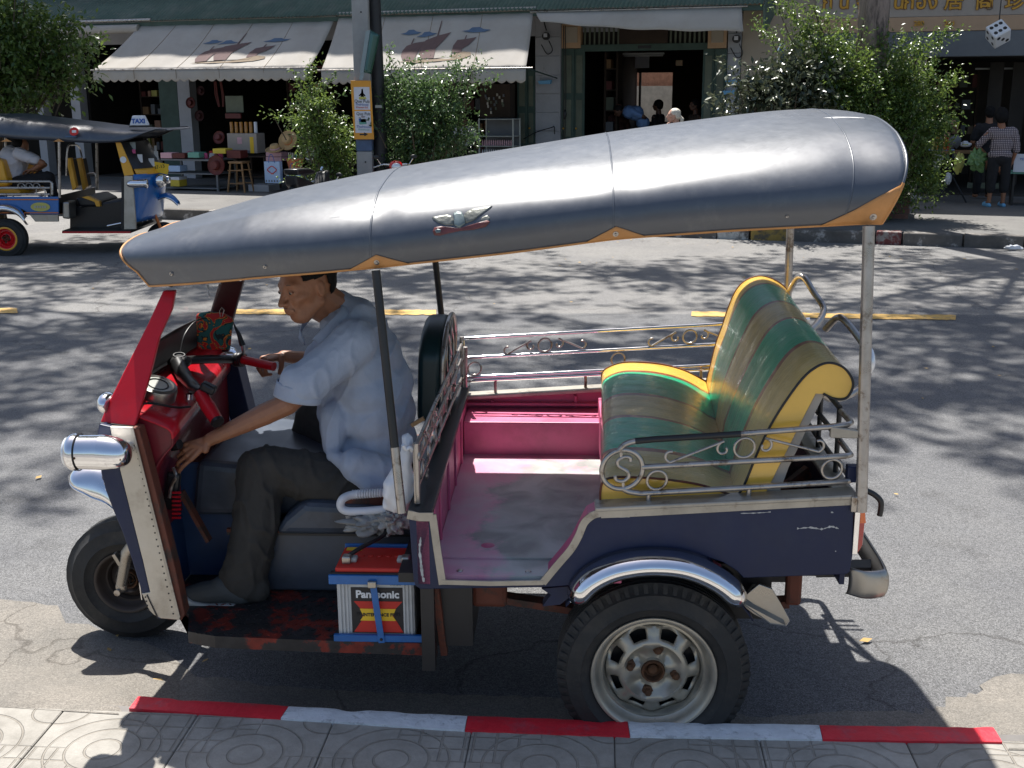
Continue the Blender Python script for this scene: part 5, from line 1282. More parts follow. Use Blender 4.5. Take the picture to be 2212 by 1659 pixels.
MB().tube([p + Vector((0, -.004, 0)) + (Vector((0, 0, .36)) - Vector((0, 0, .36))) for p in catmull([V(x, y, -.012) for x, y in [(1233, 1299), (1268, 1263), (1318, 1239), (1368, 1228), (1418, 1225), (1470, 1230), (1514, 1245), (1555, 1270), (1592, 1302)]], 5)], .004, 6).mk('guard_bead', 'chrome', g, smooth=80)
MB().prism(Vp([(1170, 1272), (1236, 1266), (1228, 1292), (1210, 1306), (1172, 1310), (1190, 1285)], .02), (0, .05, 0)).mk('guard_stay', 'navy_paint', T)
# inner mudguard: a curved sheet over the tyre, its tail flap hanging behind
b = MB()
b.grid(24, 3, lambda u, v: Vector((-.335 * math.cos(R(38) + u * R(112)), .012 + v * .20, .30 + .33 * math.sin(R(38) + u * R(112))))); b.mk('inner_guard', 'navy_paint', T, smooth=80, solid=.004)
fp_ = Vp([(1592, 1300), (1640, 1262), (1668, 1272), (1688, 1306), (1706, 1340), (1698, 1352), (1664, 1346), (1626, 1326)], .03)
MB().prism(fp_, (0, .012, 0)).mk('mud_flap', 'worn_chrome', T, bevel=.002)
MB().prism([V(1600, 1302, .0), V(1664, 1348, .0), V(1698, 1353, .0), V(1706, 1342, .14), V(1668, 1272, .16), V(1625, 1262, .10)], (0, .005, .0)).mk('mud_flap', 'worn_chrome', T)
MB().b2((.12, .12, .42), (.36, .17, .60)).mk('chassis_leg', 'black_paint', T)
for l in (.16, 1.24):
    MB().bar((-.52, l, .47), (-.12, l, .41), .05, .022).mk('leaf_spring', 'rust_brown', T); MB().bar((-.12, l, .41), (.42, l, .46), .05, .022).mk('leaf_spring', 'rust_brown', T)
    MB().box((-.50, l - .02, .49), (.11, .03, .10)).mk('spring_hanger', 'rust_brown', T, bevel=.015); MB().box((.43, l - .02, .52), (.05, .03, .12)).mk('spring_hanger', 'rust_brown', T, bevel=.012)
    MB().box((-.17, l, .40), (.03, .07, .13)).mk('spring_clamp', 'rust_brown', T)
MB().b2((-.66, .35, .44), (.5, .40, .50)).mk('chassis_rail', 'black_paint', T); MB().b2((-.66, 1.02, .44), (.5, 1.07, .50)).mk('chassis_rail', 'black_paint', T)
MB().bar((-.66, .06, .56), (-.64, .10, .30), .02, .03, up=(0, 1, 0)).mk('step_stay', 'rust_brown', T); MB().b2((-.70, .02, .28), (-.66, .07, .57)).mk('frame_upright', 'black_paint', T); MB().b2((-.68, .09, .33), (-.55, 1.3, .56)).mk('rear_bulkhead', 'black_paint', T)
# ---- tail: lamp, bumper, hook, mirror-like reflector
tx0 = V(1852, 1090, 0)
tl = MB().prism([(tx0.x - .004, -.002, tx0.z + .01), (tx0.x + .018, -.002, tx0.z + .0), (tx0.x + .026, -.002, tx0.z - .05), (tx0.x + .024, -.002, tx0.z - .125), (tx0.x + .012, -.002, tx0.z - .15), (tx0.x - .004, -.002, tx0.z - .15)], (0, .11, 0)).mk('tail_lamp', 'red_lens', T, bevel=.006)
MB().b2((tx0.x - .006, -.006, tx0.z - .152), (tx0.x + .009, .0, tx0.z + .012)).mk('lamp_rim', 'chrome', tl, bevel=.002)
MB().prism([(tx0.x + .010, -.004, tx0.z + .006), (tx0.x + .020, -.004, tx0.z - .004), (tx0.x + .027, -.004, tx0.z - .055), (tx0.x + .010, -.004, tx0.z - .055)], (0, .11, 0)).mk('indicator_lens', 'orange_lens', tl)
bz = V(1862, 1292, 0)
bp_ = MB(); bw = .034
pts = [(.56, .03), (.60, .0), (.645, .006), (.665, .05), (.67, .35), (.672, .71), (.67, 1.07), (.665, 1.37), (.645, 1.41), (.60, 1.42), (.555, 1.39)]
qq = catmull([(a_, b2, 0) for a_, b2 in pts], 4); k = len(qq) - 1
zc0 = V(1862, 1262, 0).z
bp_.grid(k, 6, lambda u, v: (lambda p, a_: Vector((p.x, p.y, zc0 + .042 * math.cos(a_)) ) + Vector(((p.x - .5) * .09 * math.sin(a_), (p.y - .71) * .012 * math.sin(a_), 0)))(qq[round(u * k)], math.pi * v))
bp_.mk('bumper', 'worn_chrome', T, smooth=60, solid=.006)
MB().bar((.50, .16, .57), (.655, .12, zc0), .03, .06, up=(0, 1, 0)).mk('bumper_stay', 'black_paint', T); MB().bar((.50, 1.2, .57), (.655, 1.2, zc0), .03, .06, up=(0, 1, 0)).mk('bumper_stay', 'black_paint', T)
hk_ = [V(x, y, .05) for x, y in ((1838, 1010), (1856, 1040), (1866, 1056), (1888, 1068), (1902, 1082), (1903, 1098), (1900, 1114))]
MB().tube(catmull(hk_, 5), .0085, 8).mk('tail_hook', 'black_tube', T, smooth=60); MB().box(V(1843, 1022, .05), (.04, .03, .05)).mk('hook_plate', 'navy_paint', T, bevel=.004)
pm2 = V(1876, 778, .35); MB().ball(pm2, (.018, .05, .045)).mk('reflector_lamp', 'lamp_glass', T, smooth=60)
# ================================================================ CABIN OF THE TUK-TUK
# footboard, tunnel and seat box
fb = MB(); fbp = [V(390, 1352, .02), V(398, 1374, .0), V(520, 1384, -.005), V(700, 1390, -.005), V(940, 1393, .0)]
zf = .345
addm('checker_plate', (.030, .029, .030), .45, .3, var=.4, vscale=20, col2=(.20, .028, .018), c2scale=8, c2lo=.52, c2hi=.56)
near_l = [(-1.585, .36), (-1.49, .25), (-1.455, .13), (-1.36, .10), (-1.1, .085), (-.66, .07)]
ft = MB(); ft.prism([(x, l, zf) for x, l in near_l] + [(-.66, 1.42, zf), (-1.585, 1.42, zf)], (0, 0, -.012)); ft.prism([(x, l, zf - .012) for x, l in near_l] + [(-.66, .09, zf - .012), (-1.36, .12, zf - .012), (-1.48, .23, zf - .012)], (0, 0, -.028))
fo = ft.mk('footboard', 'checker_plate', T)
lg = MB(); rq = random.Random(2)
for i in range(34):
    for j in range(11):
        x = -1.42 + i * .0225; l = .115 + j * .0235 * 1.5; a = R(45 if (i + j) % 2 else -45); d = Vector((math.cos(a), math.sin(a), 0)) * .010; e = Vector((-d.y, d.x, 0)) * .26
        c = Vector((x, l, zf + .0025)); lg.add([c - d, c - e, c + d, c + e, c + Vector((0, 0, .0))], [(0, 1, 2, 3)])
lg.mk('tread_pattern', 'checker_plate', fo, solid=.003, off=-1); LAST[0]['kind'] = 'stuff'
# engine box under the driver: lower grey side, stepped cover, blue top ahead of the seat
def boxp(nm, pts, l0, l1, m, bevel=.012): return MB().prism([(x, l0, z) for x, z in pts], (0, l1 - l0, 0)).mk(nm, m, T, bevel=bevel, seg=3)
boxp('engine_cover', [(-1.42, zf), (-.69, zf), (-.69, .56), (-1.38, .56)], .44, 1.1, 'engine_grey')
boxp('seat_box', [(-1.24, .561), (-.69, .561), (-.69, .66), (-1.13, .68), (-1.20, .62)], .40, 1.15, 'engine_grey', .03)
boxp('tank_cover', [(-1.55, .58), (-1.25, .58), (-.9, .60), (-.9, .70), (-1.28, .76), (-1.52, .78)], .52, 1.12, 'engine_grey', .03)
MB().b2((-1.40, .425, .562), (-.69, .44, .574)).mk('edge_strip', 'rust_brown', T); MB().b2((-1.40, .425, .553), (-.69, .438, .561)).mk('edge_strip', 'black_paint', T)
MB().b2((-1.18, .50, .645), (-.72, 1.12, .70)).mk('driver_seat', 'black_vinyl', T, bevel=.02, seg=3)
boxp('seat_frame_box', [(-1.0, .60), (-.70, .60), (-.70, .70), (-1.0, .70)], .42, 1.12, 'rust_brown', .004)
# front leg, shield, headlamp
sil = [(237, 922), (285, 924), (294, 960), (336, 1124), (363, 1228), (386, 1330), (389, 1340), (348, 1336), (332, 1328), (322, 1318), (306, 1282), (324, 1279), (309, 1213), (282, 1106), (261, 1022), (243, 951)]
sp_ = MB().prism(Vp(sil, .14), (0, .015, 0)).mk('front_leg_panel', 'brushed_panel', T, bevel=.002)
for i in range(26):
    t = i / 25; x, y = lerp(296, 378, t), lerp(962, 1326, t); p = V(x - 4, y, .139)
    MB().box((p.x, .1392, p.z), (.004, .002, .004)).mk('rivet', 'print_black', sp_)
for i in range(4):
    p = V(314 + i * 2, 1290 + i * 9, .139); MB().box((p.x, .1392, p.z), (.004, .002, .004)).mk('rivet', 'print_black', sp_)
MB().bar(V(317, 1285, .138), V(341, 1336, .138), .003, .002, up=(0, 1, 0)).mk('panel_joint', 'print_black', sp_)
blu = [(214, 916), (240, 922), (243, 951), (261, 1022), (282, 1106), (309, 1213), (324, 1279), (306, 1282), (300, 1261), (284, 1208), (264, 1150), (243, 1100), (228, 1060), (218, 1022), (210, 934)]
MB().prism(Vp(blu, .142), (0, .02, 0)).mk('front_leg_edge', 'navy_paint', T, bevel=.004)
MB().prism(Vp([(285, 924), (300, 926), (312, 968), (352, 1122), (378, 1226), (399, 1326), (391, 1342), (386, 1330), (363, 1228), (336, 1124), (294, 960)], .145), (0, .05, 0)).mk('inner_leg_edge', 'rust_brown', T, bevel=.003)
MB().bar(V(285, 924, .1385), V(387, 1334, .1385), .008, .004, up=(0, 1, 0)).mk('leg_edge_trim', 'trim_metal', sp_)
fx = [V(x, y, .142) for x, y in [(214, 918), (214, 960), (222, 1022), (246, 1100), (268, 1150), (290, 1208), (306, 1261)]]
b = MB(); k = len(fx) - 1; b.grid(k, 12, lambda u, v: fx[round(u * k)] + Vector((-.035 * math.sin(math.pi * v) + .012, .02 + v * 1.15, 0))); b.mk('front_shield', 'navy_paint', T, smooth=60, solid=.01)
boxp('front_leg_core', [(-1.64, .98), (-1.585, .98), (-1.52, .37), (-1.56, .37)], .165, .22, 'deep_blue', .004)
boxp('front_leg_core', [(-1.63, .98), (-1.55, .98), (-1.44, .36), (-1.53, .36)], 1.18, 1.28, 'navy_paint', .004)
# inner bulkhead
boxp('front_bulkhead', [(-1.612, .584), (-1.595, .584), (-1.585, .346), (-1.60, .346)], .24, 1.18, 'deep_blue', .003)
boxp('front_bulkhead', [(-1.62, .96), (-1.590, .96), (-1.592, .586), (-1.612, .586)], .24, 1.18, 'maroon_paint', .003)
boxp('side_cover', [(-1.60, .346), (-1.36, .346), (-1.40, .60), (-1.50, .76), (-1.60, .76)], .56, .575, 'deep_blue', .003)
MB().bar(V(392, 1062, .42), V(452, 1168, .42), .012, .035, up=(0, 1, 0)).mk('brace', 'rust_brown', T)
# headlamp
h0, h1 = V(149, 976, .07), V(276, 982, .07)
ax = Vector((-1, 0, .0)); hr = .0535
hl = MB().lathe([(0, .0), (hr * .8, .0), (hr * .96, -.003), (hr * 1.04, -.012), (hr * 1.06, -.024), (hr * .98, -.030), (hr * .97, -.040), (hr * 1.0, -.10)], h0, ax, 32)
def tail(u, v):
    a = 2 * math.pi * v; q = math.sin(u * math.pi / 2); r = hr * math.cos(u * math.pi / 2 * .999) ** .55
    return h0 + Vector((.10 + q * .085, r * math.cos(a), r * math.sin(a) * 1.0 - .006 * q))
hl.grid(14, 32, tail); hlo = hl.mk('headlamp', 'chrome', T, smooth=50)
MB().ball(h0 + Vector((-.003, 0, 0)), (.012, hr * .86, hr * .86), 20, 12).mk('lens', 'lamp_glass', hlo, smooth=80)
MB().lathe([(hr * 1.03, 0), (hr * 1.075, -.002), (hr * 1.03, -.005)], h0 + Vector((.030, 0, 0)), ax, 32).mk('clamp_ring', 'black_paint', hlo, smooth=50)
for x, y in ((160, 990), (264, 1003)):
    p = V(x, y, .07 - hr * .98); MB().ball((p.x, .07 - hr * .93, p.z), (.005, .004, .005), 8, 6).mk('screw', 'rust_nut', hlo)
MB().tube([(h1.x - .03, .08, h1.z), (h1.x - .02, .15, h1.z)], .02, 10).mk('lamp_stay', 'chrome', T, smooth=60)
hl2 = MB().lathe([(0, .012), (hr * .8, .004), (hr * 1.05, -.012), (hr, -.04), (hr, -.10), (hr * .7, -.15), (0, -.17)], (h0.x, 1.33, h0.z), ax, 24).mk('headlamp', 'chrome', T, smooth=50)
MB().ball(V(232, 870, .35), (.03, .05, .035)).mk('sidelamp', 'chrome', T, smooth=60)
# windscreen frame and glass
addm('black_pillar', (.035, .008, .010), .4, var=.2)
pil = [(352, 628), (378, 628), (371, 668), (344, 728), (326, 800), (312, 851), (291, 921), (216, 913), (230, 878), (275, 787), (318, 702)]
def lf(y): return lerp(.17, .36, (915 - y) / 290)
pp = [V(x, y, lf(y)) for x, y in pil]
MB().prism(pp, (0, .022, 0)).mk('screen_pillar', 'red_paint', T, bevel=.004)
MB().prism([V(216, 913, .165), V(291, 921, .165), V(292, 927, .165), V(214, 918, .165)], (0, .03, 0)).mk('pillar_seal', 'black_paint', T)
pr = [Vector((p.x, 1.44 - p.y - .02 + 0.0, p.z)) for p in pp]
fpil = [(474, 606), (526, 606), (510, 664), (500, 700), (494, 760), (440, 766), (420, 772), (400, 788), (385, 790), (425, 742), (455, 670)]
MB().prism([V(x, y, 1.20 - (790 - y) / 184 * .10) for x, y in fpil], (0, .025, 0)).mk('screen_pillar', 'black_pillar', T, bevel=.004)
# front frame around the glass (outer rails)
g0, g1 = V(352, 628, .36), V(232, 880, .19); g2, g3 = V(472, 606, 1.10), None
top_n, bot_n = Vector((-1.50, .36, 1.405)), Vector((-1.665, .20, 1.06)); top_f, bot_f = Vector((-1.50, 1.10, 1.405)), Vector((-1.665, 1.24, 1.06))
b = MB(); b.grid(10, 14, lambda u, v: top_n.lerp(bot_n, u).lerp(top_f.lerp(bot_f, u), v) + Vector((-.05 * math.sin(math.pi * v), 0, 0))); b.mk('windscreen', 'windscreen', T, smooth=80)
MB().tube([top_n.lerp(top_f, v / 10) + Vector((-.05 * math.sin(math.pi * v / 10), 0, .008)) for v in range(11)], .010, 8).mk('screen_frame', 'black_tube', T, smooth=60)
MB().grid(8, 12, lambda u, v: (bot_n + Vector((0, -.01, .02))).lerp(bot_n + Vector((-.03, -.03, -.12)), u).lerp((bot_f + Vector((0, .01, .02))).lerp(bot_f + Vector((-.03, .03, -.12)), u), v) + Vector((-.055 * math.sin(math.pi * v), 0, 0))).mk('scuttle_panel', 'maroon_paint', T, smooth=80, solid=.006)
MB().grid(8, 12, lambda u, v: top_n.lerp(bot_n, .66 + .42 * u).lerp(top_f.lerp(bot_f, .66 + .42 * u), v) + Vector((-.05 * math.sin(math.pi * v) + .006, 0, 0))).mk('screen_rubber', 'black_paint', T, smooth=80, solid=.004)
# stickers on the glass
for (u, v, r, m_) in ((.12, .86, .022, 'print_white'), (.30, .80, .014, 'print_white'), (.40, .84, .013, 'print_white'), (.28, .90, .012, 'print_white')):
    p = top_n.lerp(bot_n, u).lerp(top_f.lerp(bot_f, u), v) + Vector((-.05 * math.sin(math.pi * v) + .002, 0, 0))
    MB().lathe([(r * .7 if r > .02 else 0, 0), (r, 0)], p, (1, 0, .4), 16).mk('screen_sticker', m_, T, solid=.001)
# dashboard box: top shelf, sloping face
dt = [(-1.68, 1.045), (-1.50, .985), (-1.475, .955), (-1.475, .93), (-1.53, .885), (-1.585, .76), (-1.60, .76), (-1.67, 1.0)]
dn = [V(300, 872, .22), V(330, 905, .22)]
def dash_f(s, l): # profile point
    pass
dpro = [(-1.665, 1.055), (-1.60, 1.035), (-1.51, 1.00), (-1.485, .985), (-1.478, .965), (-1.482, .935), (-1.50, .915), (-1.535, .87), (-1.565, .80), (-1.580, .72)]
b = MB(); pk = catmull([(x, 0, z) for x, z in dpro], 4); k = len(pk) - 1
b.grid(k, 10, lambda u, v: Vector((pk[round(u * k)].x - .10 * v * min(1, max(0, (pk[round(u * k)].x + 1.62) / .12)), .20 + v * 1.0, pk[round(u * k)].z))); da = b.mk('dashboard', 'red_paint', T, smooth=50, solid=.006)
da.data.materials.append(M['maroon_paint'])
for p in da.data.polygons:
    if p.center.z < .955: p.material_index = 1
MB().prism([(x, .206, z) for x, z in dpro] + [(-1.63, .206, .72)], (0, .006, 0)).mk('dash_end', 'maroon_paint', T)
# round instrument, ignition switch, cables
ic = V(352, 812, .40); ic = Vector((-1.60, .42, 1.045)); axn = Vector((.35, -.15, .93)).normalized()
ins = MB().lathe([(0, .012), (.045, .012), (.052, .016), (.062, .013), (.066, .004), (.066, -.03)], ic + axn * .02, axn, 32).mk('instrument', 'worn_chrome', T, smooth=40)
MB().lathe([(.0, 0), (.046, 0)], ic + axn * .0335, axn, 24).mk('dial', 'cream_frame', ins)
MB().lathe([(.030, 0), (.034, .003), (.036, 0)], ic + axn * .034, axn, 24).mk('dial_ring', 'black_paint', ins, smooth=40)
MB().lathe([(0, .02), (.012, .018), (.014, 0)], (-1.52, .50, 1.005), (0.2, 0, 1), 14).mk('switch', 'chrome', T, smooth=40)
MB().tube(catmull([(-1.62, .24, 1.04), (-1.57, .26, 1.055), (-1.51, .34, 1.02), (-1.49, .42, 1.0)], 6), .004, 6).mk('cable', 'black_tube', T, smooth=60)
MB().lathe([(0, .018), (.016, .016), (.018, 0), (.018, -.02)], (-1.525, .36, .888), (.7, -.3, .2), 14).mk('ignition_switch', 'black_paint', T, smooth=40)
# handlebar: forked stem, cross tube to each grip
hb = MB(); c0 = V(388, 782, .72)
HL = V(462, 880, .38); HLg0 = V(437, 842, .46); 
hb.tube(catmull([c0 + Vector((.0, .02, .0)), V(450, 776, .86), V(505, 776, .99)], 6), .016, 12)
hb.tube(catmull([c0 + Vector((0, -.02, 0)), V(398, 812, .62), V(420, 838, .50), V(436, 846, .46)], 6), [.026] * 7 + [.022] * 6 + [.017] * 6, 12)
hb.ball(c0, (.042, .045, .024)); hb.tube([c0, c0 + Vector((-.10, 0, -.25))], .022, 10)
ho = hb.mk('handlebar', 'black_tube', T, smooth=60)
MB().lathe([(0, -.004), (.014, -.003), (.017, .003), (.021, .003), (.022, -.002)], c0 + Vector((0, 0, .024)), (.1, -.2, 1), 16).mk('stem_bolt', 'black_paint', ho, smooth=40)
gl0, gl1 = V(432, 850, .46), V(468, 908, .38)
MB().tube([gl0, gl0.lerp(gl1, .5), gl1], [.021, .024, .021], 14).mk('grip', 'red_paint', ho, smooth=60)
MB().tube([gl1, gl1 + (gl1 - gl0).normalized() * .012], .021, 14).mk('grip_end', 'black_paint', ho, smooth=40)
MB().box(V(450, 838, .46), (.05, .04, .03), Matrix.Rotation(.5, 3, 'Y')).mk('switch_block', 'black_paint', ho, bevel=.008)
gr0, gr1 = V(520, 776, .99), V(592, 792, .93)
MB().tube([gr0, gr1], .0165, 14).mk('grip', 'red_paint', ho, smooth=60)
for t in (.0, .3, .6): MB().lathe([(.0, 0), (.026, 0), (.028, .006), (.026, .012), (0, .012)], V(508, 776, .995) + Vector((.012 * t * 3, -.004 * t, 0)), (gr1 - gr0), 16).mk('switch_collar', 'black_paint', ho, smooth=40)
MB().tube([V(527, 772, .99), V(524, 746, .99), V(516, 727, .99)], .006, 6).mk('lever_stay', 'steel_tube', ho, smooth=60)
MB().tube([V(524, 746, .99), V(516, 722, .99), V(506, 702, .99)], [.012, .008, .003], 8).mk('mirror_stalk', 'black_tube', ho, smooth=60)
MB().tube(catmull([V(506, 702, .99), V(500, 690, .97), V(480, 688, .95), V(430, 690, .9), V(400, 720, .8), V(388, 765, .74)], 6), .0025, 6).mk('cable', 'black_tube', ho, smooth=60)
MB().box(V(506, 830, 1.24), (.03, .03, .045)).mk('indicator', 'orange_lens', T, bevel=.006)
MB().box(V(500, 880, 1.22), (.03, .03, .06)).mk('indicator_bracket', 'black_paint', T)
MB().prism(Vp([(496, 780), (507, 795), (512, 900), (514, 960), (500, 960), (496, 860)], 1.22), (0, .03, 0)).mk('far_leg_edge', 'maroon_paint', T)
# pouch hanging from the screen
pc = [(421, 679), (450, 674), (480, 678), (503, 690), (498, 720), (495, 757), (460, 757), (424, 755), (423, 715)]
def pouch_mat():
    m = bpy.data.materials.new('batik_cloth'); m.use_nodes = True; nt = m.node_tree; b = nt.nodes['Principled BSDF']; L = nt.links; b.inputs['Roughness'].default_value = .8
    tc = nd(nt, 'ShaderNodeTexCoord'); n = nd(nt, 'ShaderNodeTexNoise'); n.inputs['Scale'].default_value = 17; n.inputs['Detail'].default_value = 2; n.inputs['Distortion'].default_value = 1.6; L.new(tc.outputs['Object'], n.inputs['Vector'])
    cr = nd(nt, 'ShaderNodeValToRGB'); cr.color_ramp.interpolation = 'CONSTANT'; L.new(n.outputs[0], cr.inputs[0]); el = cr.color_ramp.elements
    el[0].position = 0; el[0].color = (.01, .10, .09, 1); el[1].position = .44; el[1].color = (.005, .02, .02, 1)
    for p_, c in ((.465, (.55, .22, .02, 1)), (.49, (.38, .012, .012, 1)), (.60, (.50, .30, .12, 1)), (.615, (.02, .16, .10, 1))):
        e = el.new(p_); e.color = c
    L.new(cr.outputs[0], b.inputs['Base Color']); return m
M['batik'] = pouch_mat()
pth = thing('cloth_pouch', 'red and green batik pouch clipped behind the windscreen of the navy tuk-tuk', 'pouch')
def Wv(p): return VO + LX_ * p.x + LL_ * p.y + Vector((0, 0, p.z))
pth.location = Wv(V(460, 757, .92)); pth.rotation_euler = (0, 0, -PSI); pr0 = V(460, 757, .92)
MB().prism([V(x, y, .92) - pr0 for x, y in pc], (0, .03, 0)).mk('cloth', 'batik', pth, bevel=.012, seg=3, smooth=60)
MB().tube([V(476, 684, .915) - pr0, V(474, 672, .915) - pr0, V(479, 664, .915) - pr0, V(484, 670, .915) - pr0, V(480, 684, .915) - pr0], .0018, 5).mk('clip', 'steel_tube', pth)
# bunch of keys and lock, door handle strap inside the front leg
kt = V(372, 1060, .36); MB().box(kt, (.045, .03, .13), Matrix.Rotation(.2, 3, 'Y')).mk('lock', 'black_paint', T, bevel=.01)
MB().tube(catmull([V(374, 1010, .36), V(380, 1030, .35), V(370, 1050, .34), V(366, 1075, .34)], 5), .006, 6).mk('chain', 'steel_tube', T, smooth=50)
for i in range(7): MB().b2(tuple(V(380, 1064 + i * 9, .335) - Vector((.012, .004, .003))), tuple(V(380, 1064 + i * 9, .335) + Vector((.016, .004, .003)))).mk('brush_tuft', 'red_paint', T)
MB().box(V(330, 998, .25), (.024, .02, .05)).mk('door_stop', 'wood', T, bevel=.006); MB().bar(V(315, 990, .22), V(325, 1035, .22), .012, .008, up=(0, 1, 0)).mk('strap', 'cream_frame', T)
# front wheel, fork, mudguard
addm('dark_rim', (.05, .038, .032), .6, .2, var=.3)
FWX = V(150, 1210, .80).x + .236
fw = wheel('wheel', T, (FWX, .735, .236), (0, -1, 0), .236, .13, .118, rim_m='dark_rim', slots=0, nuts=0, simple=True, label='front wheel of the near tuk-tuk')
fk_ = MB(); hubp = V(262, 1266, .62)
fk_.tube([Vector((-1.68, .66, .60)), V(274, 1195, .66), V(262, 1262, .66)], [.020, .022, .020], 10); fk_.ball(V(262, 1268, .66), (.022, .012, .022)); fk_.tube([(-1.68, .92, .60), (FWX, .90, .24)], .02, 10); fk_.tube([(-1.72, .5, .62), (-1.72, .95, .62)], .02, 8)
fk_.bar(V(248, 1195, .66), V(262, 1218, .66), .012, .03, up=(0, 1, 0)); fk_.mk('front_fork', 'worn_chrome', T, smooth=50)
MB().tube([(FWX, .64, .236), (FWX, .93, .236)], .012, 8).mk('front_axle', 'steel_tube', T)
mg = [(140, 1046), (150, 1052), (178, 1066), (205, 1084), (228, 1108), (250, 1140), (266, 1180), (280, 1225)]
outer = catmull([V(x, y, .71) + Vector((0, -.10, 0)) * 0 for x, y in [(139, 1040), (160, 1022), (200, 1018), (240, 1040), (268, 1090), (290, 1160), (302, 1235)]], 5)
def mud(u, v):
    k = len(outer) - 1; p = outer[min(k, round(u * k))]; a = math.pi * (v - .5)
    w_ = .092 * (1 - .55 * (1 - min(1, u * 5)) ** 2)
    return Vector((p.x + .012 * (abs(v - .5) * 2) ** 2, .77 + math.sin(a) * w_, p.z - .105 * (1 - math.cos(a)) ** 1.2 * (.10 + .90 * min(1, u * 3.2)) + .01))
MB().grid(len(outer) - 1, 16, mud).mk('front_mudguard', 'chrome', T, smooth=80, solid=.003)
LAST[0]['label'] = 'chromed mudguard over the front wheel'
for v in (0.0, 1.0): MB().tube([mud(i / (len(outer) - 1), v) for i in range(len(outer))], .004, 6).mk('mudguard_bead', 'chrome', T, smooth=80)

# ================================================================ BATTERY ON THE FOOTBOARD
bq = V(722, 1362, .09); bt0 = V(700, 1243, .09)
Bx0, Bx1 = bq.x + .0, V(905, 1357, .09).x; bl = .09; bz0, bz1 = zf + .008, V(800, 1243, .09).z
bat = thing('battery', 'white car battery with a red top strapped in a blue iron frame on the footboard', 'battery')
bo = Vector(((Bx0 + Bx1) / 2, bl, zf)); bat.location = Wv(bo); bat.rotation_euler = (0, 0, -PSI)
w_ = (Bx1 - Bx0) / 2; hh = bz1 - zf
def BB(nm, m, a, c, bevel=.002): return MB().b2(a, c).mk(nm, m, bat, bevel=bevel)
BB('case', 'battery_white', (-w_ + .012, .006, .01), (w_ - .012, .17, hh - .006), .006)
for s in (-1, 1):
    for i in range(3): BB('case_rib', 'battery_white', (s * (w_ - .022 - i * .011) - .003, .001, .012), (s * (w_ - .022 - i * .011) + .003, .0075, hh - .012), .001)
BB('top', 'print_red', (-w_ + .010, .004, hh - .005), (w_ - .010, .172, hh + .022), .005)
BB('top_label', 'print_yellow', (-w_ + .02, .14, hh + .0225), (-w_ + .07, .165, hh + .0235), .0)
for s in (-1, 1):
    BB('terminal', 'worn_chrome', (s * (w_ - .04) - .014, .03, hh + .02), (s * (w_ - .04) + .014, .06, hh + .048), .006); BB('terminal', 'cream_frame', (s * (w_ - .058) - .012, .045, hh + .02), (s * (w_ - .058) + .012, .08, hh + .036), .006)
for i in range(5): MB().lathe([(0, .004), (.009, .003), (.010, 0)], (-.055 + i * .028, .1, hh + .0222), (0, 0, 1), 12).mk('cell_cap', 'print_red', bat, smooth=40)
fr_ = BB('frame_bar', 'blue_paint', (-w_ - .008, -.012, hh - .026), (w_ + .004, .0, hh + .004), .002)
BB('frame_bar', 'blue_paint', (-w_ - .0, -.014, .0), (w_ + .016, .0, .022), .002); BB('frame_bar', 'blue_paint', (-w_ + .01, .174, hh + .005), (w_, .184, hh + .03), .002)
BB('frame_bar', 'black_tube', (-w_ - .004, -.004, hh + .004), (w_ + .002, .012, hh + .009), .001)
MB().bar((-.004, -.016, hh - .01), (.018, -.017, .0), .020, .005, up=(0, 1, 0)).mk('strap', 'blue_paint', bat, bevel=.001)
BB('buckle', 'worn_chrome', (-.018, -.026, hh - .032), (.008, -.012, hh - .010), .003)
MB().lathe([(0, .002), (.004, .002), (.005, 0)], (.017, -.02, .012), (0, -1, 0), 10).mk('strap_bolt', 'black_paint', bat)
lx0, lx1, lz0, lz1 = -w_ + .056, w_ - .044, .022, hh - .042
def flat(nm, m, pts, y): return MB().prism([(x, y, z) for x, z in pts], (0, .0012, 0)).mk(nm, m, bat)
flat('label_panel', 'print_black', [(lx0, lz0), (lx1, lz0), (lx1, lz1), (lx0, lz1)], .0045)
lw = lx1 - lx0; lh = lz1 - lz0
def LQ(x, y): return (lx0 + x * lw, lz0 + y * lh)
flat('label_red', 'print_red', [LQ(.03, .02), LQ(.97, .02), LQ(.84, .28), LQ(.80, .30), LQ(.80, .5), LQ(.97, .70), LQ(.05, .70), LQ(.20, .5), LQ(.20, .30)], .0032)
flat('label_yellow', 'print_yellow', [LQ(.16, .28), LQ(.84, .28), LQ(.78, .38), LQ(.84, .54), LQ(.16, .54), LQ(.22, .38)], .0020)
text('lettering', 'Panasonic', .034, 'print_white', basis(((lx0 + lx1) / 2, .0030, lz0 + lh * .85), (1, 0, 0), (0, 0, 1)), bat, .0005, bold=.0012)
text('lettering', 'MAINTENANCE FREE', .0145, 'print_black', basis(((lx0 + lx1) / 2, .0012, lz0 + lh * .41), (1, 0, 0), (0, 0, 1)), bat, .0004, bold=.0005)
text('lettering', 'UPPER LEVEL', .006, 'print_black', basis((lx1 - .025, .0045, hh - .033), (1, 0, 0), (0, 0, 1)), bat, .0003); text('lettering', 'LOWER LEVEL', .006, 'print_black', basis((lx1 - .025, .0045, hh - .044), (1, 0, 0), (0, 0, 1)), bat, .0003)
MB().tube(catmull([(-w_ + .04, .05, hh + .04), (-w_ + .08, .09, hh + .055), (-w_ + .14, .16, hh + .07), (-.0, .25, hh + .08)], 6), .007, 8).mk('battery_lead', 'black_tube', bat, smooth=60)
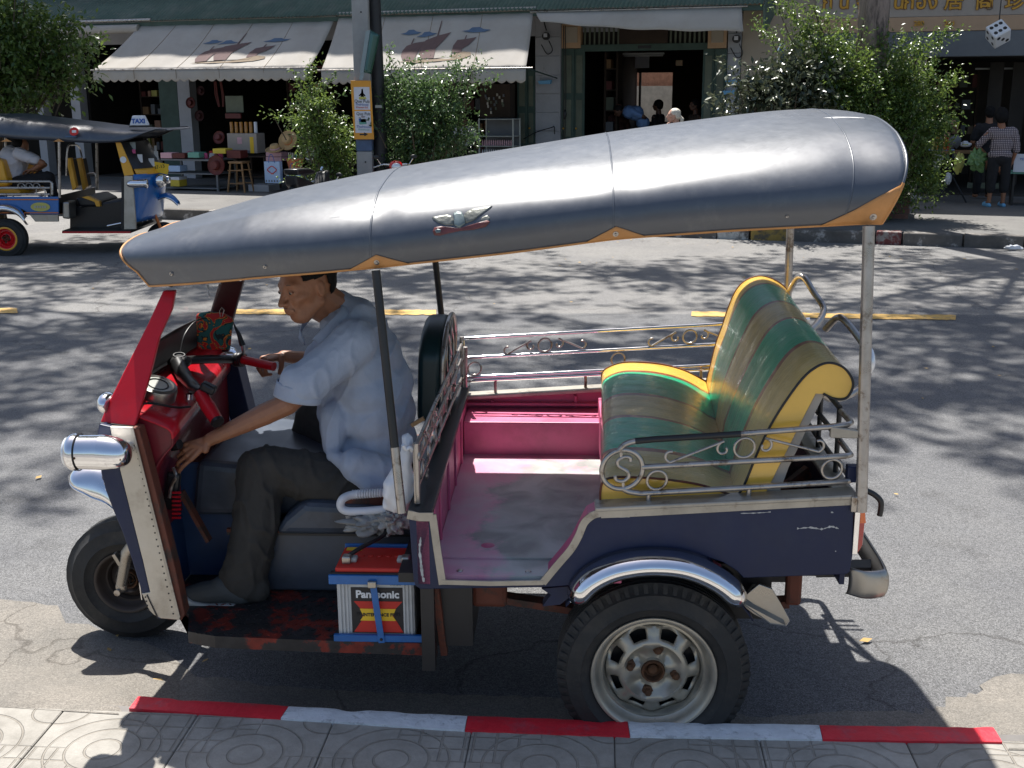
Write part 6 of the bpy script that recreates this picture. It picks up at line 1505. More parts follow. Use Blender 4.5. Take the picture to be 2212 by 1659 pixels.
# white hose, crumpled cloth, white carrier bag, little things in the cab
def vthing(name, label, cat, o, group=None):
    t = thing(name, label, cat, Wv(o), -PSI, group); return t
ho_ = vthing('hose', 'bent white plastic hose on the side of the driver seat box', 'hose', V(780, 1090, .33))
o_ = V(780, 1090, .33)
MB().tube(catmull([V(830, 1064, .36) - o_, V(790, 1066, .36) - o_, V(760, 1069, .35) - o_, V(740, 1078, .33) - o_, V(736, 1094, .33) - o_, V(750, 1104, .33) - o_, V(790, 1104, .33) - o_, V(835, 1100, .33) - o_], 6), .0135, 12).mk('pipe', 'white_plastic', ho_, smooth=60)
for i in range(12): 
    p = V(762 + i * 5.5, 1068.5 - i * .4, .355) - o_; MB().lathe([(.0135, -.003), (.0165, 0), (.0135, .003)], p, (1, 0, 0), 12).mk('corrugation', 'white_plastic', ho_, smooth=40)
def crumple(nm, m, parent, c, r, amp, seed, n=26, sc=5.0, fl=1.0):
    b = MB(); b.ball(c, r, n * 2, n)
    for i, p in enumerate(b.v):
        d = p - Vector(c); q = Vector((d.x * sc / r[0] * .3, d.y * sc / r[1] * .3, d.z * sc / r[2] * .3)) + Vector((seed, 0, 0))
        f_ = 1 + amp * (abs(noise.noise(q)) * 2 - .5) + amp * .5 * abs(noise.noise(q * 2.7)); b.v[i] = Vector(c) + d * f_
    return b.mk(nm, m, parent, smooth=50)
cl = vthing('rag', 'crumpled grey cloth and newspaper stuffed beside the driver seat box', 'cloth', V(810, 1150, .30)); o_ = V(810, 1150, .30)
crumple('cloth', 'grey_cloth', cl, V(812, 1128, .34) - o_, (.095, .05, .032), .5, 2.0, sc=7)
crumple('cloth', 'grey_cloth', cl, V(850, 1125, .30) - o_, (.045, .04, .035), .5, 7.0, sc=7)
bg_ = vthing('carrier_bag', 'white plastic carrier bag hanging on the near front roof post', 'bag', V(860, 1105, .08)); o_ = V(860, 1105, .12)
bgp = [(875, 940), (884, 936), (893, 945), (896, 975), (893, 1030), (890, 1075), (880, 1105), (850, 1108), (828, 1100), (824, 1075), (832, 1040), (850, 1005), (868, 975), (872, 955)]
b = MB(); Q = [V(x, y, .14) - o_ for x, y in bgp]; c = sum(Q, Vector()) / len(Q)
vs = []; 
def bagf(u, v):
    a = v * (len(Q) - 1e-6); i = int(a) % len(Q); t = a - int(a); e = Q[i].lerp(Q[(i + 1) % len(Q)], t); ph = math.pi * u
    p = c.lerp(e, math.sin(ph)); p = p + Vector((0, -.05 * math.cos(ph), 0)); w2 = noise.noise(p * 14 + Vector((3, 1, 0))) * .016 + noise.noise(p * 34) * .007
    return p + Vector((w2 * .6, w2, 0))
b.grid(22, 90, bagf); b.mk('bag_body', 'white_plastic', bg_, smooth=70)
MB().tube(catmull([V(870, 963, .05) - o_, V(876, 972, .06) - o_, V(884, 968, .07) - o_, V(890, 975, .10) - o_], 5), .006, 7).mk('knot', 'white_plastic', bg_, smooth=60)
wd = vthing('wooden_slip', 'small wooden stick tucked in the partition grille behind the driver', 'stick', V(905, 915, .35)); o_ = V(905, 915, .35)
MB().bar(V(889, 919, .35) - o_, V(916, 903, .35) - o_, .014, .012).mk('stick', 'wood', wd)
# ================================================================ PEOPLE
def blob(name, m, parent, build, voxel=.006, smooth_it=6, fold=0.0, fscale=9.0, seed=0.0, clip=None, fdir=None):
    """one continuous surface: overlapping tapered solids fused by a voxel remesh and relaxed"""
    b = MB(); build(b)
    me = bpy.data.meshes.new(name + '_src'); me.from_pydata([tuple(q) for q in b.v], [], b.f); me.update()
    o = bpy.data.objects.new(name + '_src', me); COL.objects.link(o)
    r_ = o.modifiers.new('r', 'REMESH'); r_.mode = 'VOXEL'; r_.voxel_size = voxel
    if smooth_it: s_ = o.modifiers.new('s', 'SMOOTH'); s_.iterations = smooth_it; s_.factor = .5
    dg = bpy.context.evaluated_depsgraph_get(); out = bpy.data.meshes.new_from_object(o.evaluated_get(dg))
    bpy.data.objects.remove(o); bpy.data.meshes.remove(me); out.name = name
    if fold:
        nv = len(out.vertices); co = np.empty(nv * 3); no = np.empty(nv * 3); out.vertices.foreach_get('co', co)
        out.vertex_normals.foreach_get('vector', no); co = co.reshape(-1, 3); no = no.reshape(-1, 3)
        st = fdir or (1, 1, 1)
        for i in range(nv):
            q = Vector((co[i][0] * st[0], co[i][1] * st[1], co[i][2] * st[2])) * fscale + Vector((seed, 0, 0))
            q = q + Vector((noise.noise(q * .6), noise.noise(q * .6 + Vector((9, 0, 0))), 0)) * .9
            d = max(0, 1 - abs(noise.noise(q)) * 5.0) ** 1.5 * .75 + noise.noise(q * .55) * .55 + max(0, 1 - abs(noise.noise(q * 2.1)) * 5.0) * .22 - .3
            co[i] += no[i] * fold * d
        out.vertices.foreach_set('co', co.ravel()); out.update()
    out.materials.clear(); out.materials.append(M[m])
    out.polygons.foreach_set('use_smooth', [True] * len(out.polygons))
    q = bpy.data.objects.new(name, out); COL.objects.link(q)
    if parent is not None: q.parent = parent
    return q
def head_radial(n=90):
    """a man's head: +x is the face, z up, origin in the middle of the skull; returns verts/faces by marching a field of fused solids"""
    def sm(a, b2, k): h = np.clip(.5 + .5 * (b2 - a) / k, 0, 1); return b2 * (1 - h) + a * h - k * h * (1 - h)
    def el(P, c, r):
        q = (P - np.array(c)) / np.array(r); k0 = np.linalg.norm(q, axis=-1); k1 = np.linalg.norm(q / np.array(r), axis=-1) + 1e-9
        return k0 * (k0 - 1) / k1
    def cap(P, a, b2, r0, r1):
        a, b2 = np.array(a), np.array(b2); d = b2 - a; t = np.clip(((P - a) @ d) / (d @ d), 0, 1)
        return np.linalg.norm(P - a - t[..., None] * d, axis=-1) - (r0 + (r1 - r0) * t)
    def F(P):
        P = P.copy(); Pm = P.copy(); Pm[..., 1] = np.abs(P[..., 1])
        d = el(P, (-.012, 0, .028), (.094, .074, .088))
        d = sm(d, el(P, (.040, 0, -.020), (.050, .056, .075)), .03)          # face block
        d = sm(d, el(P, (.052, 0, -.082), (.030, .030, .026)), .028)         # chin
        d = sm(d, cap(Pm, (-.005, .052, -.050), (.050, .022, -.085), .017, .014), .022)   # jaw
        d = sm(d, el(Pm, (.058, .038, -.022), (.020, .022, .018)), .022)     # cheekbones
        d = sm(d, cap(Pm, (.078, .012, .030), (.070, .042, .028), .010, .009), .014)       # brow ridge
        d = -sm(-d, el(Pm, (.096, .032, .008), (.016, .016, .012)), .012)   # eye sockets
        d = sm(d, el(Pm, (.0745, .031, .008), (.014, .0145, .0125)), .003)     # lids and eyeballs
        d = sm(d, cap(P, (.084, 0, .020), (.113, 0, -.024), .0075, .0105), .012)  # nose bridge
        d = sm(d, el(Pm, (.099, .0125, -.027), (.011, .0085, .008)), .006)   # nostril wings
        d = sm(d, el(P, (.088, 0, -.050), (.014, .024, .018)), .012)         # muzzle
        d = sm(d, cap(Pm, (.0955, 0, -.0480), (.084, .024, -.0545), .0060, .0035), .006)      # upper lip
        d = sm(d, cap(Pm, (.0945, 0, -.0610), (.083, .021, -.0585), .0065, .0035), .006)      # lower lip
        d = -sm(-d, el(Pm, (.062, .058, -.048), (.018, .014, .020)), .02)     # hollow cheek
        d = -sm(-d, cap(Pm, (.100, .020, -.028), (.088, .032, -.052), .002, .0015), .005)  # fold beside the nose
        d = sm(d, el(Pm, (-.006, .074, -.006), (.016, .006, .028)), .006)     # ears
        d = -sm(-d, el(Pm, (-.002, .081, -.002), (.008, .004, .015)), .004)
        return d
    C = np.array((.0, 0, -.01)); nu, nv = n * 2, n
    th = np.pi * (np.arange(nv + 1)) / nv; ph = 2 * np.pi * np.arange(nu) / nu
    TH, PH = np.meshgrid(th, ph, indexing='ij'); D = np.stack([np.cos(TH) * 0 + np.sin(TH) * np.cos(PH), np.sin(TH) * np.sin(PH), np.cos(TH)], -1)
    t = np.full(TH.shape, .20)
    for _ in range(90): t = t - np.clip(F(C + D * t[..., None]), -.02, .02) * .55
    V_ = C + D * t[..., None]
    vs = [tuple(p) for p in V_.reshape(-1, 3)]; fs = []
    for i in range(nv):
        for k in range(nu):
            k2 = (k + 1) % nu; a = i * nu + k; c = i * nu + k2
            fs.append((a, a + nu, c + nu, c))
    return vs, fs
HEADV, HEADF = head_radial()
def orient(fwd, up):
    f = Vector(fwd).normalized(); u = Vector(up); u = (u - f * u.dot(f)).normalized(); l = u.cross(f)
    return Matrix((f, l, u)).transposed()
def put_head(b, c, rot, s=1.0):
    b.add([Vector(c) + rot @ (Vector(v) * s) for v in HEADV], HEADF)
def hand(b, wrist, d, palm_n, s=1.0, curls=(.5, .6, .7, .8), thumb=None, spread=.22, rad=.0085):
    """palm and five bent fingers; d = direction of the hand, palm_n = direction the palm faces"""
    w = Vector(wrist); d = Vector(d).normalized(); n = Vector(palm_n); n = (n - d * n.dot(d)).normalized(); side = d.cross(n)
    kn = [w + d * (.088 * s) + side * (x * s) + d * (y * s) for x, y in ((.030, -.002), (.010, .004), (-.010, .001), (-.028, -.008))]
    for k_ in kn: b.cap(w + (k_ - w) * .15, .015 * s, k_, .0105 * s)
    b.cap(w + d * .03 * s + side * .014 * s, .016 * s, w + d * .06 * s - side * .012 * s, .016 * s)
    for i, k_ in enumerate(kn):
        L = (.040, .044, .041, .032)[i] * s; p = k_; dir_ = (d + side * spread * (1.5 - i) * .35).normalized(); r = rad * s * (1, 1.02, .98, .88)[i]; ang = curls[i]
        for j, f in enumerate((1, .68, .52)):
            a = ang * (0.8 if j == 0 else 1.1); dir_ = (dir_ * math.cos(a) + n * math.sin(a)); q = p + dir_ * L * f
            side2 = dir_.cross(side)
            b.cap(p, r * (1 - .07 * j), q, r * (.93 - .09 * j), 10); p = q
            n = n
            # rotate the palm normal with the finger
            nn = side.cross(dir_); dir_ = dir_.normalized(); n_local = nn if nn.dot(Vector(palm_n)) > -2 else n
            n = (n - dir_ * n.dot(dir_)).normalized() if (n - dir_ * n.dot(dir_)).length > .05 else n
        n = Vector(palm_n); n = (n - d * n.dot(d)).normalized()
    tb_ = w + d * .028 * s + side * .026 * s; td = thumb if thumb is not None else (d * .6 + side * .6 + n * .5)
    td = Vector(td).normalized(); t1 = tb_ + td * .036 * s; t2 = t1 + (td * .9 + d * .35).normalized() * .030 * s
    b.cap(w + d * .015 * s + side * .008 * s, .017 * s, tb_, .0135 * s); b.cap(tb_, .0125 * s, t1, .0105 * s); b.cap(t1, .0105 * s, t2, .0085 * s)
# ---------------------------------------------------------------- the driver
D = thing('person', 'thin elderly driver in a pale blue shirt leaning forward in the navy tuk-tuk', 'person')
DO = Vector((-.95, .70, .745)); D.location = Wv(DO); D.rotation_euler = (0, 0, -PSI)
def d_(x, y, l): return V(x, y, l) - DO
HC = d_(663, 620, .62)        # head centre
FWD = Vector((-.69, -.73, -.20)); UPV = Vector((-.15, -.03, 1.0))
HR_ = orient(FWD, UPV)
def chead(x, y, z): return HC + HR_ @ Vector((x, y, z))
Sh_n = d_(752, 742, .50); Sh_f = d_(742, 730, .90); El_n = d_(622, 872, .42); Wr_n = d_(452, 950, .40); 
El_f = d_(700, 780, 1.03); Wr_f = d_(612, 769, 1.06)
def body_build(b):
    put_head(b, HC, HR_)
    nb = d_(736, 672, .70)
    b.cap(chead(-.045, 0, -.045), .052, nb, .058); b.cap(chead(.0, 0, -.06), .043, nb + Vector((-.03, 0, -.01)), .05)
    b.cap(nb, .06, nb + Vector((.05, 0, -.10)), .09)
    # near arm
    b.cap(Sh_n + Vector((0, 0, 0)), .046, El_n, .036); b.cap(El_n, .037, lerp(El_n, Wr_n, .30), .036); b.cap(lerp(El_n, Wr_n, .28), .037, Wr_n, .0215)
    hand(b, Wr_n, d_(402, 978, .375) - Wr_n, Vector((-.2, .75, -.65)), .93, (.35, .55, .75, .9), thumb=Vector((-.75, .3, .05)))
    # far arm reaching the grip
    b.cap(Sh_f, .046, El_f, .036); b.cap(El_f, .034, Wr_f, .022)
    hand(b, Wr_f, Vector((-.62, -.72, .02)), Vector((-.05, -.1, -1)), .95, (1.0, 1.05, 1.1, 1.1), thumb=Vector((.1, -.55, -.85)), rad=.0092)
    b.cap(nb + Vector((.05, 0, -.10)), .06, d_(815, 1000, .70), .06); b.cap(Sh_n, .03, nb + Vector((.05, 0, -.08)), .04); b.cap(Sh_f, .03, nb + Vector((.05, 0, -.08)), .04)
    b.cap(d_(815, 1040, .70), .04, d_(585, 1005, .475), .03); b.cap(d_(585, 1005, .475), .035, d_(505, 1230, .38), .03)
    b.cap(d_(512, 1225, .38), .04, d_(492, 1272, .36), .030)
bd = blob('body', 'skin', D, body_build, .0030, 2)
me_ = bd.data
# eyes, brows, lips, moustache
addm('grey_stubble', (.085, .055, .042), .7, var=.2)
for s in (-1, 1):
    MB().ball(chead(.0800, .031 * s, .0075), (.0095, .0102, .0072), 14, 9, HR_).mk('eye', 'eye_white', D, smooth=80)
    MB().ball(chead(.0868, .0315 * s + .0, .0065), (.0040, .0048, .0046), 12, 8, HR_).mk('iris', 'eye_dark', D, smooth=80)
    MB().tube([chead(.0835, (.031 + t * .0135) * s, .0118 - .005 * t * t) for t in (-1, -.6, -.2, .2, .6, 1)], .0030, 6).mk('upper_lid', 'skin', D, smooth=80)
    MB().tube([chead(.0835, (.031 + t * .0120) * s, .0010 + .004 * t * t) for t in (-1, -.5, 0, .5, 1)], .0016, 6).mk('lower_lid', 'skin', D, smooth=80)
    MB().tube([chead(.0875 - .011 * t * t, (.014 + t * .030) * s, .0305 + .004 * math.sin(t * 3)) for t in (0, .25, .5, .75, 1)], [.0008, .0016, .0016, .0012, .0006], 6).mk('eyebrow', 'grey_stubble', D, smooth=80)
    MB().ball(chead(.1035, .0105 * s, -.0335), (.0035, .0035, .002), 8, 6, HR_).mk('nostril', 'eye_dark', D)
MB().tube([chead(.1005 - .0125 * (t * t), t * .0235, -.0547 - .003 * t * t) for t in (-1, -.7, -.35, 0, .35, .7, 1)], [.0006, .0012, .0016, .0014, .0016, .0012, .0006], 6).mk('mouth_line', 'dark_skin', D, smooth=80)
MB().tube([chead(.1010 - .0135 * (t * t), t * .027, -.0415 - .006 * t * t) for t in (-1, -.6, -.25, 0, .25, .6, 1)], [.0006, .0016, .0022, .0014, .0022, .0016, .0006], 6).mk('moustache_base', 'grey_stubble', D, smooth=80)
mo = MB(); rq = random.Random(5)
for i in range(70):
    y = rq.uniform(-.027, .027); z = -.040 - rq.random() * .006 - abs(y) * .18; x = .1005 - abs(y) * .50
    p = chead(x - .004, y, z); q = chead(x + .0005, y * 1.06, z - .005); mo.tube([p, q], [.0005, .0003], 3)
mo.mk('moustache', 'black_hair', D); LAST[0]['kind'] = 'stuff'
# hair: short cap, thinner at the temples
hv = []; 
hb_ = MB(); nu = 180
def hairf():
    vs = []; keep = {}
    for i, v in enumerate(HEADV):
        x, y, z = v; d = Vector(v) - Vector((0, 0, -.01)); line = .062 + (-.10 if x < .0 else 0) * 1.0 + (-.045 if x < .035 else 0) * (1 if x > 0 else 0)
        up = z > (.070 if x > .045 else (.030 if x > .012 else (-.002 if x > -.045 else -.050)))
        ear = abs(y) > .066 and z < .028 and x > -.034
        if up and not ear:
            th_ = .0065 + .004 * noise.noise(Vector(v) * 60) + (.004 if x < -.02 else 0)
            keep[i] = len(vs); vs.append(chead(*(Vector(v) + d.normalized() * th_)))
    fs = [tuple(keep[j] for j in f) for f in HEADF if all(j in keep for j in f)]
    return vs, fs
vs, fs = hairf(); hb_.add(vs, fs); hb_.mk('hair', 'black_hair', D, smooth=180, solid=.006, off=-1)
# shirt
hipc = d_(800, 1010, .70); chest = d_(742, 800, .70); upb = d_(795, 720, .70)
def shirt_build(b):
    # torso as a stack of wide ellipsoids along the bent spine
    for (x, y, rx, rl, rz) in ((745, 700, .085, .13, .075), (775, 725, .105, .195, .095), (792, 775, .125, .205, .12), (806, 830, .138, .20, .12), (816, 890, .135, .19, .12), (822, 950, .130, .185, .11), (815, 1000, .125, .19, .09), (812, 1030, .12, .19, .07), (765, 960, .08, .17, .07)):
        b.ball(d_(x, y, .70), (rx, rl, rz), 24, 16)
    b.cap(d_(742, 800, .70), .11, d_(740, 930, .70), .085)
    b.cap(Sh_n + Vector((.02, .02, 0)), .080, d_(660, 830, .435), .072); b.cap(d_(640, 822, .43), .058, d_(632, 838, .43), .052); b.cap(d_(680, 820, .44), .06, d_(668, 842, .44), .052)
    b.cap(Sh_f, .075, d_(690, 775, .99), .064)
    b.cap(d_(730, 665, .70), .066, d_(755, 690, .70), .10)
    # loose tails
    b.cap(d_(722, 985, .50), .028, d_(796, 1048, .44), .030); b.cap(d_(796, 1048, .44), .03, d_(868, 1040, .50), .035); b.cap(d_(718, 965, .54), .04, d_(725, 900, .58), .06); b.cap(d_(760, 1000, .48), .05, d_(850, 1020, .50), .05)
shirt = blob('shirt', 'shirt_cloth', D, shirt_build, .0055, 26, fold=.0075, fscale=8.0, seed=4.0, fdir=(1.0, .5, .75))
# collar, sleeve hem, shoulder seam, buttons placket
cb_n = [chead(-.085, .0, -.098), chead(-.062, .060, -.104), chead(-.01, .075, -.125), chead(.045, .055, -.155), chead(.075, .015, -.175)]
def collar(sgn):
    pts = catmull([chead(-.094, .0, -.085), chead(-.066, -.066 * sgn, -.090), chead(-.016, -.078 * sgn, -.110), chead(.030, -.058 * sgn, -.140), chead(.052, -.03 * sgn, -.165)], 6)
    low = catmull([chead(-.112, .0, -.112), chead(-.082, -.086 * sgn, -.118), chead(-.022, -.100 * sgn, -.142), chead(.034, -.080 * sgn, -.172), chead(.040, -.045 * sgn, -.195)], 6)
    k = len(pts) - 1
    MB().grid(k, 4, lambda u, v: pts[round(u * k)].lerp(low[round(u * k)], v) + Vector((0, 0, .006 * math.sin(math.pi * v)))).mk('collar', 'shirt_cloth', D, smooth=80, solid=.004)
collar(1); collar(-1)
axs = (d_(640, 860, .432) - (Sh_n + Vector((.02, .02, 0)))).normalized()
hax = Vector((-.30, -.05, -1)).normalized(); hp_ = d_(645, 852, .435); pq = frame_from(hax)
MB().grid(6, 40, lambda u, v: hp_ + hax * (-.035 + u * .05) + Vector((1, 0, -.22)).normalized() * (.078 * math.cos(2 * math.pi * v)) + Vector((0, 1, 0)) * (.060 * math.sin(2 * math.pi * v)) * (1 + .03 * math.sin(9 * math.pi * v))).mk('sleeve_hem', 'shirt_cloth', D, smooth=80, solid=.003)
# trousers
Hp = d_(812, 1010, .60); Kn = d_(545, 1000, .47); An = d_(520, 1262, .44)
def trou(b):
    b.cap(d_(835, 1050, .58), .105, d_(810, 1040, .80), .10); b.cap(d_(840, 1030, .7), .10, d_(810, 1040, .7), .11)
    b.cap(d_(815, 1066, .56), .095, d_(690, 1035, .51), .088); b.cap(d_(690, 1035, .51), .090, d_(585, 1008, .475), .078); b.cap(d_(585, 1008, .475), .078, d_(562, 1014, .47), .076)
    b.cap(d_(562, 1012, .47), .075, d_(556, 1120, .43), .082); b.cap(d_(556, 1120, .43), .082, d_(534, 1225, .40), .080)
    b.cap(d_(534, 1225, .40), .080, d_(522, 1250, .39), .078); b.cap(d_(556, 1272, .38), .05, d_(512, 1255, .38), .06); b.cap(d_(548, 1292, .38), .030, d_(512, 1284, .38), .030)
    b.cap(d_(790, 1000, .84), .095, d_(672, 905, .98), .068); b.cap(d_(672, 905, .98), .068, d_(650, 1010, .98), .060); b.cap(d_(650, 1010, .98), .06, d_(630, 1090, .96), .058)
tr_ = blob('trousers', 'grey_trousers', D, trou, .0058, 16, fold=.011, fscale=10.0, seed=11.0, fdir=(1, .8, .65))
def shoe(b):
    b.cap(d_(414, 1285, .36), .034, d_(444, 1280, .36), .040); b.cap(d_(444, 1280, .36), .040, d_(490, 1274, .36), .042); b.cap(d_(480, 1268, .36), .04, d_(520, 1282, .36), .04); b.cap(d_(404, 1295, .36), .016, d_(520, 1306, .36), .022)
shb = blob('shoe', 'shoe_cloth', D, shoe, .005, 5)
sole = [(390, 1288), (394, 1300), (410, 1312), (450, 1319), (520, 1326), (545, 1326), (545, 1316), (500, 1309), (450, 1309), (415, 1302), (398, 1290)]
MB().prism([d_(x, y, .315) for x, y in sole], (0, .09, 0)).mk('sole', 'white_rubber', shb, bevel=.006, seg=3, smooth=60)
sandal = MB().prism([d_(x, y, .60) for x, y in [(548, 1268), (590, 1256), (606, 1262), (606, 1284), (560, 1284)]], (0, .09, 0)).mk('shoe', 'black_paint', D, bevel=.012, seg=3)

# ---------------------------------------------------------------- people across the street, each in their own frame
def person(name_label, loc, rz, group=None): return thing('person', name_label, 'person', tuple(loc), rz, group)
def P_(*a): return Vector(a)
# woman in the checked shirt: seen from behind, standing at the stall; local +y is away from the viewer
wpos = PZ(2150, 446, .152)
wm = person('woman in a checked shirt and cropped black trousers seen from behind at the right-hand stall', wpos, -FA * .3)
wk = wpos.length / wpos.length * (.98)
def checked():
    m = mat('checked_cloth', (.30, .25, .26), .9, var=.06); nt = m.node_tree; b = nt.nodes['Principled BSDF']; L = nt.links
    tc = nd(nt, 'ShaderNodeTexCoord'); sp = nd(nt, 'ShaderNodeSeparateXYZ'); L.new(tc.outputs['Object'], sp.inputs[0]); outs = []
    for i in (0, 2):
        a = nd(nt, 'ShaderNodeMath', op='MULTIPLY', i1=36.0); L.new(sp.outputs[i], a.inputs[0]); f = nd(nt, 'ShaderNodeMath', op='FRACT'); L.new(a.outputs[0], f.inputs[0]); g = nd(nt, 'ShaderNodeMath', op='LESS_THAN', i1=.38); L.new(f.outputs[0], g.inputs[0]); outs.append(g)
    s = nd(nt, 'ShaderNodeMath', op='MAXIMUM'); L.new(outs[0].outputs[0], s.inputs[0]); L.new(outs[1].outputs[0], s.inputs[1])
    mx = nd(nt, 'ShaderNodeMix', data_type='RGBA'); mx.inputs[6].default_value = (.46, .38, .38, 1); mx.inputs[7].default_value = (.075, .06, .075, 1); L.new(s.outputs[0], mx.inputs[0]); L.new(mx.outputs[2], b.inputs['Base Color']); return m
M['checked'] = checked()
def wb_(b):
    b.cap(P_(-.03, .02, 1.30), .05, P_(-.02, 0, 1.22), .06); b.ball((-.035, .04, 1.385), (.085, .095, .11))
    b.cap(P_(-.20, .0, 1.13), .045, P_(-.33, .10, .92), .036); b.cap(P_(-.33, .10, .92), .034, P_(-.17, .16, .80), .024); hand(b, P_(-.17, .16, .80), (.7, .3, -.2), (0, .5, -.6), .9)
    b.cap(P_(.19, .0, 1.13), .045, P_(.235, .0, .88), .036); b.cap(P_(.235, 0, .88), .034, P_(.20, .06, .66), .024); hand(b, P_(.20, .06, .66), (-.1, .25, -.8), (-.8, .2, 0), .9)
    b.cap(P_(-.02, 0, 1.2), .06, P_(0, 0, .75), .07); b.cap(P_(-.2, 0, 1.13), .04, P_(.19, 0, 1.13), .04)
    for s in (-1, 1): b.cap(P_(0, 0, .75), .05, P_(.10 * s, 0, .34), .045); b.cap(P_(.10 * s, .0, .34), .048, P_(.105 * s, 0, .08), .030); b.cap(P_(.105 * s, 0, .07), .032, P_(.115 * s, .13, .035), .026)
blob('body', 'skin', wm, wb_, .008, 3)
def ws(b):
    b.ball((0, 0, 1.10), (.20, .105, .12)); b.ball((0, 0, .95), (.175, .11, .16)); b.ball((.0, 0, .80), (.185, .125, .10)); b.cap(P_(-.14, 0, 1.16), .065, P_(.14, 0, 1.16), .065)
    b.cap(P_(-.17, 0, 1.14), .065, P_(-.31, .08, .95), .056); b.cap(P_(.175, 0, 1.14), .065, P_(.235, .0, .87), .055)
blob('shirt', 'checked', wm, ws, .010, 5, fold=.010, fscale=8)
def wt(b):
    b.ball((0, 0, .74), (.17, .125, .12))
    for s in (-1, 1): b.cap(P_(.085 * s, 0, .70), .098, P_(.10 * s, 0, .40), .075); b.cap(P_(.10 * s, 0, .40), .075, P_(.10 * s, 0, .27), .072)
blob('trousers', 'dark_cloth', wm, wt, .010, 5, fold=.006)
hb2 = blob('hair', 'black_hair', wm, lambda b: (b.ball((-.035, .025, 1.41), (.105, .115, .115)), b.ball((-.035, -.02, 1.37), (.10, .09, .10))), .010, 3, fold=.006, fscale=16)
for s in (-1, 1): blob('slipper', 'cyan_rubber', wm, lambda b: (b.cap(P_(.11 * s, -.04, .02), .035, P_(.12 * s, .15, .022), .045)), .008, 2)
gbag = thing('carrier_bag', 'crumpled green plastic bag in the hand of the woman in the checked shirt', 'bag', tuple(wpos + P_(-.30, .14, .55)), 0)
crumple('bag_body', 'green_bag', gbag, (0, 0, .16), (.13, .08, .14), .5, 5, n=20, sc=9)
# white-haired woman walking past the middle shop
hp = FW(*FP(1455, 250, -1.2)); 
ww = person('white-haired pedestrian with a ponytail and blue top walking past the middle shop', (hp.x, hp.y, .15), math.pi)
zz = hp.z - .15
def wwb(b):
    put_head(b, P_(0, 0, zz), Matrix.Rotation(0, 3, 'Z'), 1.0); b.cap(P_(-.03, 0, zz - .04), .05, P_(-.06, 0, zz - .20), .06)
    b.cap(P_(-.05, .17, zz - .27), .045, P_(.03, .20, zz - .50), .038); b.cap(P_(.03, .20, zz - .50), .035, P_(.12, .10, zz - .22), .025); hand(b, P_(.12, .10, zz - .22), (0, -.1, 1), (-1, 0, 0), .85)
    b.cap(P_(-.05, -.17, zz - .27), .045, P_(-.05, -.20, zz - .58), .032); b.cap(P_(-.05, -.20, zz - .58), .032, P_(.03, -.18, zz - .80), .024)
    b.cap(P_(-.05, -.17, zz - .27), .04, P_(-.05, .17, zz - .27), .04); b.cap(P_(-.05, 0, zz - .2), .05, P_(-.05, 0, .8), .07)
    for s in (-1, 1): b.cap(P_(-.05, 0, .8), .06, P_(-.04, .08 * s, .75), .07); b.cap(P_(-.04, .08 * s, .75), .07, P_(-.04 + .08 * s, .09 * s, .08), .04); b.cap(P_(-.04 + .08 * s, .09 * s, .06), .035, P_(.08 + .08 * s, .09 * s, .03), .028)
blob('body', 'pale_skin', ww, wwb, .006, 2)
blob('top', 'print_blue', ww, lambda b: (b.ball((-.05, 0, zz - .36), (.11, .19, .14)), b.ball((-.05, 0, zz - .55), (.11, .16, .18)), b.cap(P_(-.05, .15, zz - .27), .065, P_(-.02, .19, zz - .40), .055), b.cap(P_(-.05, -.15, zz - .27), .065, P_(-.05, -.19, zz - .40), .055)), .010, 4, fold=.006)
blob('skirt', 'dark_cloth', ww, lambda b: (b.ball((-.05, 0, .85), (.13, .16, .14)), b.cap(P_(-.05, 0, .80), .15, P_(-.05, 0, .45), .18)), .012, 4, fold=.008)
blob('hair', 'white_hair', ww, lambda b: (b.ball((-.022, 0, zz + .035), (.098, .083, .088)), b.ball((-.055, 0, zz - .0), (.065, .075, .07)), b.cap(P_(-.115, 0, zz - .02), .022, P_(-.135, 0, zz - .06), .035), b.cap(P_(-.135, 0, zz - .06), .035, P_(-.125, 0, zz - .17), .014)), .006, 3, fold=.003, fscale=30)
# customers inside the middle shop: a man bending in a blue shirt, companions in dark clothes
bp0 = FW(*FP(1385, 240, 2.6))
mb_ = person('man in a pale blue shirt bending over inside the middle shop', (bp0.x, bp0.y, .16), math.pi)
hz = bp0.z - .16
def mbb(b):
    put_head(b, P_(.44, 0, hz + .02), orient((.8, 0, -.6), (.6, 0, .8))); b.cap(P_(.40, 0, hz), .05, P_(.27, 0, hz + .02), .06)
    b.cap(P_(.22, .18, hz), .05, P_(-.02, .22, hz - .10), .04); b.cap(P_(-.02, .22, hz - .10), .04, P_(-.12, .04, hz - .16), .028); hand(b, P_(-.12, .04, hz - .16), (.1, -.5, -.5), (1, 0, 0), .9)
    b.cap(P_(.22, -.18, hz), .05, P_(-.02, -.20, hz - .14), .04)
    b.cap(P_(.27, 0, hz + .02), .05, P_(-.05, 0, hz - .25), .06); b.cap(P_(.22, -.18, hz), .04, P_(.22, .18, hz), .04)
    for s in (-1, 1): b.cap(P_(-.05, 0, hz - .25), .05, P_(-.05, .09 * s, .30), .045); b.cap(P_(-.05, .09 * s, .30), .045, P_(-.05, .09 * s, .08), .035); b.cap(P_(-.05, .09 * s, .05), .035, P_(.12, .09 * s, .035), .03)
blob('body', 'dark_skin', mb_, mbb, .007, 2)
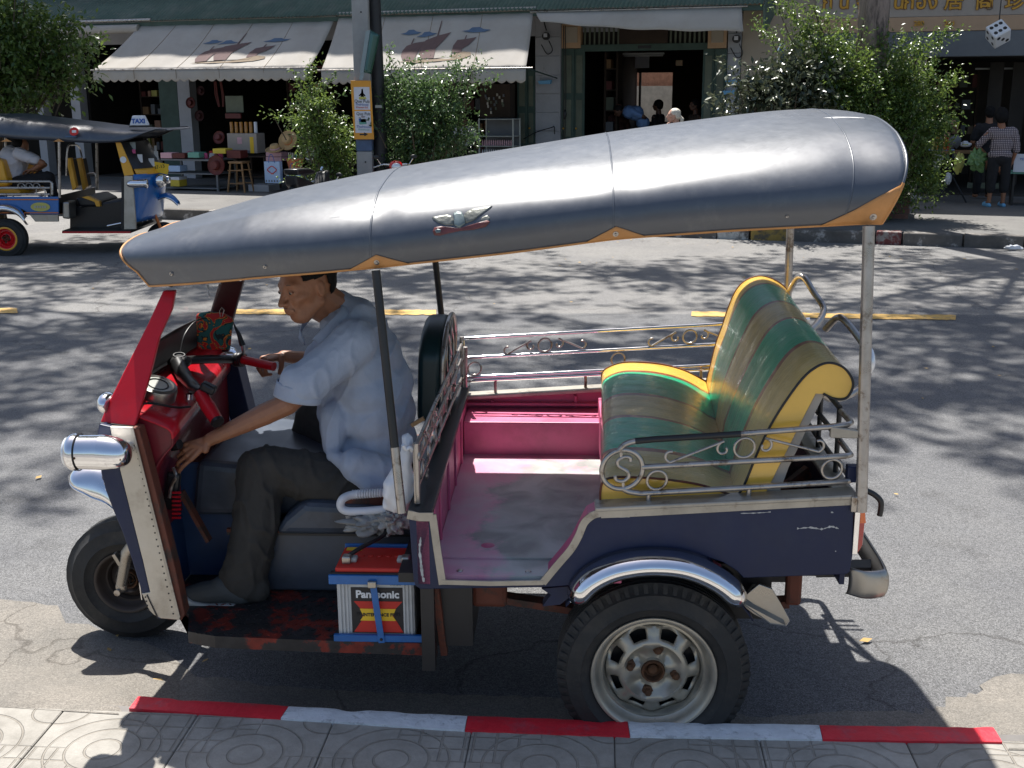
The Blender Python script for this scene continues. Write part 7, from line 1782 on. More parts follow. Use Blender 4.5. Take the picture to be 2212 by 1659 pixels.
blob('shirt', 'blue_shirt', mb_, lambda b: (b.cap(P_(.24, -.10, hz - .02), .13, P_(.24, .10, hz - .02), .13), b.cap(P_(.10, -.08, hz - .04), .15, P_(.10, .08, hz - .04), .15), b.cap(P_(-.04, -.07, hz - .22), .13, P_(-.04, .07, hz - .22), .13), b.cap(P_(.2, .18, hz), .075, P_(.04, .21, hz - .08), .06), b.cap(P_(.2, -.18, hz), .075, P_(.04, -.21, hz - .08), .06)), .012, 4, fold=.008)
blob('trousers', 'dark_cloth', mb_, lambda b: (b.ball((-.06, 0, hz - .38), (.13, .17, .15)), [b.cap(P_(-.06, .09 * s, hz - .42), .09, P_(-.05, .09 * s, .12), .06) for s in (-1, 1)]), .012, 4)
blob('hair', 'black_hair', mb_, lambda b: b.ball(P_(.445, 0, hz + .05), (.10, .085, .085)), .01, 2)
def simple_person(label, p, top_m, trous, rz=0, hairm='black_hair', skinm='dark_skin', h=1.6, zb=.16):
    t = person(label, (p[0], p[1], zb), rz); s = h / 1.7
    def bb(b):
        put_head(b, P_(0, 0, 1.58 * s), Matrix.Identity(3), s); b.cap(P_(-.02, 0, 1.52 * s), .05, P_(-.03, 0, 1.38 * s), .06); b.cap(P_(-.03, 0, 1.38 * s), .05, P_(0, 0, .85 * s), .06); b.cap(P_(-.02, -.18, 1.33 * s), .04, P_(-.02, .18, 1.33 * s), .04)
        for k in (-1, 1):
            b.cap(P_(-.02, .18 * k, 1.33 * s), .05, P_(-.02, .23 * k, 1.05 * s), .038); b.cap(P_(-.02, .23 * k, 1.05 * s), .036, P_(.14, .16 * k, .95 * s), .026); hand(b, P_(.14, .16 * k, .95 * s), (1, -.2 * k, 0), (0, 0, -1), .9)
            b.cap(P_(0, 0, .85 * s), .05, P_(0, .09 * k, .4 * s), .045); b.cap(P_(0, .09 * k, .4 * s), .05, P_(0, .10 * k, .08), .035); b.cap(P_(0, .10 * k, .05), .035, P_(.15, .10 * k, .035), .03)
    blob('body', skinm, t, bb, .008, 2)
    blob('top', top_m, t, lambda b: (b.ball((-.02, 0, 1.26 * s), (.12, .20, .14)), b.ball((-.02, 0, 1.06 * s), (.12, .17, .20)), [b.cap(P_(-.02, .16 * k, 1.33 * s), .07, P_(-.02, .22 * k, 1.12 * s), .06) for k in (-1, 1)]), .012, 4, fold=.008)
    blob('trousers', trous, t, lambda b: (b.ball((-.01, 0, .90 * s), (.12, .16, .13)), [b.cap(P_(0, .09 * k, .85 * s), .09, P_(0, .10 * k, .12), .065) for k in (-1, 1)]), .012, 4, fold=.006)
    blob('hair', hairm, t, lambda b: (b.ball((-.022, 0, 1.58 * s + .03), (.102, .085, .09)), b.ball((-.05, 0, 1.58 * s - .01), (.07, .078, .075))), .01, 2)
    return t
q = FW(*FP(1335, 250, 3.0)); simple_person('dark-haired customer in a maroon top at the left inside the middle shop', (q.x, q.y), 'maroon_cloth', 'dark_cloth', 2.0)
q = FW(*FP(1420, 245, 3.2)); simple_person('dark-haired customer in black behind the bending man in the middle shop', (q.x, q.y), 'dark_cloth', 'dark_cloth', 2.6)
q = FW(*FP(1500, 240, 2.4)); simple_person('customer in brown standing at the right side inside the middle shop', (q.x, q.y), 'brown_interior', 'dark_cloth', 3.4, h=1.62)
q = FW(*FP(1005, 300, 1.0)); simple_person('shopkeeper in a white shirt half hidden behind the bush by the display case', (q.x, q.y), 'white_shirt', 'dark_cloth', -1.2, h=1.35)
q = FW(*FP(2130, 330, .9)); simple_person('companion in black standing beyond the woman in the checked shirt', (q.x, q.y), 'dark_cloth', 'dark_cloth', 1.4, h=1.5, skinm='skin')
# ================================================================ THE BLUE AND YELLOW TUK-TUK ACROSS THE ROAD
YK = 14.45
KO = PY(12, 552, YK); KO.z = 0
B2 = thing('tuk_tuk', 'blue and yellow tuk-tuk with a grey roof and taxi lamp across the road', 'tuk-tuk', tuple(KO), 0)
def K(x, y, d=0.0): return PY(x, y, YK + d) - KO
def Kp(pts, d=0.0): return [K(x, y, d) for x, y in pts]
WD = 1.35
def kpr(nm, pts, m, d=0.0, t=.03, bevel=.004, parent=B2): return MB().prism(Kp(pts, d), (0, t, 0)).mk(nm, m, parent, bevel=bevel)
kpr('side_panel', [(-260, 425), (126, 425), (126, 463), (66, 463), (48, 452), (20, 446), (-10, 447), (-60, 452), (-75, 463), (-260, 463)], 'bright_blue')
kpr('side_panel_far', [(-260, 425), (126, 425), (126, 463), (-260, 463)], 'bright_blue', WD)
kpr('sill_panel', [(64, 464), (126, 464), (126, 479), (76, 479)], 'worn_chrome', .005)
for y in (431, 459.5): MB().bar(K(-258, y, -.006), K(126, y, -.006), .012, .006, up=(0, 1, 0)).mk('pinstripe', 'orange_line', B2)
MB().lathe([(0, 0), (.12, 0)], (0, 0, 0), (0, 1, 0), 24).mk('oval_badge', 'olive_label', B2); o = LAST[0]; o.location = K(87, 447, -.012); o.scale = (1, 1, .46); o.modifiers.new('s', 'SOLIDIFY').thickness = .008
for i in range(5): MB().box(K(76 + i * 5.4, 447, -.020), (.018, .004, .03)).mk('badge_mark', 'cream_frame', B2)
za, zb2 = K(0, 425).z, K(0, 463).z; xa_, xb2 = K(-255, 450).x, K(126, 450).x
MB().b2((xa_, .03, zb2), (xb2, WD, zb2 + .03)).mk('floor', 'black_paint', B2); MB().b2((xb2 - .03, .03, zb2), (xb2, WD, za)).mk('partition', 'black_paint', B2)
rl = MB()
for l in (0.02, WD):
    for y in (392, 406, 420): rl.tube([K(-250, y, l), K(108, y, l)] + ([K(113, y + 4, l), K(113, 420, l)] if y == 392 else []), .016, 8)
    for x in (28, 97): rl.tube([K(x, 420, l), K(x, 427, l)], .012, 6)
rl.mk('side_rail', 'steel_tube', B2, smooth=60); ro = LAST[0]
for x in (45, 62, 78): MB().tube(scroll(K(x, 403, .02), .05, 1.1, 0, (1, 0, 0), (0, 0, 1), 1, 16), .008, 6).mk('scroll', 'steel_tube', ro, smooth=60)
ring(K(88, 414, .02), .055, (1, 0, 0), (0, 0, 1), .008, 18).mk('ring', 'steel_tube', ro, smooth=60)
for (x, y0, y1, d) in ((13, 298, 425, WD), (129, 306, 427, .02), (210, 306, 410, WD), (112, 392, 424, .3)): MB().tube([K(x, y1, d), K(x - 1, y0, d)], .018, 8).mk('roof_post', 'steel_tube', B2, smooth=60)
k2t = smooth_tab([(K(x, y).x, K(x, y).z) for x, y in ((-330, 300), (0, 294), (61, 300), (130, 306), (263, 307), (288, 298), (312, 286), (330, 281))])
k2z = smooth_tab([(K(x, y, .6).x, K(x, y, .6).z) for x, y in ((-330, 235), (0, 245), (71, 248), (203, 264), (300, 275), (330, 279))])
def roof2(u, s):
    x = lerp(K(-325, 0).x, K(328, 0).x, u); t = min(s, 1 - s) * 2; zb, zr = interp(k2t, x), interp(k2z, x); ns = max(0, (u - .82) / .18)
    a = min(1, t / .6) * math.pi / 2; l = .02 + .22 * (1 - math.cos(a)) + max(0, (t - .6) / .4) * .42 + .16 * ns ** 2 * (1 - t); z = zb + (zr - zb) * (math.sin(a) * .88 + max(0, (t - .6) / .4) * .12)
    if s > .5: l = 1.32 - l
    return Vector((x + .12 * ns * t, l, z + noise.noise(Vector((x * 2, s * 6, 9))) * .014))
r2 = MB().grid(70, 30, roof2).mk('roof_cover', 'vinyl_roof', B2, smooth=80, solid=.006)
for s in (0, 1): MB().tube([roof2(i / 60, s) for i in range(61)], .010, 6).mk('hem_piping', 'black_paint', r2)
for x in (13, 126): kpr('corner_patch', [(x - 12, 306), (x, 300), (x + 12, 306)], 'tan_leather', -.012, .02, 0, r2)
bx = K(158, 292, -.0); MB().lathe([(0, 0), (.055, 0)], K(160, 284, .005), (0, 1, -.5), 20).mk('roof_emblem', 'print_red', r2, solid=.006); MB().box(K(160, 284, -.01), (.05, .006, .03)).mk('roof_emblem', 'print_white', r2); MB().box(K(153, 295, -.012), (.13, .006, .018)).mk('roof_emblem', 'cloud_paint', r2)
wheel('wheel', B2, K(12, 516, -.02), (0, -1, 0), .245, .15, .13, rim_m='red_gloss', slots=0, nuts=4, simple=True)
MB().lathe([(.122, .004), (.135, .010), (.148, .004)], K(12, 516, -.02), (0, -1, 0), 32).mk('wheel_trim', 'yellow_body', B2, smooth=60)
wheel('wheel', B2, K(12, 516, WD) + Vector((0, .05, 0)), (0, 1, 0), .245, .15, .13, rim_m='red_gloss', slots=0, nuts=4, simple=True)
gq = [K(x, y, -.01) for x, y in ((-34, 476), (-25, 462), (-8, 452), (12, 449), (32, 453), (48, 462), (60, 477))]
gq = catmull(gq, 5); kk = len(gq) - 1
MB().grid(kk, 8, lambda u, v: gq[round(u * kk)] + Vector((0, -.10 * math.sin(math.pi * v), .05 * math.cos(math.pi * v)))).mk('mudguard', 'chrome', B2, smooth=80, solid=.006)
kpr('rear_seat', [(-60, 408), (30, 407), (45, 414), (47, 424), (-60, 424)], 'yellow_body', .15, 1.0, .03); kpr('rear_seat_back', [(-30, 340), (4, 345), (18, 402), (-10, 405)], 'yellow_body', .2, .95, .03)
kpr('driver_seat', [(162, 428), (190, 424), (214, 436), (214, 447), (170, 447)], 'black_vinyl', .3, .75, .03); kpr('seat_stripe', [(176, 426), (190, 423.5), (214, 435), (216, 446), (208, 446), (204, 436)], 'yellow_body', .29, .08, 0); kpr('seat_stripe', [(190, 424), (200, 423), (228, 436), (230, 444), (220, 440), (214, 432)], 'yellow_body', .75, .12, 0)
for x, d in ((146, .35), (168, .75)): kpr('driver_backrest', [(x - 4, 342), (x + 6, 341), (x + 19, 405), (x + 10, 412)], 'yellow_body', d, .09, .01); kpr('driver_backrest', [(x - 1, 344), (x + 6, 343), (x + 18, 404), (x + 12, 410)], 'black_vinyl', d + .09, .22, .01)
MB().tube(catmull([K(143, 380, .3), K(146, 320, .3), K(156, 313, .4), K(168, 315, .8), (K(175, 330, 1.0)), K(184, 372, 1.0), K(206, 376, 1.0), K(207, 402, 1.0)], 5), .012, 6).mk('backrest_hoop', 'steel_tube', B2, smooth=60)
kpr('tank', [(134, 436), (149, 436), (150, 474), (134, 472)], 'worn_chrome', .05, .25, .02)
kpr('footboard', [(134, 498), (282, 498), (282, 504), (134, 504)], 'black_vinyl', .012, WD); kpr('footboard_edge', [(134, 500), (282, 500), (282, 504), (134, 504)], 'red_paint', .0, .01, 0); kpr('engine_cover', [(150, 450), (268, 430), (268, 498), (150, 498)], 'black_vinyl', .35, .7, .02)
kpr('front_bulkhead', [(262, 385), (272, 385), (272, 498), (262, 498)], 'black_paint', .1, 1.1)
# nose
kpr('front_leg_panel', [(268, 380), (286, 380), (294, 495), (268, 496)], 'brushed_panel', .05, .04); kpr('front_leg_panel', [(268, 380), (286, 380), (294, 495), (268, 496)], 'brushed_panel', 1.2, .04)
def nose(u, v):
    y = lerp(377, 480, u); x = lerp(288, 291, u); p = K(x, y, .08); return Vector((p.x + (.22 - .10 * u) * math.sin(math.pi * v) ** .7, .08 + v * 1.15, p.z))
MB().grid(10, 16, nose).mk('front_shield', 'bright_blue', B2, smooth=60, solid=.01)
fpil2 = [(249, 307), (262, 308), (284, 362), (290, 366), (345, 366), (347, 371), (300, 379), (268, 380)]
kpr('screen_frame', [(249, 307), (260, 308), (283, 360), (289, 378), (268, 380)], 'yellow_body', .08, .03)
a0, a1 = K(258, 308, .10), K(286, 366, .08)
def scr(u, v): p = a0.lerp(a1, u); return Vector((p.x + .20 * math.sin(math.pi * v) ** .8 * (.6 + .4 * u), .12 + v * 1.08, p.z))
MB().grid(8, 16, scr).mk('windscreen', 'black_vinyl', B2, smooth=80)
MB().grid(3, 16, lambda u, v: scr(1 + u * .22, v) + Vector((.006, 0, 0))).mk('screen_apron', 'yellow_body', B2, smooth=80, solid=.01)
for (u, v, w, h_, m_) in ((.15, .16, .07, .09, 'sign_back'), (.62, .15, .06, .10, 'print_white'), (.8, .30, .07, .10, 'print_white'), (.6, .55, .05, .12, 'print_white'), (.35, .12, .04, .05, 'hot_pink'), (.45, .75, .03, .14, 'print_white')):
    MB().box(scr(u, v) + Vector((.012, -.02, 0)), (w, .008, h_)).mk('screen_sticker', m_, B2)
pl = MB().box(scr(.98, .38) + Vector((.05, -.10, -.01)), (.22, .012, .13), Matrix.Rotation(.2, 3, 'Y')).mk('number_plate', 'yellow_plate', B2, bevel=.004)
text('lettering', '47-13', .06, 'print_black', basis(scr(.98, .38) + Vector((.05, -.108, 0)), (1, 0, .2), (0, 0, 1)), B2)
MB().lathe([(0, -.005), (.035, -.003), (.04, 0)], K(266, 345, .07), (0, -1, 0), 16).mk('round_sticker', 'print_white', B2)
h2 = K(318, 397, .05)
MB().lathe([(0, .01), (.05, .006), (.058, -.01), (.055, -.05), (.05, -.20), (.035, -.24), (0, -.26)], h2, (1, 0, 0), 20).mk('headlamp', 'chrome', B2, smooth=60)
MB().lathe([(0, .02), (.07, .01), (.085, -.01), (.08, -.06), (.06, -.12)], K(349, 391, .38), (1, -.8, 0), 24).mk('headlamp', 'chrome', B2, smooth=60); MB().lathe([(.085, -.02), (.09, -.10), (.07, -.22)], K(349, 391, .38), (1, -.8, 0), 24).mk('lamp_housing', 'bright_blue', B2, smooth=60)
MB().lathe([(0, .01), (.04, .006), (.048, -.01), (.045, -.05), (0, -.2)], K(366, 388, 1.15), (1, 0, 0), 16).mk('headlamp', 'chrome', B2, smooth=60)
mq = catmull([K(x, y, .65) for x, y in ((311, 470), (318, 448), (334, 428), (356, 417), (372, 421), (386, 434))], 5); kk = len(mq) - 1
def mg2(u, v):
    p = mq[round(u * kk)]; a = math.pi * (v - .5); return Vector((p.x, .65 + math.sin(a) * .10 * (1 - .5 * max(0, u - .7) / .3), p.z - .05 * (1 - math.cos(a))))
m2 = MB().grid(kk, 10, mg2).mk('front_mudguard', 'bright_blue', B2, smooth=80, solid=.006)
for v in (0, 1): MB().tube([mg2(i / kk, v) for i in range(kk + 1)], .012, 6).mk('mudguard_bead', 'chrome', m2, smooth=60)
MB().tube([K(324, 440, .55), K(346, 490, .55), K(350, 516, .55)], .02, 8).mk('front_fork', 'orange_line', B2, smooth=60)
wheel('wheel', B2, K(352, 518, .62) , (0, -1, 0), .225, .11, .12, rim_m='worn_chrome', slots=0, nuts=0, simple=True)
for x, y in ((200, 388), (232, 486)): pass
MB().tube([K(232, 488, .1), K(262, 482, .1)], .014, 8).mk('gear_pedal', 'chrome', B2, smooth=60)
# taxi lamp on its roof
tq = K(302, 271, .25); tl_ = thing('taxi_lamp', 'white taxi lamp on the roof front of the blue tuk-tuk', 'taxi sign', tuple(KO + tq), 0)
MB().prism([(-.115, -.05, 0), (.115, -.05, 0), (.06, -.03, .12), (-.075, -.03, .12)], (0, .10, 0)).mk('lamp_body', 'white_plastic', tl_, bevel=.012, seg=3, smooth=50)
MB().b2((-.115, -.055, -.02), (.115, .055, -.002)).mk('lamp_base', 'black_paint', tl_)
text('lettering', 'TAXI', .075, 'print_blue', basis((0, -.046, .052), (1, 0, 0), (0, .16, 1)), tl_, .003, bold=.003)
# its passenger dozing in a white shirt
po = K(40, 402, .55); pz = thing('person', 'passenger in a white T-shirt slumped forward on the back seat of the blue tuk-tuk', 'person', tuple(KO + po), 0)
def q_(x, y, d=.55): return K(x, y, d) - po
def pb_(b):
    put_head(b, q_(46, 318), orient((.8, -.3, -.55), (.5, 0, .85)), .98); b.cap(q_(42, 322), .05, q_(30, 330), .06)
    b.cap(q_(76, 345, .38), .042, q_(92, 352, .40), .038); b.cap(q_(92, 352, .40), .036, q_(72, 366, .42), .028); hand(b, q_(72, 366, .42), (-.9, 0, -.1), (0, 0, -1), .95)
    b.cap(q_(70, 348, .75), .04, q_(96, 356, .72), .036); b.cap(q_(96, 356, .72), .034, q_(80, 368, .6), .027); hand(b, q_(80, 368, .6), (-.9, -.2, -.1), (0, 0, -1), .95)
    b.cap(q_(30, 330), .05, q_(38, 396), .06)
    for d in (.42, .70): b.cap(q_(34, 338), .04, q_(42, 336, .38 if d < .5 else .75), .04); b.cap(q_(42, 336, .38 if d < .5 else .75), .04, q_(74, 346, .39 if d < .5 else .75), .04); b.cap(q_(38, 396), .05, q_(104, 384, d), .04); b.cap(q_(104, 384, d), .04, q_(126, 440, d), .04); b.cap(q_(126, 440, d), .045, q_(130, 455, d), .035); b.cap(q_(130, 457, d), .035, q_(142, 459, d), .028)
blob('body', 'skin', pz, pb_, .008, 2)
blob('shirt', 'white_shirt', pz, lambda b: (b.ball(q_(30, 345), (.17, .22, .19)), b.ball(q_(28, 368), (.17, .20, .18)), b.ball(q_(32, 388), (.15, .19, .13)), b.cap(q_(42, 332, .37), .085, q_(76, 345, .38), .065), b.cap(q_(42, 332, .75), .085, q_(72, 347, .75), .065)), .012, 5, fold=.010, fscale=7)
blob('trousers', 'dark_cloth', pz, lambda b: [(b.cap(q_(40, 396, d), .10, q_(104, 384, d), .085), b.cap(q_(104, 384, d), .08, q_(120, 440, d), .06)) for d in (.42, .70)], .012, 4, fold=.008)
blob('hair', 'black_hair', pz, lambda b: b.ball(q_(42, 312), (.10, .088, .09)), .01, 2)

# ================================================================ POLES AND SIGNS
def post_px(x0, y0, x1, y1, Y, w, z0=.15):
    a = PY(x0, y0, Y); b_ = PY(x1, y1, Y); t = (z0 - a.z) / (b_.z - a.z) if abs(b_.z - a.z) > 1e-6 else 1
    return a, a.lerp(b_, t)
tp, bt_ = post_px(778.5, 0, 790, 372, 17.6, .2)
tp = tp + (tp - bt_) * 1.3
up_ = thing('utility_pole', 'square grey concrete pole with a blue painted band and an orange sign', 'pole', tuple(bt_))
q = tp - bt_; wq = .235
def pole_seg(nm, z0, z1, m, w0=wq):
    a, b_ = q * (z0 / q.z), q * (z1 / q.z); return MB().bar(a, b_, w0, w0, up=(0, 1, 0)).mk(nm, m, up_, bevel=.018)
zB0, zB1 = PY(788, 326, 17.6).z - .15, PY(787, 300, 17.6).z - .15
pole_seg('shaft', 0, zB0 - .002, 'pole_concrete'); pole_seg('blue_band', zB0, zB1, 'pole_blue', wq + .004); pole_seg('shaft', zB1 + .002, q.z, 'pole_concrete')
for y in (26, 350): 
    p = PY(779 + y * .03, y, 17.47) - bt_; MB().ball(p, (.012, .01, .012), 8, 6).mk('bolt_hole', 'black_paint', up_)
tp2, bt2 = post_px(808, 0, 824, 370, 17.75, .2)
bp2 = thing('lamp_post', 'round black steel post standing right behind the concrete pole', 'pole', tuple(bt2)); q2 = (tp2 - bt2) * 2.3
MB().tube([(0, 0, 0), q2 * .2, q2], [.125, .10, .085], 20).mk('post', 'pole_black', bp2, smooth=60); MB().lathe([(.17, 0), (.17, .3), (.13, .36)], (0, 0, 0), (0, 0, 1), 20).mk('post_base', 'pole_black', bp2, smooth=40)
c = PY(818, 230, 17.6) - bt2; MB().b2(tuple(c - Vector((.05, .01, .02))), tuple(c + Vector((.05, .03, .02)))).mk('clip', 'cream_frame', bp2)
s0 = PY(783, 302, 17.42)
os_ = thing('direction_sign', 'tall orange sign with two white cards and a black arrow on the concrete pole', 'sign', tuple(s0))
def sg(x, y, Y=17.42): return PY(x, y, Y) - s0
MB().prism([sg(757, 174), sg(801, 174), sg(808, 301), sg(765, 301)], (0, .02, 0)).mk('panel', 'sign_orange', os_, bevel=.003)
def card(pts, m, nm, y=-.004): return MB().prism([p + Vector((0, y, 0)) for p in (sg(*q) for q in pts)], (0, .003, 0)).mk(nm, m, os_)
card([(764, 188), (798, 188), (800, 237), (766, 237)], 'paper', 'card'); card([(766, 240), (800, 240), (803, 287), (768, 287)], 'paper', 'card')
def stx(s, x, y, size, m): text('lettering', s, size, m, basis(sg(x, y) + Vector((0, -.008, 0)), (1, 0, -.03), (0, 0, 1)), os_, .001)
stx('Que Pub', 782, 219, .062, 'print_black'); stx('TheHouse', 782, 226, .045, 'print_blue'); stx('Khaosan Rd', 782, 232, .036, 'print_red'); stx('Que Pub', 785, 246, .058, 'print_black'); stx('Bar', 785, 252, .042, 'dark_red'); stx('TheHouse', 786, 274, .05, 'print_blue'); stx('Guesthouse', 786, 280, .034, 'mint')
card([(781, 192), (784, 192), (785, 201), (790, 207), (787, 208), (785, 206), (790, 215), (776, 215), (780, 206), (776, 208), (775, 206), (780, 201)], 'orange_clay', 'picture'); card([(776, 209), (790, 209), (792, 214), (775, 214)], 'olive_label', 'picture', -.006)
card([(776, 257), (790, 257), (792, 267), (777, 268)], 'orange_clay', 'picture'); card([(775, 262), (782, 264), (792, 264), (792, 268), (777, 269)], 'mint', 'picture', -.006); card([(775, 256), (779, 256), (779, 262), (776, 263)], 'print_blue', 'picture', -.006)
card([(777, 289), (787, 289), (786, 285.5), (795, 290), (787, 294.5), (787, 292), (777, 292)], 'print_black', 'arrow')
g0 = PY(798, 160, 17.3)
gs = thing('street_sign', 'folded green street sign hanging askew high on the concrete pole', 'sign', tuple(g0))
def sg2(x, y, d=0): return PY(x, y, 17.3 + d) - g0
b = MB(); A = [sg2(803, 66), sg2(815, 69, .02), sg2(819, 84, .02)]; 
b.grid(12, 6, lambda u, v: sg2(lerp(799, 785, u), lerp(64, 156, u)).lerp(sg2(lerp(821, 802, u), lerp(76, 160, u), .0), v) + Vector((0, -.05 * math.sin(math.pi * v), 0))); b.mk('panel', 'sign_green', gs, smooth=80, solid=.006)
MB().prism([sg2(790, 68, -.01), sg2(800, 64, -.01), sg2(790, 158, -.01), sg2(777, 158, -.01)], (0, .01, 0)).mk('back_plate', 'sign_back', gs); MB().bar(sg2(786, 150, .01), sg2(779, 172, .01), .05, .01, up=(0, 1, 0)).mk('bracket', 'sign_back', gs)
# rounded sign frame by the dark-leaved bush
r0 = PY(1689, 240, 17.6); rs = thing('bus_stop_sign', 'narrow round-topped blue sign in a bright frame seen almost edge-on by the dark bush', 'sign', (r0.x, r0.y, .15)); rz = .15
def rg_(x, y): p = PY(x, y, 17.6); return Vector((p.x - r0.x, 0, p.z - .15))
lp = catmull([rg_(1681, 240), rg_(1680, 130), rg_(1683, 104), rg_(1689, 95), rg_(1695, 104), rg_(1697, 130), rg_(1697, 240)], 6)
MB().tube([(lp[0].x, 0, 0)] + lp + [(lp[-1].x, 0, 0)], .018, 8).mk('frame', 'chrome', rs, smooth=60); MB().prism([rg_(1682, 240), rg_(1682, 112), rg_(1689, 100), rg_(1695, 112), rg_(1695, 240)], (0, .02, 0)).mk('panel', 'pole_blue', rs)
# the hanging die
dc = PY(2156, 73, 18.6); di = thing('hanging_die', 'big white die with black pips hanging above the right-hand shop', 'die', tuple(dc))
rx = Vector((-.546, .834, .078)).normalized(); ry = Vector((.596, .536, -.596)); ry = (ry - rx * ry.dot(rx)).normalized(); rz_ = rx.cross(ry); AX = [FU, Vector((0, 0, 1)), -FV]
E3 = [(AX[0] * rx[i] + AX[1] * ry[i] + AX[2] * rz_[i]) for i in range(3)]; da_ = .27
rotm = Matrix((E3[0], E3[1], E3[2])).transposed(); MB().box((0, 0, 0), (da_, da_, da_), rotm).mk('cube', 'white_plastic', di, bevel=.02, seg=3, smooth=60)
def pips(ax_i, u_i, v_i, lst, sgn_=-1):
    for a_, b2 in lst:
        p = E3[ax_i] * sgn_ * da_ / 2 + E3[u_i] * a_ * da_ + E3[v_i] * b2 * da_; MB().lathe([(0, .003), (.028, .002), (.030, 0)], p, E3[ax_i] * sgn_, 14).mk('pip', 'print_black', di)
pips(2, 0, 1, [(a_, b2) for a_ in (-.22, .22) for b2 in (-.28, 0, .28)]); pips(0, 1, 2, [(-.26, -.26), (0, 0), (.26, .26)][:3]); pips(1, 0, 2, [(-.25, -.25), (.25, .25), (-.25, .25), (.25, -.25)])
for q9 in (0, 1, 2): pips(q9, (q9 + 1) % 3, (q9 + 2) % 3, [(0, 0)], 1)
top = -(E3[2]) * 0 + Vector((0, 0, da_ * .80)); MB().tube([top * .9, top + Vector((0, 0, 1.6))], .009, 5).mk('string', 'black_tube', di)

# ================================================================ TREES AND BUSHES
def leaves(name, m, parent, twigs, per, size, seed, droop=.2, off=Vector((0, 0, 0)), spread=.16):
    """leaf blades set along short twigs; twigs = list of (centre, outward direction)"""
    rng = np.random.RandomState(seed); n = len(twigs) * per
    tc_ = np.repeat(np.array([list(t[0] - off) for t in twigs]), per, 0); td = np.repeat(np.array([list(t[1]) for t in twigs]), per, 0)
    tt = np.tile(np.linspace(-.5, 1, per), len(twigs))[:, None]
    P = tc_ + td * tt * spread * 1.6 + rng.normal(0, spread * .33, (n, 3))
    a = td * .5 + rng.normal(0, .6, (n, 3)); a[:, 2] -= droop; a /= np.linalg.norm(a, axis=1)[:, None] + 1e-9
    nrm = np.array([0, 0, 1.0]) + rng.normal(0, .55, (n, 3)); s = np.cross(a, nrm); s /= np.linalg.norm(s, axis=1)[:, None] + 1e-9; up = np.cross(s, a)
    L = size * rng.uniform(.6, 1.25, (n, 1)); Wd = L * .26
    base = P; tip = P + a * L - up * L * .12; m1 = P + a * L * .45
    v0, v1, v2, v3 = base, m1 + s * Wd + up * L * .05, tip, m1 - s * Wd + up * L * .05
    co = np.stack([v0, v1, v2, v3], 1).reshape(-1, 3)
    me = bpy.data.meshes.new(name); me.vertices.add(n * 4); me.vertices.foreach_set('co', co.ravel().astype(np.float32))
    me.loops.add(n * 6); idx = np.arange(n)[:, None] * 4 + np.array([0, 1, 2, 0, 2, 3]); me.loops.foreach_set('vertex_index', idx.ravel().astype(np.int32))
    me.polygons.add(n * 2); me.polygons.foreach_set('loop_start', np.arange(0, n * 6, 3, dtype=np.int32))
    me.update(calc_edges=True); at = me.attributes.new('tone', 'FLOAT', 'POINT')
    tn = np.repeat(rng.uniform(0, 1, len(twigs)), per) * .5 + rng.uniform(0, .5, n); at.data.foreach_set('value', np.repeat(tn, 4).astype(np.float32))
    me.materials.append(M[m]); me.validate()
    o = bpy.data.objects.new(name, me); COL.objects.link(o)
    if parent is not None: o.parent = parent
    return o
def twigs_in(blobs, n, seed, shell=.55):
    rr = random.Random(seed); tot = sum(b[1][0] * b[1][1] * b[1][2] for b in blobs); out = []
    for c, r in blobs:
        k = max(3, int(n * r[0] * r[1] * r[2] / tot))
        for _ in range(k):
            d = Vector((rr.gauss(0, 1), rr.gauss(0, 1), rr.gauss(0, 1))).normalized(); q = rr.uniform(shell, 1.08) if rr.random() < .8 else rr.uniform(.1, shell)
            q *= 1 + .55 * noise.noise(d * 2.6 + Vector(c))
            out.append((Vector(c) + Vector((d.x * r[0], d.y * r[1], d.z * r[2])) * q, (d + Vector((0, 0, .25))).normalized()))
    return out
def bush(name, label, cat, px_blobs, Y, base_px, n, size, m='leaf', seed=1, zb=.15, stems=7, per=14, group=None, yoff=None):
    s = Y / FPX * 1.0; bl = []
    for i, (x, y, rx, ry_) in enumerate(px_blobs):
        dy = (yoff or {}).get(i, 0); c = PY(x, y, Y + dy); bl.append((c, (rx * s, (rx + ry_) * .5 * s, ry_ * s)))
    bp_ = PY(base_px, 300, Y); base = Vector((bp_.x, Y, zb)); t = thing(name, label, cat, tuple(base), 0, group)
    tw = twigs_in(bl, n, seed); sp = max(.06, size * 1.9); r5 = random.Random(seed + 50)
    for k in range(int(len(bl) * 2)):   # long shoots breaking the outline
        c, r = bl[r5.randrange(len(bl))]; d = Vector((r5.gauss(0, 1), r5.gauss(0, .6), abs(r5.gauss(.3, .7)))).normalized(); s_ = Vector(c) + Vector((d.x * r[0], d.y * r[1], d.z * r[2])); Ls = r5.uniform(.15, .42)
        for j in range(5): tw.append((s_ + d * Ls * j / 4 + Vector((0, 0, -.05 * (j / 4) ** 2)), d))
    leaves('foliage', m, t, tw, per, size, seed, off=base, spread=sp)
    rr = random.Random(seed); b = MB()
    for k in range(stems):
        c, r = bl[k % len(bl)]; e = c - base; mid = Vector((e.x * .35 + rr.uniform(-.1, .1), e.y * .35, e.z * .5)); b.tube(catmull([Vector((rr.uniform(-.08, .08), rr.uniform(-.08, .08), 0)), mid, e], 4), [.03 * (1 - i / 10) + .006 for i in range(9)], 6)
    for c, d in tw[:: max(1, len(tw) // 60)]: e = c - base; b.tube([e * .8 + Vector((0, 0, -.05)), e], [.010, .004], 4)
    b.mk('stem', 'twig', t, smooth=60); return t
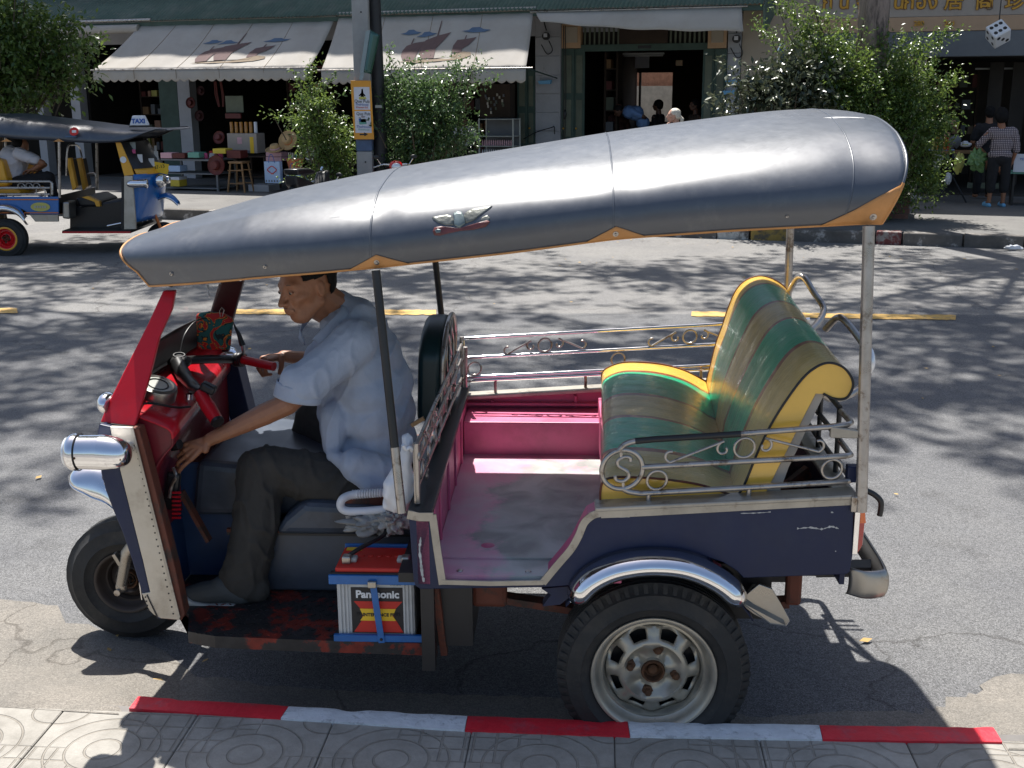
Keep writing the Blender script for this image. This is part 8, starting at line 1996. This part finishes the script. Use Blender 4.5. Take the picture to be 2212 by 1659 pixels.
bush('shrub', 'glossy green shrub left of the concrete pole', 'bush', [(700, 300, 52, 60), (672, 230, 26, 45), (665, 262, 28, 30), (735, 350, 40, 40), (648, 180, 10, 16), (700, 390, 45, 40)], 17.7, 715, 470, .062, 'leaf', 11)
bush('shrub', 'larger rounded green shrub right of the black post', 'bush', [(905, 240, 78, 72), (850, 200, 34, 50), (975, 205, 48, 38), (925, 310, 80, 50), (990, 290, 30, 35), (845, 160, 12, 20), (985, 165, 14, 14), (880, 355, 60, 40)], 17.9, 915, 900, .062, 'leaf_cool', 12)
bush('shrub', 'leafy shrub filling the upper left corner beyond the blue tuk-tuk', 'bush', [(30, 110, 75, 100), (95, 120, 55, 60), (150, 100, 36, 26), (140, 150, 50, 28), (100, 185, 60, 22), (20, 30, 30, 50), (20, 210, 50, 25), (170, 165, 22, 20), (-60, 120, 80, 110), (25, 240, 30, 12)], 15.9, -20, 900, .085, 'leaf', 13, per=14)
bush('bush', 'big bright green bush around the foot of the street tree', 'bush', [(1840, 190, 95, 80), (1770, 120, 50, 55), (1740, 60, 34, 34), (1950, 180, 60, 70), (1990, 260, 60, 60), (1890, 290, 110, 80), (1980, 370, 50, 60), (1750, 190, 60, 50), (1700, 100, 30, 14), (1758, 18, 12, 22), (2025, 225, 26, 18), (1985, 105, 34, 26), (2010, 410, 26, 26), (1805, 135, 36, 36)], 16.6, 1900, 2300, .060, 'leaf', 14, stems=12)
bush('bush', 'dark bush with large glossy leaves left of the street tree', 'bush', [(1690, 195, 56, 44), (1640, 215, 42, 30), (1740, 175, 36, 44), (1588, 243, 34, 12), (1615, 185, 22, 14), (1720, 235, 60, 30)], 16.2, 1690, 430, .095, 'leaf_dark', 15, per=11)
bush('bush', 'small rust-speckled sprigs low on the right of the planter', 'bush', [(1905, 420, 60, 28), (1960, 300, 30, 60)], 16.3, 1915, 160, .055, 'leaf', 16)
# planter of brick round the tree
pb0 = PZ(1905, 472, .15); pl_ = thing('planter', 'low brick planter at the foot of the street tree', 'planter', (pb0.x, pb0.y + .42, .15), -FA)
for (a, b_) in (((-.5, -.42, 0), (.5, -.36, .30)), ((-.5, .36, 0), (.5, .42, .30)), ((-.5, -.36, 0), (-.44, .36, .30)), ((.44, -.36, 0), (.5, .36, .30))): MB().b2(a, b_).mk('wall', 'mortar', pl_)
for j in range(4):
    for i in range(5):
        x = -.5 + (i + (.5 if j % 2 else 0)) * .2; x1 = min(x + .19, .505)
        if x < .45: MB().b2((x, -.435 + rr_.uniform(-.003, .003), .008 + j * .075), (x1, -.418, .075 + j * .075)).mk('brick', 'brick', pl_, bevel=.004, seg=1)
MB().b2((-.44, -.36, .02), (.44, .36, .24)).mk('soil', 'rust_brown', pl_)
# street trees: trunks, limbs, crowns over the carriageway
def big_tree(label, base, H, r0, crowns, n, seed, vis=True):
    H += 3.2; crowns = [((c[0] - .62, c[1] + 1.83, c[2] + 4.0), r, w_) for (c, r, w_) in crowns]
    t = thing('street_tree', label, 'tree', tuple(base)); rr = random.Random(seed); b = MB()
    spine = [Vector((0, 0, 0)), Vector((.02, .02, H * .35)), Vector((-.05, .05, H * .7)), Vector((-.1, -.1, H))]; sp = catmull(spine, 10); k = len(sp)
    nn = 26; vs = []
    for i, p in enumerate(sp):
        f = i / (k - 1); r = r0 * (1 + .55 * math.exp(-f * 9) - .35 * f)
        for j in range(nn):
            a = 2 * math.pi * j / nn; w = 1 + .10 * math.sin(a * 5 + .6 * math.sin(f * 9)) + .07 * noise.noise(Vector((math.cos(a) * 2, math.sin(a) * 2, f * 7))); vs.append(p + Vector((math.cos(a), math.sin(a), 0)) * r * w)
    b.add(vs, [(i * nn + j, i * nn + (j + 1) % nn, (i + 1) * nn + (j + 1) % nn, (i + 1) * nn + j) for i in range(k - 1) for j in range(nn)]); b.mk('trunk', 'bark', t, smooth=60)
    lm = MB(); tws = []
    for (c, r, w_) in crowns:
        c = Vector(c) - Vector(base); st = sp[-1 - rr.randrange(6)]; mid = st.lerp(c, .5) + Vector((rr.uniform(-.4, .4), rr.uniform(-.4, .4), .35)); pts = catmull([st, mid, c], 8)
        lm.tube(pts, [r0 * .36 * (1 - .85 * i / (len(pts) - 1)) for i in range(len(pts))], 8)
        for _ in range(10):
            a = rr.uniform(0, 6.28); e = c + Vector((math.cos(a) * r[0] * .8, math.sin(a) * r[1] * .8, rr.uniform(-.4, .5) * r[2])); s_ = pts[rr.randrange(6, len(pts))]; lm.tube(catmull([s_, s_.lerp(e, .5) + Vector((0, 0, .15)), e], 4), [.028, .025, .022, .02, .017, .014, .011, .009, .007], 5)
        tws += twigs_in([(c + Vector(base), r)], int(n * w_), seed + len(tws), .2)
    lm.mk('limb', 'bark', t, smooth=60)
    leaves('crown', 'leaf_tree', t, tws, 34, .17, seed, off=Vector(base), spread=.36); return t
tb0 = PY(1882, 100, 16.75)
big_tree('old street tree with a thick furrowed trunk rising out of the green bush', (tb0.x, 16.75, .15), 5.6, .215, [((3.2, 13.2, 7.2), (2.8, 2.8, 1.2), 1.4), ((.4, 11.8, 7.4), (2.6, 2.4, 1.0), 1.1), ((5.8, 12.2, 7.0), (2.6, 2.2, 1.1), 1.1), ((1.8, 10.6, 7.6), (2.4, 1.5, .9), .7), ((7.8, 14.2, 7.2), (2.2, 2.4, 1.0), .8), ((4.4, 15.9, 6.7), (2.3, 1.7, .9), .7), ((.6, 15.6, 7.0), (2.3, 1.4, .8), .65), ((7.6, 16.8, 7.0), (2.2, 1.3, .8), .6)], 78, 21)
big_tree('street tree whose crown shades the road left of the concrete pole', (-9.6, 17.0, .15), 5.4, .25, [((-5.6, 12.8, 7.2), (2.8, 2.6, 1.2), 1.3), ((-2.6, 12.4, 7.4), (2.5, 2.2, 1.0), 1.1), ((-6.2, 10.4, 7.2), (2.6, 2.0, 1.0), 1.1), ((-2.6, 10.7, 7.6), (2.4, 1.6, .9), .8), ((-4.4, 15.9, 6.8), (2.6, 1.3, .9), .9), ((-8.5, 13.5, 7.0), (2.4, 2.6, 1.1), .9), ((-5.8, 17.5, 7.0), (2.8, 1.5, .9), 1.6), ((-2.2, 15.2, 7.1), (2.0, 1.4, .8), .6)], 90, 22)

# ================================================================ STALLS AND GOODS
def box_t(nm, label, cat, m, x0, y0, x1, y1, v, d, bevel=.004, group=None, lid=None):
    a, b_ = FP(x0, y0, v), FP(x1, y1, v); t = thing(nm, label, cat, tuple(FW((a.x + b_.x) / 2, v, b_.z)), -FA, group); w = (b_.x - a.x) / 2; h_ = a.z - b_.z
    MB().b2((-w, 0, 0), (w, d, h_)).mk('body', m, t, bevel=bevel)
    if lid: MB().b2((-w - .004, -.004, h_ * .72), (w + .004, d + .004, h_ + .004)).mk('lid', lid, t, bevel=.002)
    return t
VT = -1.2
def table(label, x0, x1, ytop, yfoot, v, d, shelves, m='table_grey'):
    a, b_ = FP(x0, ytop, v), FP(x1, ytop, v); zt = a.z; t = thing('display_table', label, 'table', tuple(FW((a.x + b_.x) / 2, v, .15)), -FA); w = (b_.x - a.x) / 2; zt -= .15
    MB().b2((-w, 0, zt - .03), (w, d, zt)).mk('table_top', m, t, bevel=.004)
    for y in shelves: z = FP(x0, y, v).z - .15; MB().b2((-w + .02, .02, z - .02), (w - .02, d - .02, z)).mk('shelf', m, t)
    for sx in (-1, 1):
        for yy in (.03, d - .03): MB().b2((sx * (w - .03) - .018, yy - .018, 0), (sx * (w - .03) + .018, yy + .018, zt - .03)).mk('leg', m, t)
    return t
table('grey display table with two lower shelves outside the souvenir shop', 343, 468, 343, 425, VT, .7, (373, 404))
table('dark side table under the printed carton by the stool', 505, 572, 336, 420, VT + .5, .6, (380,), 'brown_interior')
for a in (('pale pink carton at the left end of the display table', 'pale_pink', 346, 330, 371, 342), ('dark red tray next to the pink carton on the display table', 'dark_red', 372, 331, 399, 342), ('mint green box on the display table edge', 'mint', 405, 329, 430, 341), ('yellow box on the right of the display table', 'yellow_box', 459, 321, 487, 332), ('pale blue box on the upper shelf of the display table', 'pale_blue', 363, 358, 389, 371), ('yellow and white carton on the lowest shelf of the display table', 'yellow_box', 367, 383, 388, 403), ('dark red box on top of the wooden stool', 'dark_red', 489, 325, 520, 342)):
    box_t('box', a[0], 'box', a[1], a[2], a[3], a[4], a[5], VT - .02, .25, lid='paper' if 'white' in a[0] else None)
box_t('low_plinth', 'low whitewashed block on the pavement under the blue gift bags', 'block', 'white_wall', 536, 399, 581, 415, VT + .2, .4)
cartn = box_t('printed_carton', 'cream printed carton standing on the side table under the golden tubes', 'carton', 'sign_cream', 490, 288, 556, 331, VT + .5, .3)
MB().b2((.17, -.004, .0), (.25, .0, .30)).mk('print', 'print_yellow', cartn); MB().b2((-.10, -.004, .17), (.0, .0, .29)).mk('print', 'pale_pink', cartn); MB().b2((-.25, -.004, .0), (.16, -.001, .05)).mk('print', 'shutter_grey', cartn)
for i in range(6):
    p = FP(497 + i * 10.4, 288, VT + .55); t = thing('gold_tube', ['leftmost', 'second', 'third', 'fourth', 'fifth', 'last'][i] + ' golden gift tube from the left on the printed carton', 'tube', tuple(FW(p.x, VT + .62, p.z + .005)), -FA, None)
    MB().lathe([(0, 0), (.033, 0), (.033, .20), (.028, .205), (0, .205)], (0, 0, 0), (0, 0, 1), 14).mk('tube', 'amber' if i < 5 else 'white_plastic', t, smooth=50)
    t['group'] = 'gift tubes on the printed carton'
    if i == 5: t['label'] = 'white gift tube at the right end of the golden row'
box_t('book', 'red and green picture book propped above the golden tubes', 'book', 'dark_red', 486, 245, 520, 256, VT + .8, .05); box_t('mirror_panel', 'small green framed mirror hanging over the picture book', 'mirror', 'green_wood_panel', 486, 207, 526, 243, VT + .9, .03)
rq = random.Random(9); mats_ = ['hot_pink', 'pale_pink', 'dark_red', 'print_red', 'green_wood_panel', 'yellow_box', 'white_plastic', 'hot_pink', 'maroon_paint']
for i in range(26):
    x = rq.uniform(400, 478); y = rq.uniform(306, 326); p = FP(x, 326, VT + .2 + rq.uniform(0, .35)); z = PZ(0, 0, 0).z
    v = VT + .15 + rq.random() * .4; p = FP(x, 330, v); zt = FP(400, 343, VT).z; s = rq.uniform(.03, .06)
    t = thing('trinket', 'small bright souvenir in the pink and red pile on the display table', 'souvenir', tuple(FW(p.x, v, zt + .001)), rq.uniform(0, 3), 'souvenirs piled on the display table')
    b = MB(); k_ = rq.randrange(3)
    hz_ = rq.uniform(.04, .15)
    if k_ == 0: b.b2((-s, -s * .7, 0), (s, s * .7, hz_))
    elif k_ == 1: b.lathe([(0, 0), (s * .7, 0), (s, hz_ * .5), (s * .5, hz_), (0, hz_)], (0, 0, 0), (0, 0, 1), 10)
    else: b.prism([(-s, -.02, 0), (s, -.02, 0), (s * .6, -.02, hz_), (-s * .6, -.02, hz_ * .8)], (0, .05, 0))
    b.mk('souvenir', mats_[i % 9], t, bevel=.004)
    t['label'] = mats_[i % 9].replace('_paint', '').replace('_', ' ').replace('print ', '').replace(' plastic', '').replace(' wood panel', '').replace(' box', '') + ' ' + ['block-shaped', 'round pot-shaped', 'fan-shaped'][k_] + ' souvenir in the heap on the display table'
def hat(label, x, y, r, m, v, tilt=1.1, crown=.5, m2=None, group=None):
    p = FP(x, y, v); R0 = r * (20.5 / FPX); t = thing('hat', label, 'hat', tuple(FW(p.x, v, p.z)), -FA, group); ax = Vector((0, -math.sin(tilt), math.cos(tilt)))
    MB().lathe([(0, R0 * .5), (R0 * .38, R0 * .5), (R0 * .48, R0 * .30), (R0 * .5, 0), (R0 * .8, -.01), (R0, .012), (R0 * 1.01, .0), (R0 * .8, -.022), (R0 * .5, -.012)], (0, 0, 0), ax, 28).mk('brim', m, t, smooth=60)
    MB().lathe([(R0 * .50, .0), (R0 * .515, .01), (R0 * .49, R0 * .16), (R0 * .47, R0 * .16)], (0, 0, 0), ax, 28).mk('band', m2 or 'dark_red', t, smooth=60)
hat('straw sun hat with an orange band propped above the gift bags', 622, 303, 23, 'straw', VT + .3, 1.2, m2='orange_clay'); hat('flat pale straw hat lying on the pink cartons', 594, 322, 22, 'straw', VT + .2, .3, m2='pale_pink')
hat('large dark red hat hanging below the display table edge', 467, 357, 22, 'dark_red', VT - .15, 1.5); hat('dark red hat propped behind the pink souvenirs', 473, 297, 15, 'dark_red', VT + .5, 1.3)
hat('red hat hanging on the white shop pillar', 412, 222, 14, 'dark_red', W - .1, 1.5); hat('dark brown hat hanging below the red hat on the pillar', 431, 250, 14, 'maroon_cloth', W - .1, 1.5); hat('brown hat at the top of the shop pillar', 434, 196, 12, 'maroon_cloth', W - .1, 1.5)
for i in range(3): hat(['topmost white hat of the stack beside the left shrub', 'middle white hat of the stack beside the left shrub', 'lowest white hat of the stack beside the left shrub'][i], 674, 320 + i * 10, 15, 'white_plastic', VT + .2, .25, m2='black_paint')
st = FP(507, 349, VT - .1); sl = thing('stool', 'tall wooden stool with round rungs beside the display table', 'stool', tuple(FW(st.x, VT + .05, .15)), -FA); hs_ = st.z - .15
MB().b2((-.15, -.15, hs_ - .04), (.15, .15, hs_)).mk('seat', 'wood', sl, bevel=.01)
for sx in (-1, 1):
    for sy in (-1, 1): MB().tube([(sx * .18, sy * .16, 0), (sx * .12, sy * .11, hs_ - .04)], .019, 8).mk('leg', 'wood', sl, smooth=60)
for zz_ in (.16, .40): 
    for sy in (-1, 1): MB().tube([(-.165, sy * .14, zz_), (.165, sy * .14, zz_)], .012, 6).mk('rung', 'wood', sl)
for i in range(2): box_t('carton', ['upper pale pink carton under the flat straw hat', 'lower pale pink carton under the flat straw hat'][i], 'carton', 'pale_pink', 574, 329 + i * 10, 608, 338.5 + i * 10, VT + .25, .25)
def gift_bag(label, x0, y0, x1, y1, v, deco):
    t = box_t('gift_bag', label, 'gift bag', 'pale_blue', x0, y0, x1, y1, v, .10, .003); a, b_ = FP(x0, y0, v), FP(x1, y1, v); w = (b_.x - a.x) / 2; h_ = a.z - b_.z
    MB().tube(catmull([(-w * .4, -.004, h_ - .02), (-w * .25, -.01, h_ + .09), (0, -.01, h_ + .13), (w * .25, -.01, h_ + .09), (w * .4, -.004, h_ - .02)], 4), .006, 5).mk('handle', 'print_blue', t)
    for (x, z, ww_, hh_, m_) in deco: MB().b2((x * w - ww_, -.006, z * h_ - hh_), (x * w + ww_, -.001, z * h_ + hh_)).mk('print', m_, t, bevel=.002)
    return t
g1 = gift_bag('larger pale blue gift bag with a red framed print hanging by the stool', 570, 349, 606, 396, VT - .1, [(x, .10, .012, .018, 'shutter_grey') for x in (-.8, -.45, -.1, .25, .6)] + [(0, .42, .03, .006, 'pale_pink')])
MB().tube([(math.cos(a) * .085 * (1 + .10 * math.cos(4 * a)), -.008, .24 + math.sin(a) * .06 * (1 + .1 * math.cos(4 * a))) for a in [i * math.pi / 12 for i in range(24)]], .008, 5, closed=True).mk('print', 'print_red', g1)
gift_bag('smaller pale blue gift bag with a yellow heart under the orange basket', 618, 368, 648, 401, VT - .1, [(0, .5, .05, .012, 'yellow_box'), (-.6, .75, .012, .012, 'paper'), (.6, .3, .012, .012, 'paper'), (.6, .8, .012, .012, 'hot_pink')])
bk = FP(630, 367, VT); ba = thing('basket', 'orange plastic basket full of small bottles above the smaller gift bag', 'basket', tuple(FW(bk.x, VT + .15, bk.z)), -FA)
MB().lathe([(0, 0), (.12, 0), (.165, .19), (.175, .195), (.165, .2), (.11, .01)], (0, 0, 0), (0, 0, 1), 20).mk('bowl', 'orange_clay', ba, smooth=50)
MB().b2((-.13, -.1, -.55), (.13, .1, -.002)).mk('stand', 'dark_red', ba)
for i in range(12):
    t = thing('bottle', 'small silver bottle standing in the orange basket', 'bottle', tuple(ba.matrix_basis @ Vector((rq.uniform(-.12, .12), rq.uniform(-.08, .08), .12))), 0, 'bottles in the orange basket'); h_ = rq.uniform(.12, .2)
    MB().tube([(0, 0, 0), (rq.uniform(-.03, .03), 0, h_)], [.018, .012], 8).mk('flask', 'worn_chrome' if i % 3 else 'mint', t, smooth=50)
hg = MB()
ht = thing('bead_strings', 'bunch of dark red bead strings hanging under the left awning', 'beads', tuple(FW(*FP(470, 176, VT + 1.2)[:2], FP(470, 176, VT + 1.2).z) if False else FW(FP(470, 176, VT + 1.2).x, VT + 1.2, FP(470, 176, VT + 1.2).z)), -FA)
for i in range(14):
    x = rq.uniform(-.09, .09); hg.tube([(x, 0, 0), (x * 1.2 + .02, .0, -.25), (x * .7 + .04, 0, -.48)], .009, 5)
hg.mk('strings', 'dark_red', ht)
# display case and cabinet between the shrub and the white pillar
dcs = FP(1072, 332, W - .9); dt_ = thing('display_case', 'metal framed glass display case with rows of small white bottles', 'display case', tuple(FW(dcs.x, W - .9, .15)), -FA)
a, b_ = FP(1035, 256, W - .9), FP(1109, 330, W - .9); w = (b_.x - a.x) / 2; zt = a.z - .15
for sx in (-1, 1):
    for yy in (0, .4): MB().b2((sx * w - .012, yy - .012, 0), (sx * w + .012, yy + .012, zt)).mk('frame', 'cream_frame', dt_)
for z in (.45, .62, .80, .98, zt - .01): MB().b2((-w, 0, z - .012), (w, .4, z)).mk('shelf', 'cream_frame', dt_)
MB().b2((-w, .40, 0), (w, .41, zt)).mk('back_panel', 'shutter_grey', dt_)
for z, m_ in ((.62, 'paper'), (.45, 'paper'), (.80, 'pale_pink')):
    for i in range(15):
        t = thing('bottle', {'paper': 'small white bottle in a row inside the display case', 'pale_pink': 'small pale pink bottle on the upper shelf of the display case'}[m_], 'bottle', tuple(FW(dcs.x - w + .03 + i * (2 * w - .06) / 14, W - .80, .15 + z)), -FA, 'bottles in the display case')
        MB().tube([(0, 0, 0), (0, 0, .08), (0, 0, .11)], [.014, .014, .006], 7).mk('flask', m_, t, smooth=50)
cab = box_t('cabinet', 'dark glazed cabinet of hanging trinkets above the display case', 'cabinet', 'brown_interior', 1036, 182, 1102, 254, W - .35, .3)
for i in range(22): MB().b2((rq.uniform(-.25, .24), -.02, rq.uniform(.05, .5)), (rq.uniform(-.25, .24) * 0 + 0, 0, 0)) if False else None
for i in range(20):
    x, z = rq.uniform(-.24, .22), rq.uniform(.06, .5); MB().b2((x, -.03, z), (x + .03, -.004, z + .05)).mk('trinket', ['worn_chrome', 'shutter_grey', 'green_wood_panel'][i % 3], cab)
# dim shelves of goods in the shops: real boxes standing on real shelves
def stock(u0, u1, v, zs, seed, label, n=16):
    rr = random.Random(seed); t = thing('shop_shelf', label, 'shelf', tuple(FW((u0 + u1) / 2, v, .16)), -FA); w = (u1 - u0) / 2
    for z in zs:
        MB().b2((-w, 0, z - .02), (w, .35, z)).mk('shelf', 'brown_interior', t); x = -w + .02
        while x < w - .1:
            s = rr.uniform(.05, .16); MB().b2((x, .02, z + .001), (x + s, .25, z + rr.uniform(.08, .26))).mk('goods', rr.choice(['wood', 'dark_red', 'shutter_grey', 'olive_label', 'paper_box', 'green_wood_panel', 'hull_paint', 'table_grey']), t); x += s + rr.uniform(.01, .08)
    for sx in (-1, 1): MB().b2((sx * w - .02, 0, 0), (sx * w + .02, .35, max(zs) + .3)).mk('side_board', 'brown_interior', t)
stock(uw(200), uw(340), W + 1.6, (.5, .9, 1.3, 1.7, 2.1), 31, 'dim shelf of wares in the shop left of the folding door')
stock(uw(545), uw(640), W + 1.4, (.6, 1.0, 1.4, 1.8, 2.2), 32, 'dim shelf of wares behind the straw hats')
stock(uw(1262) + .1, uw(1300), W + 1.2, (.6, 1.0, 1.4, 1.8, 2.2), 33, 'dark shelf of wares at the left wall of the middle shop')
stock(uw(2030), uw(2130), W + 2.2, (.5, .95, 1.4, 1.8), 34, 'dim shelf of wares in the right-hand shop')
stock(uw(850), uw(1000), W + 1.8, (.5, .95, 1.4, 1.8, 2.2), 35, 'dim shelf of wares behind the larger shrub')
# stall on the right
tz = FP(2066, 328, .1); ts = thing('folding_table', 'folding table on crossed legs with goods beside the woman in the checked shirt', 'table', tuple(FW(tz.x, .1, .15)), -FA); zt = tz.z - .15
MB().b2((-.30, 0, zt - .03), (.27, .6, zt)).mk('table_top', 'wood', ts, bevel=.004); MB().b2((-.42, .3, zt + .002), (-.02, .62, zt + .012)).mk('cloth', 'pale_blue', ts)
for yy in (.05, .55): MB().tube([(-.25, yy, zt - .03), (.22, yy, 0)], .014, 6).mk('leg', 'black_tube', ts); MB().tube([(.22, yy + .03, zt - .03), (-.25, yy + .03, 0)], .014, 6).mk('leg', 'black_tube', ts)
for i in range(5):
    t = thing('pot', ['olive tin at the left end', 'amber tin next to the olive one', 'green tin in the middle', 'amber tin next to the red one', 'red tin at the right end'][i] + ' of the row on the folding table', 'tin', tuple(FW(tz.x - .36 + i * .062, .4, .15 + zt + .013)), -FA, 'striped tins on the folding table'); MB().lathe([(0, 0), (.028, 0), (.028, .22), (0, .22)], (0, 0, 0), (0, 0, 1), 12).mk('tin', ['olive_label', 'amber', 'green_wood_panel', 'amber', 'print_red'][i], t, smooth=50)
box_t('paper_box', 'small tan carton stacked on the orange tins', 'carton', 'paper_box', 2040, 286, 2052, 296, .45, .15); box_t('paper_box', 'tan carton on a shelf above the folding table', 'carton', 'paper_box', 2045, 260, 2064, 268, .9, .2)
hat('crumpled white sun hat lying on the folding table', 2085, 312, 12, 'white_plastic', .3, .2, m2='olive_label')
for (x, y, s, m_, lab) in ((2027, 345, (.07, .05, .11), 'grey_cloth', 'grey mesh bag hanging at the left of the folding table'), (2071, 352, (.07, .05, .15), 'olive_label', 'yellow-green bag hanging from the folding table'), (2048, 384, (.05, .04, .09), 'white_plastic', 'white bag hanging low between the table legs'), (2063, 305, (.09, .06, .10), 'shutter_grey', 'grey cloth bag standing on the folding table')):
    p = FP(x, y, -.05 if y > 330 else .25); t = thing('carrier_bag', lab, 'bag', tuple(FW(p.x, -.05 if y > 330 else .25, p.z)), -FA); crumple('bag_body', m_, t, (0, 0, 0), s, .4, x * .1, n=10)
bt = thing('board_table', 'mint trestle board carrying a white notice at the right edge', 'table', tuple(FW(FP(2212, 376, -.2).x, -.2, .15)), -FA); zz3 = FP(2212, 372, -.2).z - .15
MB().b2((-.20, 0, zz3 - .03), (.8, .5, zz3)).mk('table_top', 'mint', bt, bevel=.004)
for x in (-.15, .7): MB().b2((x, .03, 0), (x + .03, .47, zz3 - .03)).mk('leg', 'black_tube', bt)
nt_ = thing('notice', 'white paper notice with a small printed heading at the right edge', 'notice', tuple(FW(FP(2200, 372, -.22).x, -.22, .15 + zz3 + .001)), -FA); MB().box((.08, .01, .14), (.32, .012, .28), Matrix.Rotation(-.15, 3, 'X')).mk('sheet', 'paper', nt_); text('lettering', 'YEE', .05, 'print_blue', basis((.04, -.006, .20), (1, 0, 0), (0, .15, 1)), nt_)
box_t('bench', 'low white bench at the foot of the bush', 'bench', 'white_wall', 1957, 425, 1990, 430, -1.4, .3)
bo3 = PZ(2190, 541, .0); bot = thing('crushed_bottle', 'crushed clear plastic bottle lying by the far kerb', 'bottle', (bo3.x, bo3.y, .035)); crumple('bottle', 'white_plastic', bot, (0, 0, 0), (.10, .035, .03), .6, 3, n=8)
# motorbikes parked behind the roof line
def moto(label, x, ytop, Y, m, rz, group=None, red=False):
    p = PY(x, ytop, Y); t = thing('motorbike', label, 'motorbike', (p.x, Y, .0 if Y < 16.5 else .15), rz, group); hh_ = p.z - (.0 if Y < 16.5 else .15)
    for s in (-.62, .60):
        b = MB(); b.lathe([(.21, -.03), (.27, -.035), (.285, -.02), (.285, .02), (.27, .035), (.21, .03)], (s, 0, .285), (0, 1, 0), 28); b.mk('tyre', 'rubber', t, smooth=50); MB().lathe([(0, .03), (.05, .02), (.2, .012), (.21, 0)], (s, 0, .285), (0, 1, 0), 20).mk('wheel_rim', 'worn_chrome', t, smooth=50)
    MB().prism([(-.35, -.09, .35), (.30, -.09, .32), (.42, -.09, .72), (.30, -.09, .70), (.12, -.09, .48), (-.25, -.09, .62), (-.72, -.09, .72), (-.70, -.09, .58)], (0, .18, 0)).mk('body', m, t, bevel=.03, seg=3, smooth=50)
    MB().prism([(-.68, -.11, .72), (-.20, -.11, .70), (-.10, -.11, .74), (-.30, -.11, .79), (-.70, -.11, .80)], (0, .22, 0)).mk('seat', 'black_vinyl', t, bevel=.02, seg=2, smooth=50)
    MB().tube([(.60, .05, .285), (.42, .05, .75), (.36, .03, hh_ - .10)], .02, 8).mk('fork', 'chrome', t, smooth=60)
    MB().tube(catmull([(.22, -.30, hh_ - .10), (.34, -.15, hh_ - .05), (.38, 0, hh_ - .07), (.34, .15, hh_ - .05), (.22, .30, hh_ - .10)], 5), .012, 8).mk('handlebar', 'chrome', t, smooth=60)
    MB().ball((.44, 0, hh_ - .07), (.09, .10, .08)).mk('headlamp_cowl', m, t, smooth=60); MB().ball((.50, 0, hh_ - .08), (.05, .07, .06)).mk('headlamp', 'lamp_glass', t, smooth=60)
    for s in (-1, 1): MB().tube([(.30, .2 * s, hh_ - .06), (.30, .26 * s, hh_ + .03)], .006, 5).mk('mirror_stalk', 'chrome', t); MB().ball((.30, .27 * s, hh_ + .05), (.015, .05, .03)).mk('mirror', 'black_paint', t, smooth=60)
moto('motorbike with a black and chrome seat parked under the left shrub', 676, 388, 16.6, 'black_paint', 1.3); moto('red motorbike parked behind the black post', 850, 344, 17.2, 'red_gloss', -1.4)
